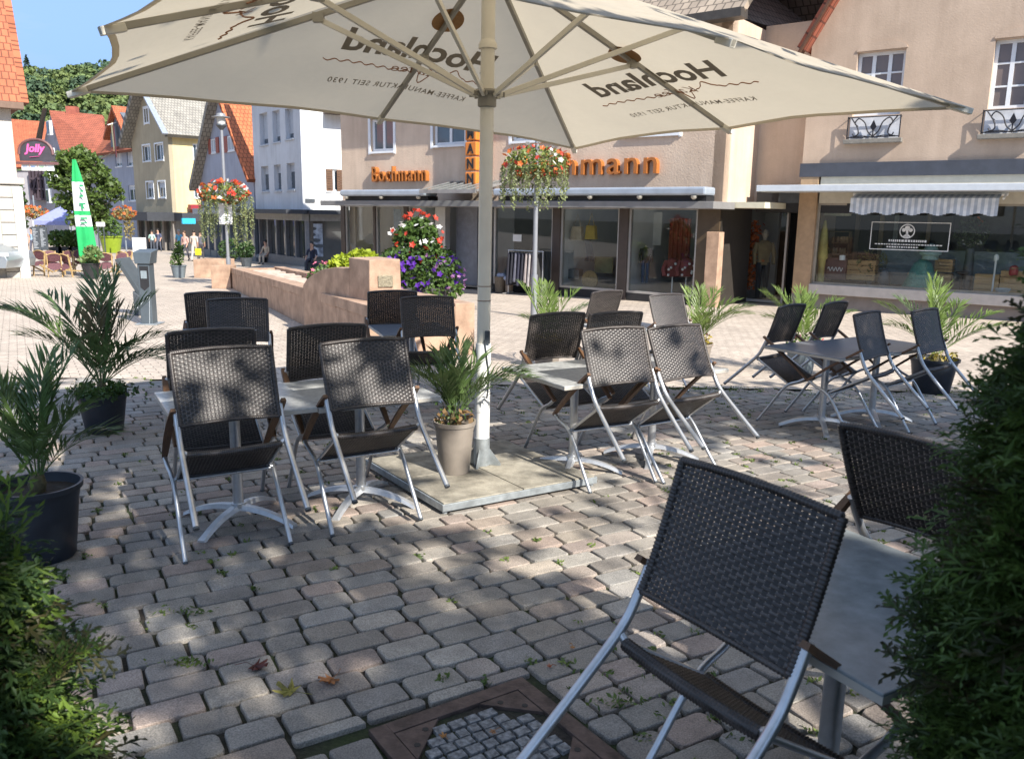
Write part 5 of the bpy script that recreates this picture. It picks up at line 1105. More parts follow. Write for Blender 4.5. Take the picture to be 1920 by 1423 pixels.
    m = M(); fb(m, pl, S1, s1, zs0+.001, zs1, -.35, .16); m.build('white_sill', mat('pale stone sill', (.46,.42,.38), .6, 0, .08), t, bevel=.008)
    zg1 = zh; m = M(); fb(m, pl, S1, S1+.07, zs1, zg1, -.14, -.04); fb(m, pl, S1+.07, s1, zs1, zs1+.05, -.14, -.04); fb(m, pl, S1+.07, s1, zg1-.05, zg1, -.14, -.04)
    x = pl.st(1850, 450)[0]; fb(m, pl, s0+8.4, s0+8.46, zs1+.05, zg1-.05, -.13, -.05)
    o = m.build('shop_window', mat('bronze frame', (.33,.29,.23), .4, .4), t); m = M(); fb(m, pl, S1+.07, s1, zs1+.05, zg1-.05, -.10, -.085); m.build('pane', GLASS, o)
    # decal on the glass: pale frame, round emblem, lines of small lettering
    DW = mat('white window film', (.70,.70,.68), .6); r = pl.rect(1632, 417, 1781, 470, -.08); m = M(); k = .018; d0, d1 = -.084, -.080
    fb(m, pl, r[0], r[1], r[3]-k, r[3], d0, d1); fb(m, pl, r[0], r[1], r[2], r[2]+k, d0, d1); fb(m, pl, r[0], r[0]+k, r[2]+k, r[3]-k, d0, d1); fb(m, pl, r[1]-k, r[1], r[2]+k, r[3]-k, d0, d1)
    c = pl.st(1701, 434, -.08); R = .17
    ring = [(c[0]+R*math.cos(q*math.pi/14), c[1]+R*math.sin(q*math.pi/14)) for q in range(29)]; inn = [(c[0]+R*.86*math.cos(q*math.pi/14), c[1]+R*.86*math.sin(q*math.pi/14)) for q in range(29)]
    for q in range(28): fpoly(m, pl, [ring[q], ring[q+1], inn[q+1], inn[q]], d0, d1)
    fb(m, pl, c[0]-.025, c[0]+.025, c[1]-.14, c[1]+.02, d0, d1); fpoly(m, pl, [(c[0]-.10, c[1]-.13), (c[0]+.10, c[1]-.13), (c[0]+.02, c[1]-.06), (c[0]-.02, c[1]-.06)], d0, d1)
    for qx, qz, qr in ((0,.07,.06),(-.075,.03,.045),(.075,.03,.045)): fpoly(m, pl, [(c[0]+qx+qr*math.cos(q*.628), c[1]+qz+qr*math.sin(q*.628)) for q in range(10)], d0, d1)
    rs = random.Random(4)
    for y, x0, x1, hh in ((452, 1666, 1737, .05), (459, 1640, 1768, .025), (464, 1662, 1722, .03)):
        a_, b_ = pl.st(x0, y, -.08)[0], pl.st(x1, y, -.08)[0]; z = pl.st(1700, y, -.08)[1]; q = a_
        while q < b_: w = rs.uniform(.02,.06); fb(m, pl, q, min(q+w, b_), z-hh/2, z+hh/2, d0, d1); q += w + .018
    m.build('window_decal', DW, o)
    # small striped awning
    pb = pl.shift(.55); r = pb.rect(1594, 372, 1872, 402); n = 46; m = M(); vs = []; zt2 = r[3]+.05
    for q in range(n):
        a0, a1 = r[0]+(r[1]-r[0])*q/n, r[0]+(r[1]-r[0])*(q+1)/n; dip = .03*math.cos(q*math.pi/4)
        m.prism([pl.p(a0, zt2+.05, .16), pl.p(a1, zt2+.05, .16), pl.p(a1, zt2-.05, .55), pl.p(a0, zt2-.05, .55)], (0,0,-.006), q % 2)
        m.prism([pl.p(a0, zt2-.05, .552), pl.p(a1, zt2-.05, .552), pl.p(a1, r[2]+dip, .562), pl.p(a0, r[2]+dip, .562)], pl.n*-.005, q % 2)
    m.build('striped_awning', [mat('awning white stripe', (.66,.69,.72), .8), mat('awning blue grey stripe', (.40,.45,.52), .8)], t)
    m = M(); m.tube([pl.p(r[0]-.05, zt2+.06, .14), pl.p(r[1]+.12, zt2+.06, .14)], .05, 10); m.tube([pl.p(r[1]+.08, zt2+.05, .14), pl.p(r[1]+.08, zt2-.06, .56)], .025, 6); m.build('awning_roller', WHITE, t, smooth=True)
    # interior
    m = M(); fb(m, pl, S1-.2, s1, zs0, zg1+.1, -3.7, -3.5, 0); fb(m, pl, S1-.2, s1, zs1-.10, zs1-.02, -1.5, -.36, 1); fb(m, pl, S1-.2, s1, zg1+.1, zg1+.2, -3.5, -.31, 0); fb(m, pl, S1-.25, S1-.19, zs0, zg1, -3.49, -.36, 2); fb(m, pl, S1-.19, s1, g0-.3, g0, -3.49, -.36, 1)
    m.build('shop_interior', [mat('dim shop wall', (.15,.145,.14), .8, 0, .3, 2), mat('display floor', (.14,.12,.10), .7, 0, .1), mat('side panelling', (.35,.29,.2), .7, 0, .2, 3)], t)
    m = M(); a_, b_ = pl.st(1650, 500, -1.4)[0], s1; fb(m, pl, a_, b_, zs1, zs1+.9, -1.45, -1.4); m.build('low_partition', mat('grey green partition', (.2,.24,.24), .7), t)
    return pl, zs1, zg1
TN = tan_house()
def gift_window():
    pl, z, zt = TN; gp = 'goods in the gift shop window'; zz = z-.02
    def crate(x0, x1, y0, y1, off, lb):
        r = pl.rect(x0, y0, x1, y1, off); h = r[3]-r[2]; w = r[1]-r[0]; dp = .34; b = pl.p((r[0]+r[1])/2, r[2], off); t = thing('wooden_crate', lb, 'crate', b, gp); n = 4
        m = M()
        for k in range(n): z0 = r[2]+h*k/n; fb(m, pl, r[0], r[1], z0+.008, z0+h/n-.012, off-.018, off); fb(m, pl, r[0], r[1], z0+.008, z0+h/n-.012, off-dp, off-dp+.018)
        m.build('slat', CRATE, t); m = M()
        for q in (r[0]+.001, r[1]-.021):
            for k in range(n): z0 = r[2]+h*k/n; fb(m, pl, q, q+.02, z0+.008, z0+h/n-.012, off-dp+.019, off-.019)
        m.build('side_slat', CRATE, t); m = M()
        for q in (r[0]+.022, r[1]-.062):
            for dd in (-.02, -dp+.02): fb(m, pl, q, q+.04, r[2], r[3]-.004, off+dd-.020 if dd > -.1 else off+dd, off+dd if dd > -.1 else off+dd+.02)
        m.build('corner_post', CRATE, t)
    crate(1588, 1641, 488, 526, -.75, 'wooden crate at the left in the gift shop window'); crate(1700, 1782, 512, 546, -.8, 'wide wooden crate behind the green pyramid'); crate(1752, 1786, 486, 511, -.85, 'crate standing on the wide crate in the middle'); crate(1826, 1872, 514, 552, -.7, 'crate at the right, half hidden by the conifer'); crate(1874, 1925, 508, 556, -.7, 'tall crate at the right end of the gift shop window')
    def lathe_thing(nm, lb, cat, x, off, prof, mt, h0=0):
        s, _ = pl.st(x, 500, off); m = M(); m.lathe(prof, pl.p(s, zz+h0, off), 16); o = m.build(nm, mt, None, smooth=True); tag(o, lb, cat, gp)
    TEAL = mat('teal green weave', (.07,.22,.18), .7, 0, .4, 30, bump=.6)
    lathe_thing('fabric_tree', 'teal green cone shaped fabric tree in the middle of the window', 'decoration', 1730, -.5, [(.40,0),(.42,.06),(.30,.35),(.20,.62),(.08,.72)], TEAL)
    lathe_thing('teal_tin', 'stacked pale teal tins topping the green cone', 'tin', 1742, -.5, [(.18,.72),(.18,.82),(.24,.84),(.24,.90),(.17,.92),(.12,1.05),(.02,1.1)], mat('pale teal enamel', (.26,.36,.32), .4, 0, .2, 20))
    lathe_thing('floor_lamp', 'tall narrow vase shaped lamp with a yellow shade at the left end', 'lamp', 1540, -.35, [(.10,0),(.08,.4),(.10,.62),(.14,.66),(.11,1.1),(.07,1.4),(.03,1.6)], mat('yellow and grey shade', (.38,.30,.08), .6, 0, .4, 3))
    lathe_thing('wire_stool', 'round dark stool seat in the right half of the window', 'stool', 1806, -.6, [(.16,0),(.14,.02),(.03,.05),(.03,.38),(.15,.42),(.15,.46)], BLACK)
    lathe_thing('candle_stick', 'slim pale candle holder right of the middle', 'candle holder', 1866, -.5, [(.08,0),(.02,.04),(.02,.75),(.05,.78),(.05,.86),(.02,.9)], WHITE)
    lathe_thing('grey_vase', 'dark grey vase next to the left crate', 'vase', 1660, -.5, [(.10,0),(.15,.15),(.12,.34),(.06,.42),(.08,.46)], DGREY)
    lathe_thing('red_jar', 'small red jar on the crates at the right', 'jar', 1902, -.6, [(.06,.42),(.09,.45),(.09,.62),(.04,.66)], mat('red glaze', (.35,.03,.03), .3))
    lathe_thing('glass_bowl', 'clear bowl on the sill at the right end', 'bowl', 1886, -.40, [(.08,0),(.16,.10),(.17,.14),(.15,.12),(.07,.02)], mat('pale glass', (.4,.45,.46), .1))
    lathe_thing('white_mug', 'white mug on the shelf box at the left', 'mug', 1578, -.45, [(.07,.62),(.07,.74),(.06,.74),(.06,.64)], WHITE)
    # wine coloured box sign with pale script, mixed background objects
    r = pl.rect(1546, 484, 1586, 524, -.5); m = M(); fb(m, pl, r[0], r[1], r[2], r[3], -.62, -.5); o = m.build('box_sign', mat('wine red board', (.07,.025,.03), .6)); tag(o, 'wine red box with pale handwriting at the left of the gift window', 'box', gp)
    m = M(); prev = None
    for k in range(30):
        q = k/29; a = r[0]+.08+(r[1]-r[0]-.16)*q; z_ = r[2]+.26+.05*math.sin(q*26); p = pl.p(a, z_, -.494)
        if prev is not None: m.tube([prev, p], .009, 4)
        prev = p
    m.build('script', WHITE, o)
    rng = np.random.default_rng(5)
    for x, lab, col, n in ((1822, 'dark flower arrangement with white blooms in the gift shop', (.03,.05,.02), 380), (1640, 'dried grass bunch beside the left crate', (.16,.15,.05), 140)):
        s, _ = pl.st(x, 450, -.9); c = pl.p(s, zz+(1.35 if x > 1700 else .55), -.9); t = thing('flower_arrangement', lab, 'flowers', pl.p(s, zz, -.9), gp); m = M(); m.lathe([(.08,0),(.12,.2),(.09,.5 if x < 1700 else 1.0)], pl.p(s, zz, -.9), 12); m.build('vase', DGREY, t, smooth=True)
        m = M(); m.quads(leafquads(blob(c, (.42,.25,.36), n, rng, .2), .13, rng, .2, .4)); stuff(m.build('leaves', mat('arrangement leaf', col, .6, 0, .4, 9), t))
        if x > 1700: m = M(); flowers(m, blob(c+pl.n*.1, (.36,.2,.3), 9, rng, .9), .06, rng); stuff(m.build('blooms', PETW, t)); m = M(); flowers(m, blob(c+A([0,0,.25]), (.2,.15,.12), 5, rng, .9), .05, rng); stuff(m.build('orange_blooms', PETO, t))
    for k, (x, y0, y1, c) in enumerate(((1605, 405, 500, (.16,.12,.08)), (1652, 400, 470, (.24,.18,.10)), (1679, 398, 470, (.19,.22,.21)), (1741, 398, 465, (.20,.15,.09)))):
        r = pl.rect(x-4, y0, x+4, y1, -2.2); m = M(); fb(m, pl, r[0], r[1], z, zt, -2.25, -2.2); o = m.build('shelf_post', mat('shelf post', c, .6)); tag(o, ['dark brown shelf post left in the gift shop', 'light wood shelf post behind the window frame decal', 'pale green shelf post left of the round emblem', 'brown shelf post right of the round emblem'][k], 'shelf post', gp)
    r = pl.rect(1545, 392, 1595, 405, -.9); m = M(); fb(m, pl, r[0], r[1], r[2], r[3], -1.0, -.9); o = m.build('lamp_box', mat('pale shade', (.5,.48,.36), .6)); tag(o, 'pale box shade high at the left of the gift window', 'lampshade', gp)
    r = pl.rect(1549, 435, 1590, 478, -1.1); m = M()
    for k in range(3): fb(m, pl, r[0], r[1], r[2]+(r[3]-r[2])*k/2.01, r[2]+(r[3]-r[2])*k/2.01+.02, -1.35, -1.1)
    fb(m, pl, r[0]-.02, r[0], r[2], r[3]+.02, -1.35, -1.1); fb(m, pl, r[1], r[1]+.02, r[2], r[3]+.02, -1.35, -1.1); rs = random.Random(6)
    for k in range(16): a = rs.uniform(r[0]+.05, r[1]-.05); zz_ = r[2]+.02+(r[3]-r[2])/2.01*rs.randrange(2); m.lathe([(.03,0),(.04,.08),(.02,.16)], pl.p(a, zz_, -1.2), 8, 1)
    o = m.build('wall_shelf', [mat('wood shelf', (.16,.11,.06), .7), mat('small bottles', (.24,.17,.08), .4, 0, .4, 20)]); tag(o, 'little wall shelf with bottles at the left of the gift window', 'shelf', gp)
gift_window()
# ------------------------------------------------------------------ the old street on the left
def street():
    g = lambda Y: gz(0, Y)
    SHOPG = darkglass('dim shop glass', (.06,.065,.065)); DARKC = mat('dark canopy edge', (.03,.033,.04), .6, 0, .15, 3)
    # white house
    C = A([-10.6, 42.0]); pf = Plane(C, -55.2); ps = Plane(C, 34.8); t = thing('white_house', 'white town house with six narrow windows and a bright sunlit side wall', 'house', (C[0], C[1], g(42)))
    WF = render_wall('shaded white plaster', (.55,.57,.60)); WS = render_wall('sunlit white plaster', (.78,.78,.76)); L = pf.st(476, 300)[0]; zt = 11.5; zg = pf.st(540, 401)[1]; sh = .9  # front colour darker and bluish for shade, side colour whiter for sun
    wins = [pf.rect(*w) for w in ((487,212,502,272),(511,207,525,267),(535,203,550,261),(490,312,504,359),(514,309,527,358),(538,306,553,356))]
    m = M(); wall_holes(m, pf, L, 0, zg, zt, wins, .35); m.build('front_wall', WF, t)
    for k, w in enumerate(wins): window(pf, w, t, mat('grey frame', (.45,.47,.5), .5), None, 0, 0, .08, True, .20, blind=(.75 if k < 3 else .25))
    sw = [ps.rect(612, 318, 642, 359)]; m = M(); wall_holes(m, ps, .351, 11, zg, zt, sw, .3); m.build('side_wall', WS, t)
    o = window(ps, sw[0], t, WFRAME, None, 1, 0, .08, True, .1)
    q = sw[0]; n = 9; BRS = mat('brown shutter', (.12,.06,.03), .6)
    for c0, c1 in ((q[0]-.02, (q[0]+q[1])/2-.12), ((q[0]+q[1])/2+.12, q[1]+.02)):
        m = M()
        for k in range(n): z0 = q[2]+(q[3]-q[2])*k/n; fb(m, ps, c0, c1, z0+.01, z0+(q[3]-q[2])/n-.015, .01, .06)
        fb(m, ps, c0, c0+.05, q[2], q[3], .012, .05); fb(m, ps, c1-.05, c1, q[2], q[3], .012, .05); m.build('shutter', BRS, o)
    m = M(); r = ps.rect(572, 373, 590, 380); fb(m, ps, r[0], r[1], r[2], r[3], .01, .05); m.build('house_sign', DGREY, t)
    m = M(); r = ps.rect(606, 206, 650, 216); fb(m, ps, r[0], r[1]+2, r[2], r[3], .01, .9); m.build('eave', mat('brown eave', (.09,.06,.045), .7), t)
    zc = pf.st(520, 393)[1]; m = M(); fb(m, pf, L-.2, .6, zg, zc, 0, 1.1); fb(m, ps, .02, 10, zg, zc, 0, .8); m.build('canopy', DARKC, t)
    m = M(); fb(m, pf, L, 0, zc-.55, zg-.001, -.3, .06); fb(m, ps, .351, 10, zc-.55+.0, zg-.001, -.3, .04); m.build('shop_fascia', mat('grey beige fascia', (.33,.32,.30), .7), t)
    zs = g(44); m = M(); fb(m, pf, L, 0, zs-.3, zc-.551, -.5, -.3); fb(m, ps, 0.1, 10, zs-.3, zc-.551, -.5, -.3); m.build('shop_glass', SHOPG, t)
    m = M()
    for q in np.linspace(L, -.15, 6): fb(m, pf, q, q+.14, zs-.3, zc-.551, -.29, -.1)
    fb(m, pf, L, 0, zs-.3, zs+.45, -.299, -.08); m.build('shop_frame', mat('grey shop frame', (.2,.2,.21), .5, .3), t)
    r = ps.rect(577, 420, 608, 482); m = M(); fb(m, ps, r[0], r[1], r[2], r[3], -.28, -.2); po = m.build('window_poster', mat('blue white poster', (.33,.38,.46), .6, 0, .6, 2.2, col2=(.42,.46,.52)), t)
    m = M(); rs = random.Random(8)
    for k in range(5): a, z = r[0]+.2+(r[1]-r[0]-.4)*rs.random(), r[2]+.3+(r[3]-r[2]-.5)*rs.random(); fpoly(m, ps, [(a+.2*math.cos(q)*1.3, z+.1*math.sin(q)) for q in np.linspace(0, 5.6, 8)], -.2, -.19)
    m.build('poster_mark', DGREY, po)
    # purple grey gable house with red shutters
    t = thing('gabled_house', 'lavender grey gabled house with two pairs of red shutters', 'house', pf.p(L, g(48)))
    LAV = render_wall('lavender grey plaster', (.33,.35,.42)); sl, sr = pf.st(374, 330)[0], pf.st(475, 330)[0]-.03; zl, zr = pf.st(374, 335)[1], pf.st(475, 330)[1]; ap = pf.st(413, 168); ze = (zl+zr)/2; zg2 = pf.st(430, 392)[1]
    sw = [pf.rect(*w) for w in ((397,261,406,287),(428,255,441,283))]
    m = M(); wall_holes(m, pf, sl, sr, zg2, ze, [], .35); fpoly(m, pf, [(sl, ze+.001), (sr, ze+.001), (ap[0], ap[1])], -.35, 0); m.build('gable_wall', LAV, t)
    REDS = mat('red brown shutter', (.30,.075,.05), .6)
    for w in sw:
        o = window(pf, w, t, WFRAME, BLIND, 1, 0, .07, True, -.04, name='window'); m = M(); hw = (w[1]-w[0])*.55
        for c0, c1 in ((w[0]-hw-.02, w[0]-.02), (w[1]+.02, w[1]+hw+.02)): m = M(); fb(m, pf, c0, c1, w[2]-.05, w[3]+.05, .01, .07); m.build('shutter', REDS, o)
    bk = -10
    slab('roof', [pf.p(sr+.4, ze-.3, .45), pf.p(sr+.4, ze-.3, bk), pf.p(ap[0]+.0, ap[1]+.35, bk), pf.p(ap[0], ap[1]+.35, .45)], .22, TILE_O, t); slab('roof', [pf.p(sl-.7, ze-.5, bk), pf.p(sl-.7, ze-.5, .6), pf.p(ap[0], ap[1]+.35, .6), pf.p(ap[0], ap[1]+.35, bk)], .35, TILE_G, t)
    m = M(); fb(m, pf, sl, sr, zg2-.35, zg2-.001, -.3, .6); m.build('canopy', mat('pale canopy edge', (.35,.37,.40), .6), t); m = M(); fb(m, pf, sl, sr, g(52)-.5, zg2-.351, -.4, -.1); m.build('shop_glass', darkglass('blue grey shop glass', (.075,.09,.11)), t)
    m = M()
    for q in np.linspace(sl, sr-.2, 8): fb(m, pf, q, q+.16, g(52)-.5, zg2-.351, -.099, .05)
    fb(m, pf, sl, sr, g(52)-.5, g(52)+.35, -.098, .02); m.build('shop_frame', mat('slate shop frame', (.12,.14,.17), .5), t)
    # yellow house
    C = A([-28.6, 70.0]); pf = Plane(C, -47); ps = Plane(C, 43); t = thing('yellow_house', 'yellow house with a steep grey roof, its side sunlit and its gable in shade', 'house', (C[0], C[1], g(70)))
    YF = render_wall('shaded yellow plaster', (.36,.31,.215)); YS = render_wall('sunlit yellow plaster', (.68,.55,.28)); sl = pf.st(249, 300)[0]; ze = ps.st(330, 252)[1]; zg = pf.st(290, 398)[1]; ap = pf.st(271, 160)  # one yellow plaster, darkened on the shaded gable, brightened on the sunny side
    ws = [pf.rect(*w) for w in ((268,273,282,303),(291,270,306,301),(275,342,288,372),(297,341,310,371),(270,202,279,232))]
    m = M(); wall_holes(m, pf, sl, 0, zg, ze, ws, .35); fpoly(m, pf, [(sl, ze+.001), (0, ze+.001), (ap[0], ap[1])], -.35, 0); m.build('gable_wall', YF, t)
    for k, w in enumerate(ws): window(pf, w, t, WFRAME, None, 1, 0, .1, True, .14 if k < 4 else -.03, blind=.3 if k in (2,3) else 0, surround=.12)
    ws = [ps.rect(*w) for w in ((362,270,378,300),(364,346,380,372))]
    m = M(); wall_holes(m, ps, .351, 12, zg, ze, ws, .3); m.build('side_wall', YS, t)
    for w in ws: window(ps, w, t, WFRAME, None, 1, 0, .1, True, .12)
    rz = ap[1]+.3
    slab('roof', [pf.p(.9, ze-.1, .5), pf.p(.9, ze-.1, -13), pf.p(ap[0], rz, -13), pf.p(ap[0], rz, .5)], .3, TILE_G, t); slab('roof', [pf.p(sl-.9, ze-.4, -13), pf.p(sl-.9, ze-.4, .9), pf.p(ap[0], rz, .9), pf.p(ap[0], rz, -13)], .5, TILE_G, t)
    m = M(); m.bar(pf.p(.95, ze-.12, .55), pf.p(ap[0], rz, .55), .12, .45, up=pf.n); m.bar(ps.p(-.2, ze-.05, .55), ps.p(12.5, ze-.05, .55), .15, .4); m.build('eave_board', mat('blue grey eave board', (.25,.28,.33), .6), t)
    m = M(); fb(m, pf, sl-1, .3, zg-.7, zg, 0, 2.2); fb(m, ps, .0, 9, zg-.7, zg, 0.01, 2.0); m.build('canopy', DARKC, t)
    m = M(); fb(m, pf, sl, 0, g(72)-.5, zg-.701, -.5, -.2); fb(m, ps, .0, 9, g(72)-.5, zg-.701, -.5, -.2); m.build('shop_glass', SHOPG, t)
    m = M()
    for q in np.linspace(sl, -.4, 5): fb(m, pf, q, q+.4, g(72)-.5, zg-.701, -.19, .05)
    m.build('shop_pier', mat('grey brown pier', (.2,.18,.16), .7), t)
    r = ps.rect(322, 409, 346, 419); m = M(); fb(m, ps, r[0], r[1], r[2], r[3], 2.05, 2.3); m.build('shop_sign', mat('cyan shop sign', (.03,.42,.62), .4, 0, .1), t)
    r = ps.rect(350, 384, 372, 402); m = M(); fb(m, ps, r[0], r[1], (r[2]+r[3])/2, r[3], .3, .9); fb(m, ps, r[0]+.2, r[1], r[2], (r[2]+r[3])/2-.02, .3, .9); m.build('red_sign', [mat('dark red sign', (.26,.02,.03), .5)], t)
    # blue grey house with orange roof and wall dormer
    X = -.4435*79; pf = Plane((X, 79), -47); t = thing('dormer_house', 'blue grey house with an orange roof and a tall gabled dormer', 'house', (X, 79, g(79)))
    BG = render_wall('blue grey plaster', (.27,.30,.37)); sl = pf.st(196, 330)[0]; ze = pf.st(235, 276)[1]; zg = pf.st(235, 397)[1]
    ws = [pf.rect(*w) for w in ((216,284,228,313),(238,282,252,312),(215,346,226,374),(241,348,256,377))]
    m = M(); wall_holes(m, pf, sl, .2, zg-4, ze, ws, .35); m.build('front_wall', BG, t)
    for k, w in enumerate(ws): window(pf, w, t, WFRAME, None, 1, 0, .1, True, .12, blind=.7 if k < 2 else .2)
    r0, r1 = pf.st(195, 190), pf.st(255, 170); zr = ze + 8.0
    slab('roof', [pf.p(sl-1.0, ze-.4, .7), pf.p(.3, ze-.4, .7), pf.p(.3, zr, -6), pf.p(sl-1.0, zr, -6)], .3, TILE_OX, t); slab('roof', [pf.p(.3, ze-.4, -12.5), pf.p(sl-1, ze-.4, -12.5), pf.p(sl-1, zr, -6), pf.p(.3, zr, -6)], .3, TILE_OX, t)
    dl, dr = pf.st(212, 245)[0], pf.st(246, 245)[0]; dz = pf.st(230, 232)[1]; dt = pf.st(229, 205)[1]; m = M(); fb(m, pf, dl, dr, ze-.2, dz, -4.5, .3); fpoly(m, pf, [(dl, dz+.001), (dr, dz+.001), ((dl+dr)/2, dt)], -4.5, .3); d_ = m.build('dormer', render_wall('dark blue grey boards', (.13,.155,.19)), t)
    md = (dl+dr)/2; slab('dormer_roof', [pf.p(dr+.7, dz-1.6, .8), pf.p(dr+.7, dz-1.6, -5), pf.p(md, dt+.3, -5), pf.p(md, dt+.3, .8)], .25, TILE_OX, t); slab('dormer_roof', [pf.p(dl-.7, dz-1.2, -5), pf.p(dl-.7, dz-1.2, .8), pf.p(md, dt+.3, .8), pf.p(md, dt+.3, -5)], .25, TILE_OX, t)
    m = M(); m.tube([pf.p(md-.2, dz+.1, .4), pf.p(md-.2, dz-.2, 1.2)], .05, 6)
    m.build('flag_staff', WHITE, t); m = M(); fpoly(m, pf, [(md-.7, dz), (md-.25, dz+.1), (md-.1, dz-2.2), (md-.4, dz-2.6)], .72, .76); m.build('flag', mat('pale yellow flag', (.55,.50,.28), .8), t); m = M(); fpoly(m, pf, [(md-.22, dz-.2), (md+.1, dz-.3), (md+.3, dz-3.2), (md-.02, dz-3.0)], .73, .77); m.build('flag', mat('dark red flag', (.12,.03,.035), .8), t)
    # red brown roofed house with plain gable
    t = thing('red_roofed_house', 'grey house end on, with a long plain red brown roof', 'house', D(113, 460, 90)*A([1,1,0])+A([0,0,g(90)]))
    e0, e1, r1, r0 = D(114, 286, 90), D(200, 288, 88), D(192, 216, 95), D(92, 207, 95.5); bq = D(78, 285, 101)
    slab('roof', [e0, e1, r1, r0], .3, TILE_R, t); slab('roof', [bq, r0, r1, D(190, 285, 104)], .3, TILE_R, t) if False else None
    zb = g(90)-1; GR = render_wall('grey lilac plaster', (.27,.27,.31)); dn = lambda p, z: A([p[0], p[1], z])
    m = M(); m.prism([dn(e0, zb)+A([.1,.2,0]), e0+A([.1,.2,-.3]), r0+A([.1,0,-.5]), bq, dn(bq, zb)], (.5,.3,0)); m.prism([dn(e0, zb)+A([.62,.5,0]), dn(e1, zb), e1+A([0,.2,-.35]), e0+A([.62,.5,-.35])], (0,.4,0)); m.build('wall', GR, t)
    m = M(); m.prism([bq+A([-.8,-.4,-.4]), r0+A([-.3,-.5,.1]), r0+A([0,-.4,.1]), bq+A([-.3,0,-.4])], (.2,-.6,0)); m.build('verge', mat('grey brown verge', (.11,.095,.08), .8), t)
    m = M(); c = (r0*.55+r1*.45); m.box(c[0]-.6, c[0]+.5, c[1]-.4, c[1]+.4, c[2]-.5, c[2]+.6); m.build('chimney', mat('red brick chimney', (.30,.09,.06), .9, 0, .2, 3), t)
    for px, py in ((99, 241), (104, 292), (97, 335), (109, 332), (98, 368)):
        f = (px-92)/22; p = D(px, py, 94.5-4*f)+A([-.15,-.35,0]); m = M(); m.obox(p, A([.34,-.34,0]), A([.10,.10,0]), A([0,0,.75])); o = m.build('window', WFRAME, t); m = M(); m.obox(p+A([-.06,-.06,0]), A([.24,-.24,0]), A([.10,.10,0]), A([0,0,.62])); m.build('pane', PANE, o)
    # orange roofed house behind with timber framing
    t = thing('timbered_house', 'bright orange roofed house with dark timber framing behind the dark cafe sign', 'house', D(60, 460, 106)*A([1,1,0])+A([0,0,g(106)]))
    e0, e1, r1, r0 = D(-60, 316, 104), D(104, 312, 104), D(92, 229, 112), D(-50, 218, 112); slab('roof', [e0, e1, r1, r0], .3, TILE_OX, t)
    m = M(); m.prism([dn(e0, zb-1), dn(e1, zb-1), e1+A([0,.6,-.4]), e0+A([0,.6,-.4])], (0,.5,0)); m.build('wall', render_wall('grey infill', (.30,.29,.31)), t)
    m = M(); a, b = D(52, 316, 103.4), D(90, 374, 103.4)
    for k in range(6): x = a[0]+(b[0]-a[0])*k/5; m.box(x-.13, x+.13, 103.6, 104.0, b[2], a[2])
    for k in range(4): z = b[2]+(a[2]-b[2])*k/3; m.box(a[0], b[0], 103.55, 104.0, z-.12, z+.12)
    m.bar((a[0], 103.5, b[2]), (a[0]+1.2, 103.5, a[2]), .2, .1, up=(0,1,0)); m.build('timber', mat('dark timber', (.05,.035,.045), .8), t)
    # corner house at the far left
    P0 = A([-.589*29, 29.0]); pf = Plane(P0, 36); t = thing('corner_house', 'cream plastered corner house with an orange tiled roof at the left edge', 'house', (P0[0], P0[1], g(29)))
    CR = render_wall('cream plaster', (.44,.41,.36), (.50,.47,.42), .8, 14); ST = mat('cream dressed stone', (.40,.375,.335), .8, 0, .1, 3); s1 = pf.st(24, 250)[0]; s2 = pf.st(38, 450)[0]; ze = pf.st(10, 190)[1]; zc = pf.st(30, 334)[1]
    m = M(); fb(m, pf, -9, s1, zc, ze, -7, 0); m.build('upper_wall', CR, t)
    m = M(); fb(m, pf, -9, s1+.2, zc-.22, zc-.001, -7, .16); m.build('cornice', ST, t, bevel=.03)
    m = M(); fb(m, pf, -9, s1-.02, g(29)-.5, zc-.221, -7, 0); m.build('lower_wall', CR, t); m = M(); 
    for k in range(8): z0 = g(29)-.2+(zc-.25-g(29)+.2)*k/8; fb(m, pf, s1-.62, s1+.06, z0+.012, z0+(zc-.25-g(29)+.2)/8-.012, -.5, .07)
    m.build('corner_stones', ST, t, bevel=.015)
    m = M(); fb(m, pf, s1-.2, s1+.10, g(29)-.2, g(29)+3.1, .071, .22); m.build('downpipe', WHITE, t, bevel=.03)
    e1 = pf.p(pf.st(36, 184)[0], ze-.05, .5); e0 = pf.p(-9, ze-.05, .5); r1 = D(4, -20, 31.0); r0 = r1+A([-6.5,-4.7,0]); slab('roof', [e0, e1, r1, r0], .22, TILE_OX, t)
    sd = pf.p(s1+.1, ze-.05, -7); slab('roof', [e1, sd, sd+A([-3.5,-1.2,r1[2]-ze]), r1], .22, TILE_OX, t)
    m = M(); fb(m, pf, -9, s1+.35, ze-.26, ze-.051, .0, .5); m.build('eave_board', mat('brown eave board', (.16,.10,.07), .7), t)
    # hanging sign with the pink script
    Y = 29.3; q = lambda px, py: D(px, py, Y); a, b = q(37, 302), q(97, 262); w = b[0]-a[0]; cx = (a[0]+b[0])/2; ts = thing('hanging_sign', 'dark domed cafe sign with pink script over four small white plates', 'sign', (cx, Y, a[2]))
    pts = [A([a[0], Y, a[2]]), A([b[0], Y, a[2]])] + [A([cx+(w/2)*math.cos(k*math.pi/12), Y, a[2]+.22+(b[2]-a[2]-.22)*math.sin(k*math.pi/12)**.8]) for k in range(13)]
    m = M(); m.prism(pts, (0,.12,0)); m.build('board', mat('dark sign board', (.055,.05,.06), .5), ts)
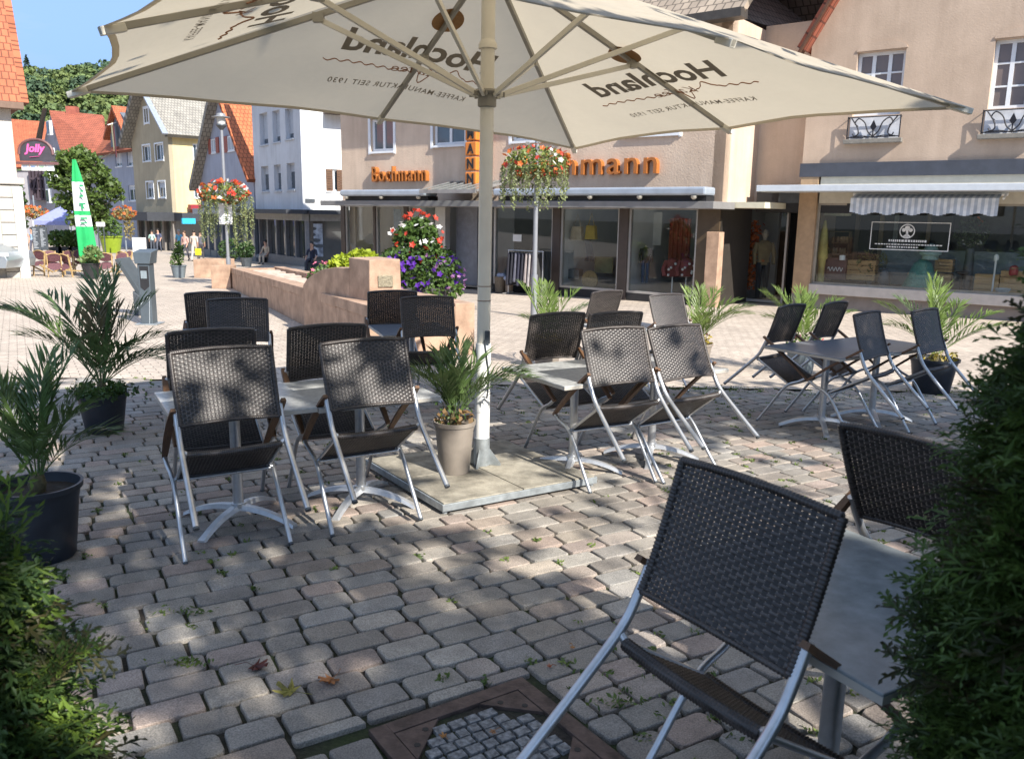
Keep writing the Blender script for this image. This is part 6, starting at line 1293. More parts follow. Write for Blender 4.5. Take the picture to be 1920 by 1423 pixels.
    m = M(); m.tube(pts[2:], .045, 6); m.bar(A([a[0]-.15, Y, a[2]-.07]), A([b[0]+.15, Y, a[2]-.07]), .08, .09); m.tube([A([a[0]-1.2, Y+.06, a[2]-.07]), A([b[0], Y+.06, a[2]-.07])], .03, 6); m.build('frame', mat('red brown sign frame', (.15,.07,.07), .5), ts)
    PKM = mat('pink sign script', (.75,.12,.36), .5, 0, .05); m = M(); text_fit(m, 'Jolly', (a[0]+w*.16, Y-.012, a[2]+.21), (1,0,0), (0,0,1), (0,-1,0), w*.58, .36, 0, .035, .01, .22); m.bar(A([cx-.22, Y-.012, a[2]+.13]), A([cx+.12, Y-.012, a[2]+.16]), .01, .06, up=(0,1,0)); m.build('script', PKM, ts)
    for k in range(4):
        x0 = a[0]+.03+k*w*.245; z1, z0 = q(60, 306)[2], q(60, 320)[2]; m = M(); m.box(x0, x0+w*.21, Y+.02, Y+.07, z0, z1); o = m.build('plate', WHITE, ts); m = M(); m.box(x0+.04, x0+w*.17, Y+.012, Y+.0195, (z0+z1)/2-.03, (z0+z1)/2+.03); m.build('plate_mark', mat('grey plate print', ((.3,.35,.45),(.2,.28,.45),(.25,.38,.25),(.4,.45,.5))[k], .6), o)
street()
def tree(px, pyb, Y, pytop, pxw, label, n, seed, leaf, mats, trunk=True):
    b = D(px, pyb, Y); b = on_ground(b[0], Y); top = D(px, pytop, Y)[2]; r = pxw/2/FOC*Y; t = thing('street_tree', label, 'tree', b); rng = np.random.default_rng(seed); h = top-b[2]
    m = M(); m.tube(cr([b, b+A([.05,0,h*.3]), b+A([-.05,0,h*.6]), b+A([0,0,h*.9])], 4), np.linspace(.17, .03, 13), 8)
    for k in range(9): a = k*2.4; m.tube(cr([b+A([0,0,h*(.28+.05*k)]), b+A([r*.35*math.cos(a), r*.35*math.sin(a), h*(.42+.05*k)]), b+A([r*.75*math.cos(a), r*.75*math.sin(a), h*(.50+.05*k)])], 3), np.linspace(.07,.015,7), 6)
    m.build('trunk', mat('tree bark', (.08,.06,.045), .9, 0, .3, 12, bump=.6), t, smooth=True)
    m = [M(), M()]; cz = b[2]+h*.60
    for k in range(46):
        d = rng.normal(size=3); d /= np.linalg.norm(d); q = rng.uniform(.45, 1)**.5; c = A([b[0], b[1], cz]) + d*q*A([r*.80, r*.80, h*.34]); rr = r*rng.uniform(.20,.34)
        P = blob(c, (rr, rr, rr*.75), n//46, rng, .35); m[k % 3 == 0].quads(leafquads(P, leaf, rng, .3, .6))
    o = M(); o.add(m[0].v, m[0].f, 0); o.add(m[1].v, m[1].f, 1); o.build('crown', mats, t)
tree(172, 470, 53, 262, 128, 'bushy green street tree behind the green folded parasol', 7000, 61, .30, [mat('tree leaf', (.055,.095,.02), .5, 0, .4, 2, col2=(.09,.14,.03), trans=.25), mat('tree leaf light', (.10,.155,.03), .5, 0, .3, 2, trans=.3)])
tree(40, 480, 60, 338, 46, 'small dark tree between the corner house and the timbered house', 1800, 62, .28, [LEAF_D, LEAF_A])
def small_things():
    g = lambda Y: gz(0, Y)
    # market tent
    p = A([D(115, 400, 58)[0], 58, g(58)]); t = thing('market_tent', 'lavender blue market tent with a pointed roof', 'tent', p); a, b = D(80, 413, 57)[0], D(150, 413, 57)[0]; w = (b-a)/2; ze, zt = D(115, 414, 58)[2], D(121, 384, 58)[2]; c = p[0]
    m = M(); cs = [A([c-w, 58-w, ze]), A([c+w, 58-w, ze]), A([c+w, 58+w, ze]), A([c-w, 58+w, ze])]; ap = A([c+.2, 58, zt]); m.add(cs+[ap]+[q-A([0,0,.28]) for q in cs], [(0,1,4),(1,2,4),(2,3,4),(3,0,4),(0,5,6,1),(1,6,7,2),(2,7,8,3),(3,8,5,0)]); m.build('roof', mat('lavender tent cloth', (.30,.33,.62), .8, 0, .08, trans=.25), t)
    for q in cs: m = M(); m.tube([A([q[0], q[1], p[2]]), q], .04, 6); m.build('leg', WHITE, t)
    # green folded parasol
    p = G(172, 519); t = thing('folded_parasol', 'tall folded green and white parasol', 'parasol', p); Y = p[1]; zz = lambda py: D(170, py, Y)[2]-p[2]; k = Y/FOC
    GR = mat('vivid green cloth', (.02,.42,.12), .7, 0, .15, 3, trans=.15); WH = mat('white parasol cloth', (.66,.72,.68), .7, 0, .08, 3, trans=.15); TX = mat('green print', (.03,.30,.12), .7)
    def band(y0, y1, r0, r1, mt, nm, par=None):
        m = M(); n = 24; K = 5; vs = []; lean = lambda py: (py-520)*.072*k
        for i in range(K+1):
            f = i/K; py = y0+(y1-y0)*f; r = (r0+(r1-r0)*f)*k
            for j in range(n): an = 2*math.pi*j/n; q = r*(1+.14*math.cos(an*6+f*.4)); vs.append(p+A([q*math.cos(an)+lean(py)*.9, q*math.sin(an), zz(py)]))
        m.add(vs, [(i*n+j, i*n+(j+1) % n, (i+1)*n+(j+1) % n, (i+1)*n+j) for i in range(K) for j in range(n)] + [tuple(range(n)), tuple(K*n+j for j in range(n))]); return m.build(nm, mt, par or t, smooth=True)
    band(300, 342, 3, 9.5, GR, 'green_tip'); wb = band(342, 396, 9.5, 13, WH, 'white_panel'); band(396, 404, 13, 13.4, GR, 'green_band'); w2 = band(404, 425, 13.4, 14, WH, 'white_panel'); band(425, 478, 14, 16, GR, 'green_skirt'); band(478, 500, 16, 14.5, GR, 'green_skirt')
    def pm(x0, y0, x1, y1, par, r):
        a, b = D(x0, y1, Y), D(x1, y0, Y); m = M(); m.box(a[0], b[0], p[1]-r*k*1.2, p[1]-r*k*1.1, a[2], b[2]); m.build('print', TX, par)
    pm(157, 381, 168, 384, wb, 13.4); pm(161, 384, 164, 392, wb, 13.4); pm(160, 408, 172, 411, w2, 14.2); pm(160, 417, 172, 419, w2, 14.4); pm(156, 347, 162, 351, wb, 11); pm(158, 357, 163, 361, wb, 11.6); pm(157, 366, 163, 370, wb, 12)
    m = M(); m.tube([p, p+A([-.04,0,zz(482)])], .035, 8); m.build('pole', WHITE, t); m = M(); m.lathe([(.35,0),(.35,.06),(.06,.09),(.05,.3)], p, 16); m.build('foot', DGREY, t)
    # bistro chairs
    def bistro():
        t = thing('bistro_chair', 'x', 'chair'); W_ = mat('honey coloured wood', (.40,.27,.12), .6, 0, .2, 6); CU = mat('plum seat weave', (.12,.05,.06), .7, 0, .3, 20)
        for s in (-1, 1):
            m = M(); m.bar((s*.22,.26,0), (s*.22,-.20,.86), .035, .045); m.build('back_leg', W_, t, world=False); m = M(); m.bar((s*.19,-.28,0), (s*.19,.22,.50), .035, .045); m.build('front_leg', W_, t, world=False)
        m = M(); m.lathe([(.001,.46),(.22,.46),(.23,.475),(.22,.49),(.001,.49)], (0,.02,0), 14); m.build('seat', CU, t, world=False)
        m = M(); m.prism([(.24*math.cos(q*.449), -.16-.02*math.sin(q*.449), .73+.17*math.sin(q*.449)) for q in range(14)], (0,.03,0)); m.build('backrest', CU, t, world=False)
        m = M(); m.tube([(.25*math.cos(q*.314), -.15, .73+.18*math.sin(q*.314)) for q in range(21)], .018, 6); m.build('back_hoop', W_, t, world=False); return t
    b0 = bistro(); spots = [(82,517,-10,20,'left most of the folded bistro chairs beside the car'), (104,519,30,35,'bistro chair with a plum back, second from the car'), (121,516,160,28,'bistro chair with crossed legs left of the green parasol, leaning back'), (138,519,-20,38,'bistro chair with a pale back next to the green parasol'), (150,514,190,25,'bistro chair tucked behind the foot of the green parasol'), (203,518,15,32,'bistro chair just right of the green parasol'), (222,519,170,34,'bistro chair with a plum back left of the tilted panel'), (240,516,-25,26,'bistro chair partly behind the tilted information panel'), (92,510,200,40,'bistro chair in the back row behind the left ones'), (228,509,150,40,'bistro chair in the back row right of the green parasol')]
    for i, (px, py, yw, tp, lb) in enumerate(spots):
        o = b0 if i == 0 else copy_tree(b0); p = G(px, py); o.location = p + A([0,0,.02]); o.rotation_euler = (-R_(tp), 0, R_(yw+180)); tag(o, lb, 'chair', 'wooden bistro chairs across the square')
    # car
    q = G(6, 524); t = thing('parked_car', 'silver car cut off by the left edge of the picture', 'car', q); CP = mat('silver car paint', (.36,.39,.41), .28, .6, .03, 2); x0 = q[0]-3.65; y, z = q[1]+.2, q[2]
    prof = [(3.72,.35),(3.80,.62),(3.70,.86),(3.30,1.08),(2.85,1.30),(2.35,1.46),(1.5,1.50),(.6,1.40),(.0,1.0),(-.3,.9),(-.45,.45),(-.4,.3)]; secs = [(0,.93,.0),(.10,.99,.02),(.85,1.03,.05),(1.6,.99,.02),(1.70,.93,0)]
    m = M(); n = len(prof); vs = []
    for yy, sc, dz in secs:
        for a, b in prof: vs.append((x0+1.6+(a-1.6)*(.97+.03*(sc > 1)), y+yy+(.12*(b-.9) if b > .9 and yy < .5 else 0)-(.12*(b-.9) if b > .9 and yy > 1.2 else 0), z+.3+(b-.3)*sc))
    m.add(vs, [(i*n+j, i*n+(j+1) % n, (i+1)*n+(j+1) % n, (i+1)*n+j) for i in range(len(secs)-1) for j in range(n)] + [tuple(range(n))[::-1], tuple((len(secs)-1)*n+j for j in range(n))]); m.build('body', CP, t, smooth=40, bevel=.02)
    m = M(); m.prism([(x0+2.85, y+.04, z+1.0), (x0+2.45, y+.075, z+1.36), (x0+1.5, y+.085, z+1.42), (x0+.6, y+.08, z+1.32), (x0+.4, y+.04, z+1.0)], (0,-.035,0)); m.build('window', PANE, t)
    for wx in (2.95, .35):
        c = A([x0+wx, y-.02, z+.32]); m = M(); m.add([(c[0]+r*math.cos(a), c[1]+yy, c[2]+r*math.sin(a)) for yy, r in ((0,.22),(-.02,.31),(.0,.325),(.2,.325)) for a in np.linspace(0, 2*math.pi, 21)[:-1]], [(i*20+j, i*20+(j+1) % 20, (i+1)*20+(j+1) % 20, (i+1)*20+j) for i in range(3) for j in range(20)]); w = m.build('wheel', mat('tyre rubber', (.02,.02,.02), .8), t, smooth=True)
        m = M()
        for k in range(5): a = k*1.257; m.bar(c+A([.04*math.cos(a), -.012, .04*math.sin(a)]), c+A([.20*math.cos(a), -.012, .20*math.sin(a)]), .075, .02, up=(0,1,0))
        m.tube([c+A([.205*math.cos(a), -.01, .205*math.sin(a)]) for a in np.linspace(0, 2*math.pi, 21)], .02, 6); m.build('rim', ALU2, w)
    m = M(); m.obox((x0+3.62, y+.03, z+.80), (.13,.03,0), (0,.04,0), (0,0,.06)); m.build('headlight', mat('headlight glass', (.55,.58,.6), .1), t, bevel=.02)
    # boards, steles
    for (x0, y0, x1, y1, Y, lb, mt, nm, ct) in ((249,446,272,473,46,'white display board behind the service pillar',WHITE,'display_board','board'), (63,425,72,472,50,'left one of two narrow dark information steles',DGREY,'information_stele','stele'), (76,426,86,469,52,'right one of two narrow dark information steles',DGREY,'information_stele','stele'), (180,417,195,425,50,'small white sign hanging right of the green parasol',WHITE,'small_sign','sign')):
        a, b = D(x0, y1, Y), D(x1, y0, Y); t = thing(nm, lb, ct, (a[0], Y, g(Y))); m = M(); m.box(a[0], b[0], Y, Y+.12, a[2], b[2]); m.build('board', mt, t, bevel=.02); m = M()
        for q in (a[0]+.06, b[0]-.10): m.box(q, q+.05, Y+.02, Y+.08, g(Y), a[2])
        m.build('post', DGREY, t)
        if nm == 'information_stele':
            m = M(); rs = random.Random(int(x0))
            for k in range(14): z_ = b[2]-.15-(b[2]-a[2]-.3)*k/14; m.box(a[0]+.06, a[0]+.06+(b[0]-a[0]-.12)*rs.uniform(.4,1), Y-.012, Y-.004, z_-.025, z_+.025)
            m.build('panel_print', mat('grey stele print', (.3,.32,.34), .6), t)
    # hedge tubs and topiary
    rng = np.random.default_rng(9)
    for px, Y, lb in ((105,56,'bushy green planter under the left end of the tent'), (124,56,'bushy green planter under the middle of the tent'), (143,56,'bushy green planter beside the green parasol')):
        x = D(px, 440, Y)[0]; p = on_ground(x, Y); t = thing('planter_bush', lb, 'planter', p, 'planters before the tent'); m = M(); m.box(x-.45, x+.45, Y-.3, Y+.3, p[2], p[2]+.5); m.build('tub', BLACK, t)
        m = M(); m.quads(leafquads(blob(p+A([0,0,1.05]), (.62,.5,.6), 600, rng, .3), .22, rng, .3, .6)); stuff(m.build('foliage', LEAF_A, t))
    for px, py, Y, r, lb in ((461, 470, 41, .42, 'dark clipped box ball in a pot left of the bench'), (430, 468, 45, .6, 'large dark shrub behind the left lamp post'),):
        c = D(px, py, Y); p = on_ground(c[0], Y); t = thing('topiary', lb, 'shrub', p); m = M(); m.lathe([(.22,0),(.3,.45)], p, 12); m.build('pot', DGREY, t); m = M(); m.tube([p+A([0,0,.4]), c], .04, 6); m.build('stem', SOIL, t); m = M(); m.quads(leafquads(blob(c, (r,r,r), 900, rng, .8), .13, rng, .3, .6)); stuff(m.build('foliage', LEAF_D, t))
    for px, py, Y, lb in ((65, 400, 58, 'small orange flower basket on the far left lamp'), (232, 402, 58, 'pale orange trailing flower basket before the yellow house')):
        c = D(px, py, Y); p = on_ground(c[0], Y); t = thing('flower_lamp', lb, 'flower basket', p); m = M(); m.tube([p, c+A([0,0,1.2])], .05, 6); m.build('pole', MGREY, t)
        P = np.vstack([blob(c, (.75,.75,.45), 420, rng, .5), blob(c+A([.3,0,-.9]), (.35,.35,.9), 300, rng, .3)]); m = M(); m.quads(leafquads(P, .16, rng, 0, .6)); stuff(m.build('foliage', mat('mixed trailing leaf', (.18,.16,.05), .6, 0, .4, 3, col2=(.24,.18,.06)), t)); m = M(); flowers(m, blob(c+A([0,0,.1]), (.78,.78,.45), 60, rng, .95), .13, rng); stuff(m.build('flowers', PETO, t))
    # bench front of the white house
    p = G(520, 493); t = thing('stone_bench', 'long grey stone bench before the white house shop', 'bench', p); m = M(); m.box(p[0]-1.2, p[0]+3.0, p[1], p[1]+.5, p[2]+.28, p[2]+.45); m.build('seat', MGREY, t, bevel=.02)
    for q in (-.9, .9, 2.6): m = M(); m.box(p[0]+q-.15, p[0]+q+.15, p[1]+.06, p[1]+.44, p[2], p[2]+.279); m.build('leg', DGREY, t)
small_things()
# ------------------------------------------------------------------ people
SKN = mat('skin', (.45,.27,.19), .6, 0, .08, 10); HAIR = {k: mat(k+' hair', c, .6, 0, .3, 30) for k, c in (('dark',(.02,.015,.012)), ('grey',(.30,.29,.28)), ('brown',(.08,.045,.025)))}
def person(px, py, Y, hgt, label, top, bot, yaw=0, stride=.18, sit=False, hair='dark', bag=None, cap=False):
    b = D(px, py, Y); b = on_ground(b[0], Y); k = hgt/1.75; cy, sy = math.cos(R_(yaw)), math.sin(R_(yaw))
    J = {}; E = []
    def j(n, x, y, z, r, p=None, c='top'):
        J[n] = (A([x*cy-y*sy, x*sy+y*cy, z])*k, r*k, c)
        if p: E.append((p, n))
    hz = .50 if sit else .95
    j('pel', 0, 0, hz, .125, None, 'bot'); j('waist', 0, -.01 if not sit else -.04, hz+.18, .115, 'pel'); j('chest', 0, .0 if not sit else -.02, hz+.38, .135, 'waist'); j('neck', 0, .02, hz+.54, .055, 'chest', 'skin'); j('head0', 0, .04, hz+.63, .085, 'neck', 'skin'); j('head1', 0, .045, hz+.74, .082, 'head0', 'skin')
    for s, n in ((-1,'l'), (1,'r')):
        f = s*stride
        j('hip'+n, s*.09, 0, hz-.03, .10, 'pel', 'bot')
        if sit: j('knee'+n, s*.12, .42, hz-.02, .068, 'hip'+n, 'bot'); j('ank'+n, s*.12, .44, .08, .045, 'knee'+n, 'bot'); j('toe'+n, s*.13, .58, .04, .038, 'ank'+n, 'shoe')
        else: j('knee'+n, s*.095, f*.55+.03, .50, .068, 'hip'+n, 'bot'); j('ank'+n, s*.10, f-.03, .08, .045, 'knee'+n, 'bot'); j('toe'+n, s*.11, f+.12, .04, .038, 'ank'+n, 'shoe')
        j('sho'+n, s*.185, 0, hz+.44, .068, 'chest'); j('elb'+n, s*.235, -f*.4-.02+(.1 if sit else 0), hz+.17, .048, 'sho'+n); j('wri'+n, s*.225, -f*.8+.10+(.15 if sit else 0), hz-.05+(.1 if sit else 0), .034, 'elb'+n, 'skin'); j('hand'+n, s*.215, -f*.8+.14+(.15 if sit else 0), hz-.14+(.1 if sit else 0), .036, 'wri'+n, 'skin')
    names = list(J); me = bpy.data.meshes.new('person'); me.from_pydata([tuple(J[n][0]) for n in names], [(names.index(a), names.index(c)) for a, c in E], [])
    ob = bpy.data.objects.new('person', me); COL.objects.link(ob); md = ob.modifiers.new('s', 'SKIN'); sv = me.skin_vertices[0].data
    for i, n in enumerate(names): sv[i].radius = (J[n][1], J[n][1]*(.72 if n in ('chest','waist','pel') else 1)); sv[i].use_root = (n == 'pel')
    ob.modifiers.new('d', 'SUBSURF').levels = 1; bpy.context.view_layer.update()
    m2 = bpy.data.meshes.new_from_object(ob.evaluated_get(bpy.context.evaluated_depsgraph_get())); bpy.data.objects.remove(ob); bpy.data.meshes.remove(me)
    for q in (SKN, mat('shirt cloth', top, .85, 0, .15, 8), mat('trouser cloth', bot, .85, 0, .15, 8), BLACK): m2.materials.append(q)
    idx = {'skin':0, 'top':1, 'bot':2, 'shoe':3}; segs = [(J[a][0], J[c][0], idx[J[c][2]]) for a, c in E]
    for p in m2.polygons:
        c = A(p.center); best = None
        for a, e, mi in segs:
            d = e-a; t_ = max(0, min(1, (c-a)@d/(d@d+1e-9))); q = np.linalg.norm(c-a-d*t_)
            if best is None or q < best[0]: best = (q, mi)
        p.material_index = best[1]; p.use_smooth = True
    o = bpy.data.objects.new('person', m2); COL.objects.link(o); o.location = b; ORG[o.name] = b; tag(o, label, 'person')
    hc = b + J['head1'][0]; fw = A([-sy, cy, 0]); m = M(); m.ball(hc - fw*.02*k + A([0,0,.025*k]), .098*k, 10, 0, (1,1,1.05)); m.build('cap' if cap else 'hair', BLACK if cap else HAIR[hair], o, smooth=True)
    m = M(); m.ball(hc + fw*.075*k - A([0,0,.045*k]), .048*k, 8, 0, (1,.7,1.2)); m.ball(hc + fw*.108*k - A([0,0,.05*k]), .016*k, 6); m.build('face', SKN, o, smooth=True)
    if bag is not None:
        c = b + J['handr'][0] - A([0,0,.26*k]); m = M(); m.obox(c, A([.16,0,0]), A([0,.08,0]), A([0,0,.19])); w_ = m.build('shopping_bag', mat('bag', bag, .5), None, bevel=.02); tag(w_, 'bright yellow shopping bag carried by the person in the beige shirt', 'bag'); m = M(); m.tube([c+A([-.08,0,.19]), c+A([0,0,.27]), c+A([.08,0,.19])], .012, 6); m.build('handle', BLACK, w_)
person(366, 488, 47, 1.72, 'person in a beige shirt and light trousers walking with a yellow bag', (.50,.44,.38), (.46,.43,.40), 0, .22, bag=(.62,.50,.02))
person(349, 488, 47.5, 1.66, 'person in a pink top and dark trousers beside the beige shirt', (.52,.32,.28), (.07,.07,.09), 170, .16, hair='brown')
person(378, 487, 48.5, 1.70, 'person in dark clothes behind the one with the yellow bag', (.10,.10,.13), (.05,.05,.06), 10, .12)
person(286, 462, 66, 1.68, 'person in a mint green shirt in the shade of the far shops', (.34,.50,.44), (.06,.07,.09), 20, .14)
person(298, 462, 67, 1.78, 'person in a navy shirt walking beside the mint green one', (.07,.08,.14), (.08,.09,.12), 180, .14)
person(337, 468, 62, 1.74, 'person in a sky blue top before the cyan sign', (.12,.42,.62), (.30,.33,.36), 190, .16, hair='grey')
person(500, 494, 44.5, 1.70, 'person in beige sitting on the stone bench', (.42,.36,.28), (.44,.40,.34), 160, 0, True)
person(586, 496, 38.0, 1.74, 'person in dark blue with a cap sitting before the white house poster', (.025,.03,.055), (.03,.03,.045), 175, 0, True, cap=True)
person(50, 474, 52, 1.70, 'person in a peach top at the far left behind the steles', (.55,.28,.20), (.40,.30,.24), 200, .14, hair='brown')
person(63, 473, 54, 1.72, 'person in a light blue shirt behind the left stele', (.30,.42,.55), (.08,.08,.11), 175, .14)
def stool():
    p = on_ground(D(586, 496, 38.0)[0], 38.0); t = thing('stone_block_seat', 'dark stone block under the person with the cap', 'seat', p+A([0,-.02,0])); m = M(); m.box(p[0]-.35, p[0]+.35, p[1]-.12, p[1]+.35, p[2], p[2]+.40); m.build('block', DGREY, t, bevel=.02)
stool()
# ------------------------------------------------------------------ wooded hill and sky
def hill():
    rng = np.random.default_rng(88); m = M(); xs = np.linspace(-420, 60, 49); ys = np.linspace(170, 470, 31)
    def hz(x, y):
        q = (y-175)/250; q = max(0, min(1, q)); s = q*q*(3-2*q); return gz(0, 160)-1 + s*(64 + 12*noise.noise((x*.012, y*.01, 2)) - max(0, (x+150)*.12)) + 3*noise.noise((x*.04, y*.04, 0))
    vs = [(x, y, hz(x, y)) for y in ys for x in xs]; nx = len(xs); m.add(vs, [(j*nx+i, j*nx+i+1, (j+1)*nx+i+1, (j+1)*nx+i) for j in range(len(ys)-1) for i in range(nx-1)]); struct(m.build('hill', mat('forest floor', (.03,.05,.015), .9, 0, .3, .1)))
    ms = [M(), M(), M()]
    for k in range(1500):
        f = rng.random(); y = 190 + 240*f; x = rng.uniform(-.80*y-10, -.25*y) if k % 5 else rng.uniform(-400, 40)
        r = rng.uniform(2.8, 5.2); c = A([x, y, hz(x, y)+r*1.0])
        if y < 225 and rng.random() < .5: continue
        n = 170 if -.72*y < x < -.45*y else 26
        d = rng.normal(size=(n,3)); d /= np.linalg.norm(d, axis=1)[:,None]; d[:,2] = np.abs(d[:,2])*1.1-.25
        P = c + d*r*rng.uniform(.75, 1.05, n)[:,None]*A([1,1,1.15]); ms[int(rng.integers(0,3))].quads(leafquads(P, r*.36 if n > 50 else r*1.0, rng, .8, .75))
    o = M(); [o.add(q.v, q.f, i) for i, q in enumerate(ms)]
    o = o.build('hillside_wood', [mat('wood green', (.075,.12,.04), .8, 0, .35, .15, col2=(.11,.155,.05)), mat('wood dark green', (.05,.09,.045), .8, 0, .35, .15), mat('wood light green', (.13,.17,.05), .8, 0, .3, .15)]); o['kind'] = 'stuff'
    c = D(51, 128, 400); t = thing('fir_tree', 'lone fir standing out on the crest of the hill', 'tree', c-A([0,0,6])); h = D(51, 104, 400)[2]-c[2]+6; q = c-A([0,0,6])
    m = M(); m.tube([q, q+A([0,0,h])], [.4,.08], 6); m.build('trunk', SOIL, t); P = []
    for k in range(260): f = rng.random()**1.2; a = rng.uniform(0, 6.28); r = (1-f)*3.6*rng.uniform(.4,1); P.append(q+A([r*math.cos(a), r*math.sin(a), h*(.1+.9*f)]))
    m = M(); m.quads(leafquads(A(P), 1.5, rng, .2, .5)); m.build('crown', mat('fir green', (.02,.04,.02), .8), t)
hill()
SUN_AZ, SUN_EL = R_(38), R_(38)                          # sun stands behind and to the right of the viewer
SUNV = A([math.sin(SUN_AZ)*math.cos(SUN_EL), -math.cos(SUN_AZ)*math.cos(SUN_EL), math.sin(SUN_EL)])
def shade_tree():
    """chestnut whose crown reaches over the near part of the terrace from behind; unseen, its leaves are placed to cast the wanted shade and sun patches"""
    rng = np.random.default_rng(101); dx, dy = -SUNV[0]/SUNV[2], -SUNV[1]/SUNV[2]
    holes = [(.85,4.95,1.25,.62,.93),(1.75,6.1,1.0,.62,.9),(-.1,5.75,.75,.62,.8),(-.83,4.75,.45,.26,.8),(.25,6.5,1.05,.62,.93),(.72,3.25,.3,.16,.9),(1.25,2.75,.35,.22,.85),(-4.4,6.9,.6,.5,.95),(.75,9.9,.7,.9,.95),(1.7,9.9,.5,.5,.6),(-1.5,5.5,.45,.30,.6),(-2.2,5.1,.4,.25,.5),(-1.46,2.45,.25,.2,.9),(.35,4.1,.8,.25,.6),(1.6,4.3,.5,.35,.8),(-.45,6.25,.4,.5,.9),(2.5,5.3,.4,.3,.6),(2.2,3.6,.35,.3,.7),(1.9,5.2,.75,.42,.92),(.7,4.1,.6,.24,.88),(.78,3.62,.36,.18,.9)]
    quad = [A(q) for q in ((-5.15,8.5),(-1.5,11.8),(1.05,8.65),(-3.1,5.4))]
    def inside(x, y):
        for i in range(4):
            a, b = quad[i], quad[(i+1) % 4]
            if (b[0]-a[0])*(y-a[1])-(b[1]-a[1])*(x-a[0]) > 0: return False
        return True
    P = []
    while len(P) < 36000:
        x, y = rng.uniform(-6.2, 7.5), rng.uniform(-1.5, 9.55)
        edge = 9.15 + .12*noise.noise((x*1.5, 0, 5)) if x > .9 else 8.8
        if y > edge and not (x > 2.2 and y < 9.6 and rng.random() < .25): continue
        dens = 1.0
        if inside(x, y): dens = .012 if noise.noise((x*1.1, y*1.1, 9)) < .22 else .12
        for hx, hy, rx, ry, s in holes:
            q = ((x-hx)/rx/1.22)**2 + ((y-hy)/ry/1.22)**2 + .35*noise.noise((x*3.2, y*3.2, 1.5))
            if q < 1: dens = min(dens, .02 if noise.noise((x*3.6, y*3.6, 3)) > -.30+(.95-s)*1.6 else .35)
        if x < -4.3 and y < 9: dens *= .8
        if rng.random() > dens: continue
        z = rng.uniform(4.6, 8.2) - .25*max(0, y-5); P.append((x - dx*z, y - dy*z, z + .0))
    P = A(P); t = thing('chestnut_tree', 'unseen chestnut tree behind the viewer, its crown shaped to shade the terrace', 'tree', (4.6, -4.4, 0)); m = M(); m.quads(leafquads(P, .20, rng, .9, .7)); m.build('crown', LEAF_A, t)
    m = M(); c = A([4.6,-4.4,0]); m.tube(cr([c, c+A([.05,0,1.5]), c+A([0,.1,3.2]), c+A([.1,0,5.2])], 5), np.linspace(.28,.15,16), 10)
    for k in range(11): a = k*.571+.2; l = 2.2+1.6*((k*37) % 5)/5; m.tube(cr([c+A([0,.05,2.9+.15*k]), c+A([l*.5*math.cos(a), l*.5*math.sin(a), 4.4+.15*k]), c+A([l*1.25*math.cos(a), l*1.25*math.sin(a), 5.6+.1*k])], 4), np.linspace(.10,.02,9), 6)
    m.build('trunk', mat('chestnut bark', (.09,.07,.055), .9, 0, .3, 12, bump=.6), t, smooth=True)
shade_tree()
# ------------------------------------------------------------------ light, camera
SKY_S, SUN_S, EXPO = .14, 4.8, 0.95
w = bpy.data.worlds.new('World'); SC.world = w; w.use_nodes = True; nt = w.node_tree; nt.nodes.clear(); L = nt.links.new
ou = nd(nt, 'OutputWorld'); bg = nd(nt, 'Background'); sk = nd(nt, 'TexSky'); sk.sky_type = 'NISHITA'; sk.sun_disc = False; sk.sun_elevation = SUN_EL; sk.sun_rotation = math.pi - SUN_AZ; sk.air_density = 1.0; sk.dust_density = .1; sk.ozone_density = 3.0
tc = nd(nt, 'TexCoord'); mp = nd(nt, 'Mapping'); mp.inputs['Scale'].default_value = (1.2, 1.2, 6); L(tc.outputs['Generated'], mp.inputs[0]); nz = nd(nt, 'TexNoise', Scale=1.6, Detail=8.0, Roughness=.62); L(mp.outputs[0], nz.inputs['Vector'])
mr = nd(nt, 'MapRange'); mr.inputs['From Min'].default_value = .46; mr.inputs['From Max'].default_value = .80; mr.inputs['To Max'].default_value = .5; L(nz.outputs[0], mr.inputs[0])
mx = nd(nt, 'MixRGB'); mx.inputs[2].default_value = (6.5, 6.8, 7.2, 1); L(mr.outputs[0], mx.inputs[0]); L(sk.outputs[0], mx.inputs[1])
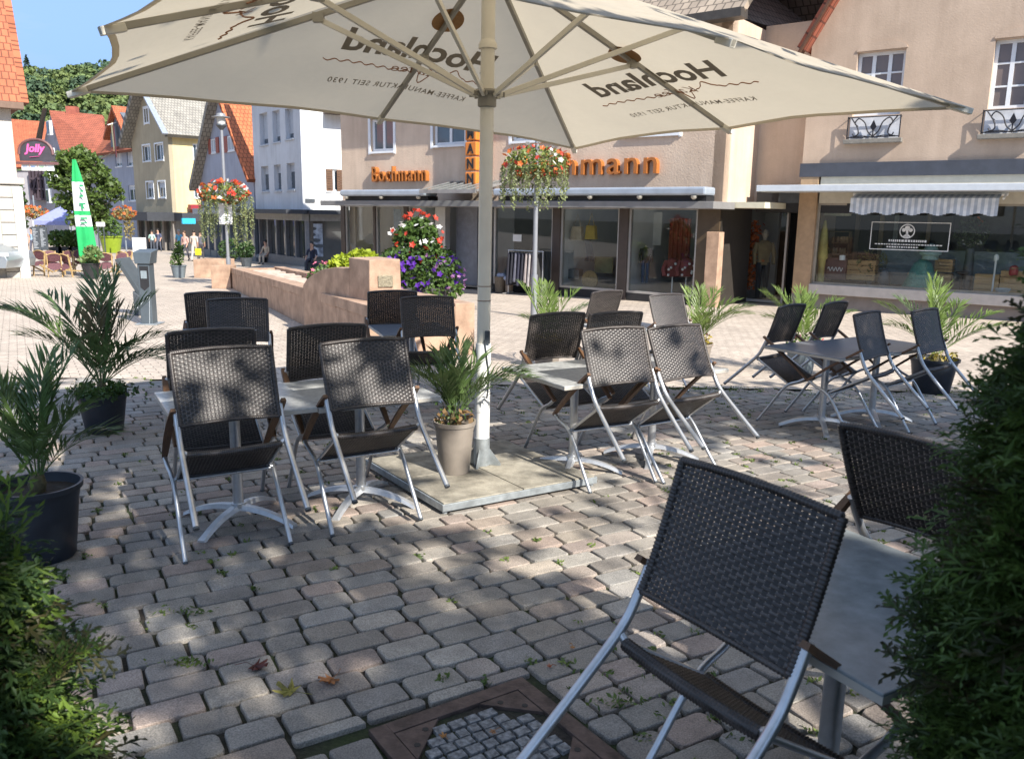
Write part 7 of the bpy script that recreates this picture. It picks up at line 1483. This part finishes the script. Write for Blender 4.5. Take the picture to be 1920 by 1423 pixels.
sx = nd(nt, 'SeparateXYZ'); L(tc.outputs['Generated'], sx.inputs[0]); rp = nd(nt, 'ValToRGB'); e = rp.color_ramp.elements; e[0].position = .10; e[0].color = (.28,.32,.46,1); e[1].position = .55; e[1].color = (1.5,1.32,1.15,1); L(sx.outputs[2], rp.inputs[0])
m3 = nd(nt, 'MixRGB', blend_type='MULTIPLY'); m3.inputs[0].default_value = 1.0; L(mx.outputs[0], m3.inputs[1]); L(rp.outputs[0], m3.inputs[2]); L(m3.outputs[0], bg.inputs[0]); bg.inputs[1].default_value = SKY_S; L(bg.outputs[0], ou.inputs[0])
sl = bpy.data.lights.new('sun', 'SUN'); sl.energy = SUN_S; sl.angle = R_(.55); sl.color = (1, .945, .86); so = bpy.data.objects.new('sun', sl); COL.objects.link(so); so.rotation_euler = Vector(SUNV.tolist()).to_track_quat('Z', 'Y').to_euler(); so.location = (8, -10, 14)
cd = bpy.data.cameras.new('camera'); cam = bpy.data.objects.new('camera', cd); COL.objects.link(cam); SC.camera = cam
f0 = ray(W/2, H/2); rx = ray(W/2+1, H/2)-f0; uy = ray(W/2, H/2-1)-f0; rx /= np.linalg.norm(rx); uy /= np.linalg.norm(uy); fz = -f0/np.linalg.norm(f0)
cam.matrix_world = Matrix(((rx[0],uy[0],fz[0],0),(rx[1],uy[1],fz[1],0),(rx[2],uy[2],fz[2],HC),(0,0,0,1)))
cd.sensor_fit = 'HORIZONTAL'; cd.sensor_width = 36; cd.lens = FOC/W*36; cd.clip_start = .05; cd.clip_end = 2000
cd.dof.use_dof = True; cd.dof.focus_distance = 6.5; cd.dof.aperture_fstop = 6.5
vs_ = SC.view_settings; SC.display_settings.display_device = 'sRGB'; vs_.view_transform = 'Standard'; vs_.look = 'None'; vs_.exposure = EXPO; vs_.gamma = 1.0; vs_.use_curve_mapping = False
SC.cycles.use_denoising = True; SC.cycles.max_bounces = 8; SC.cycles.transparent_max_bounces = 16; SC.cycles.sample_clamp_indirect = 6.0
SC.render.resolution_x = 1024; SC.render.resolution_y = 758
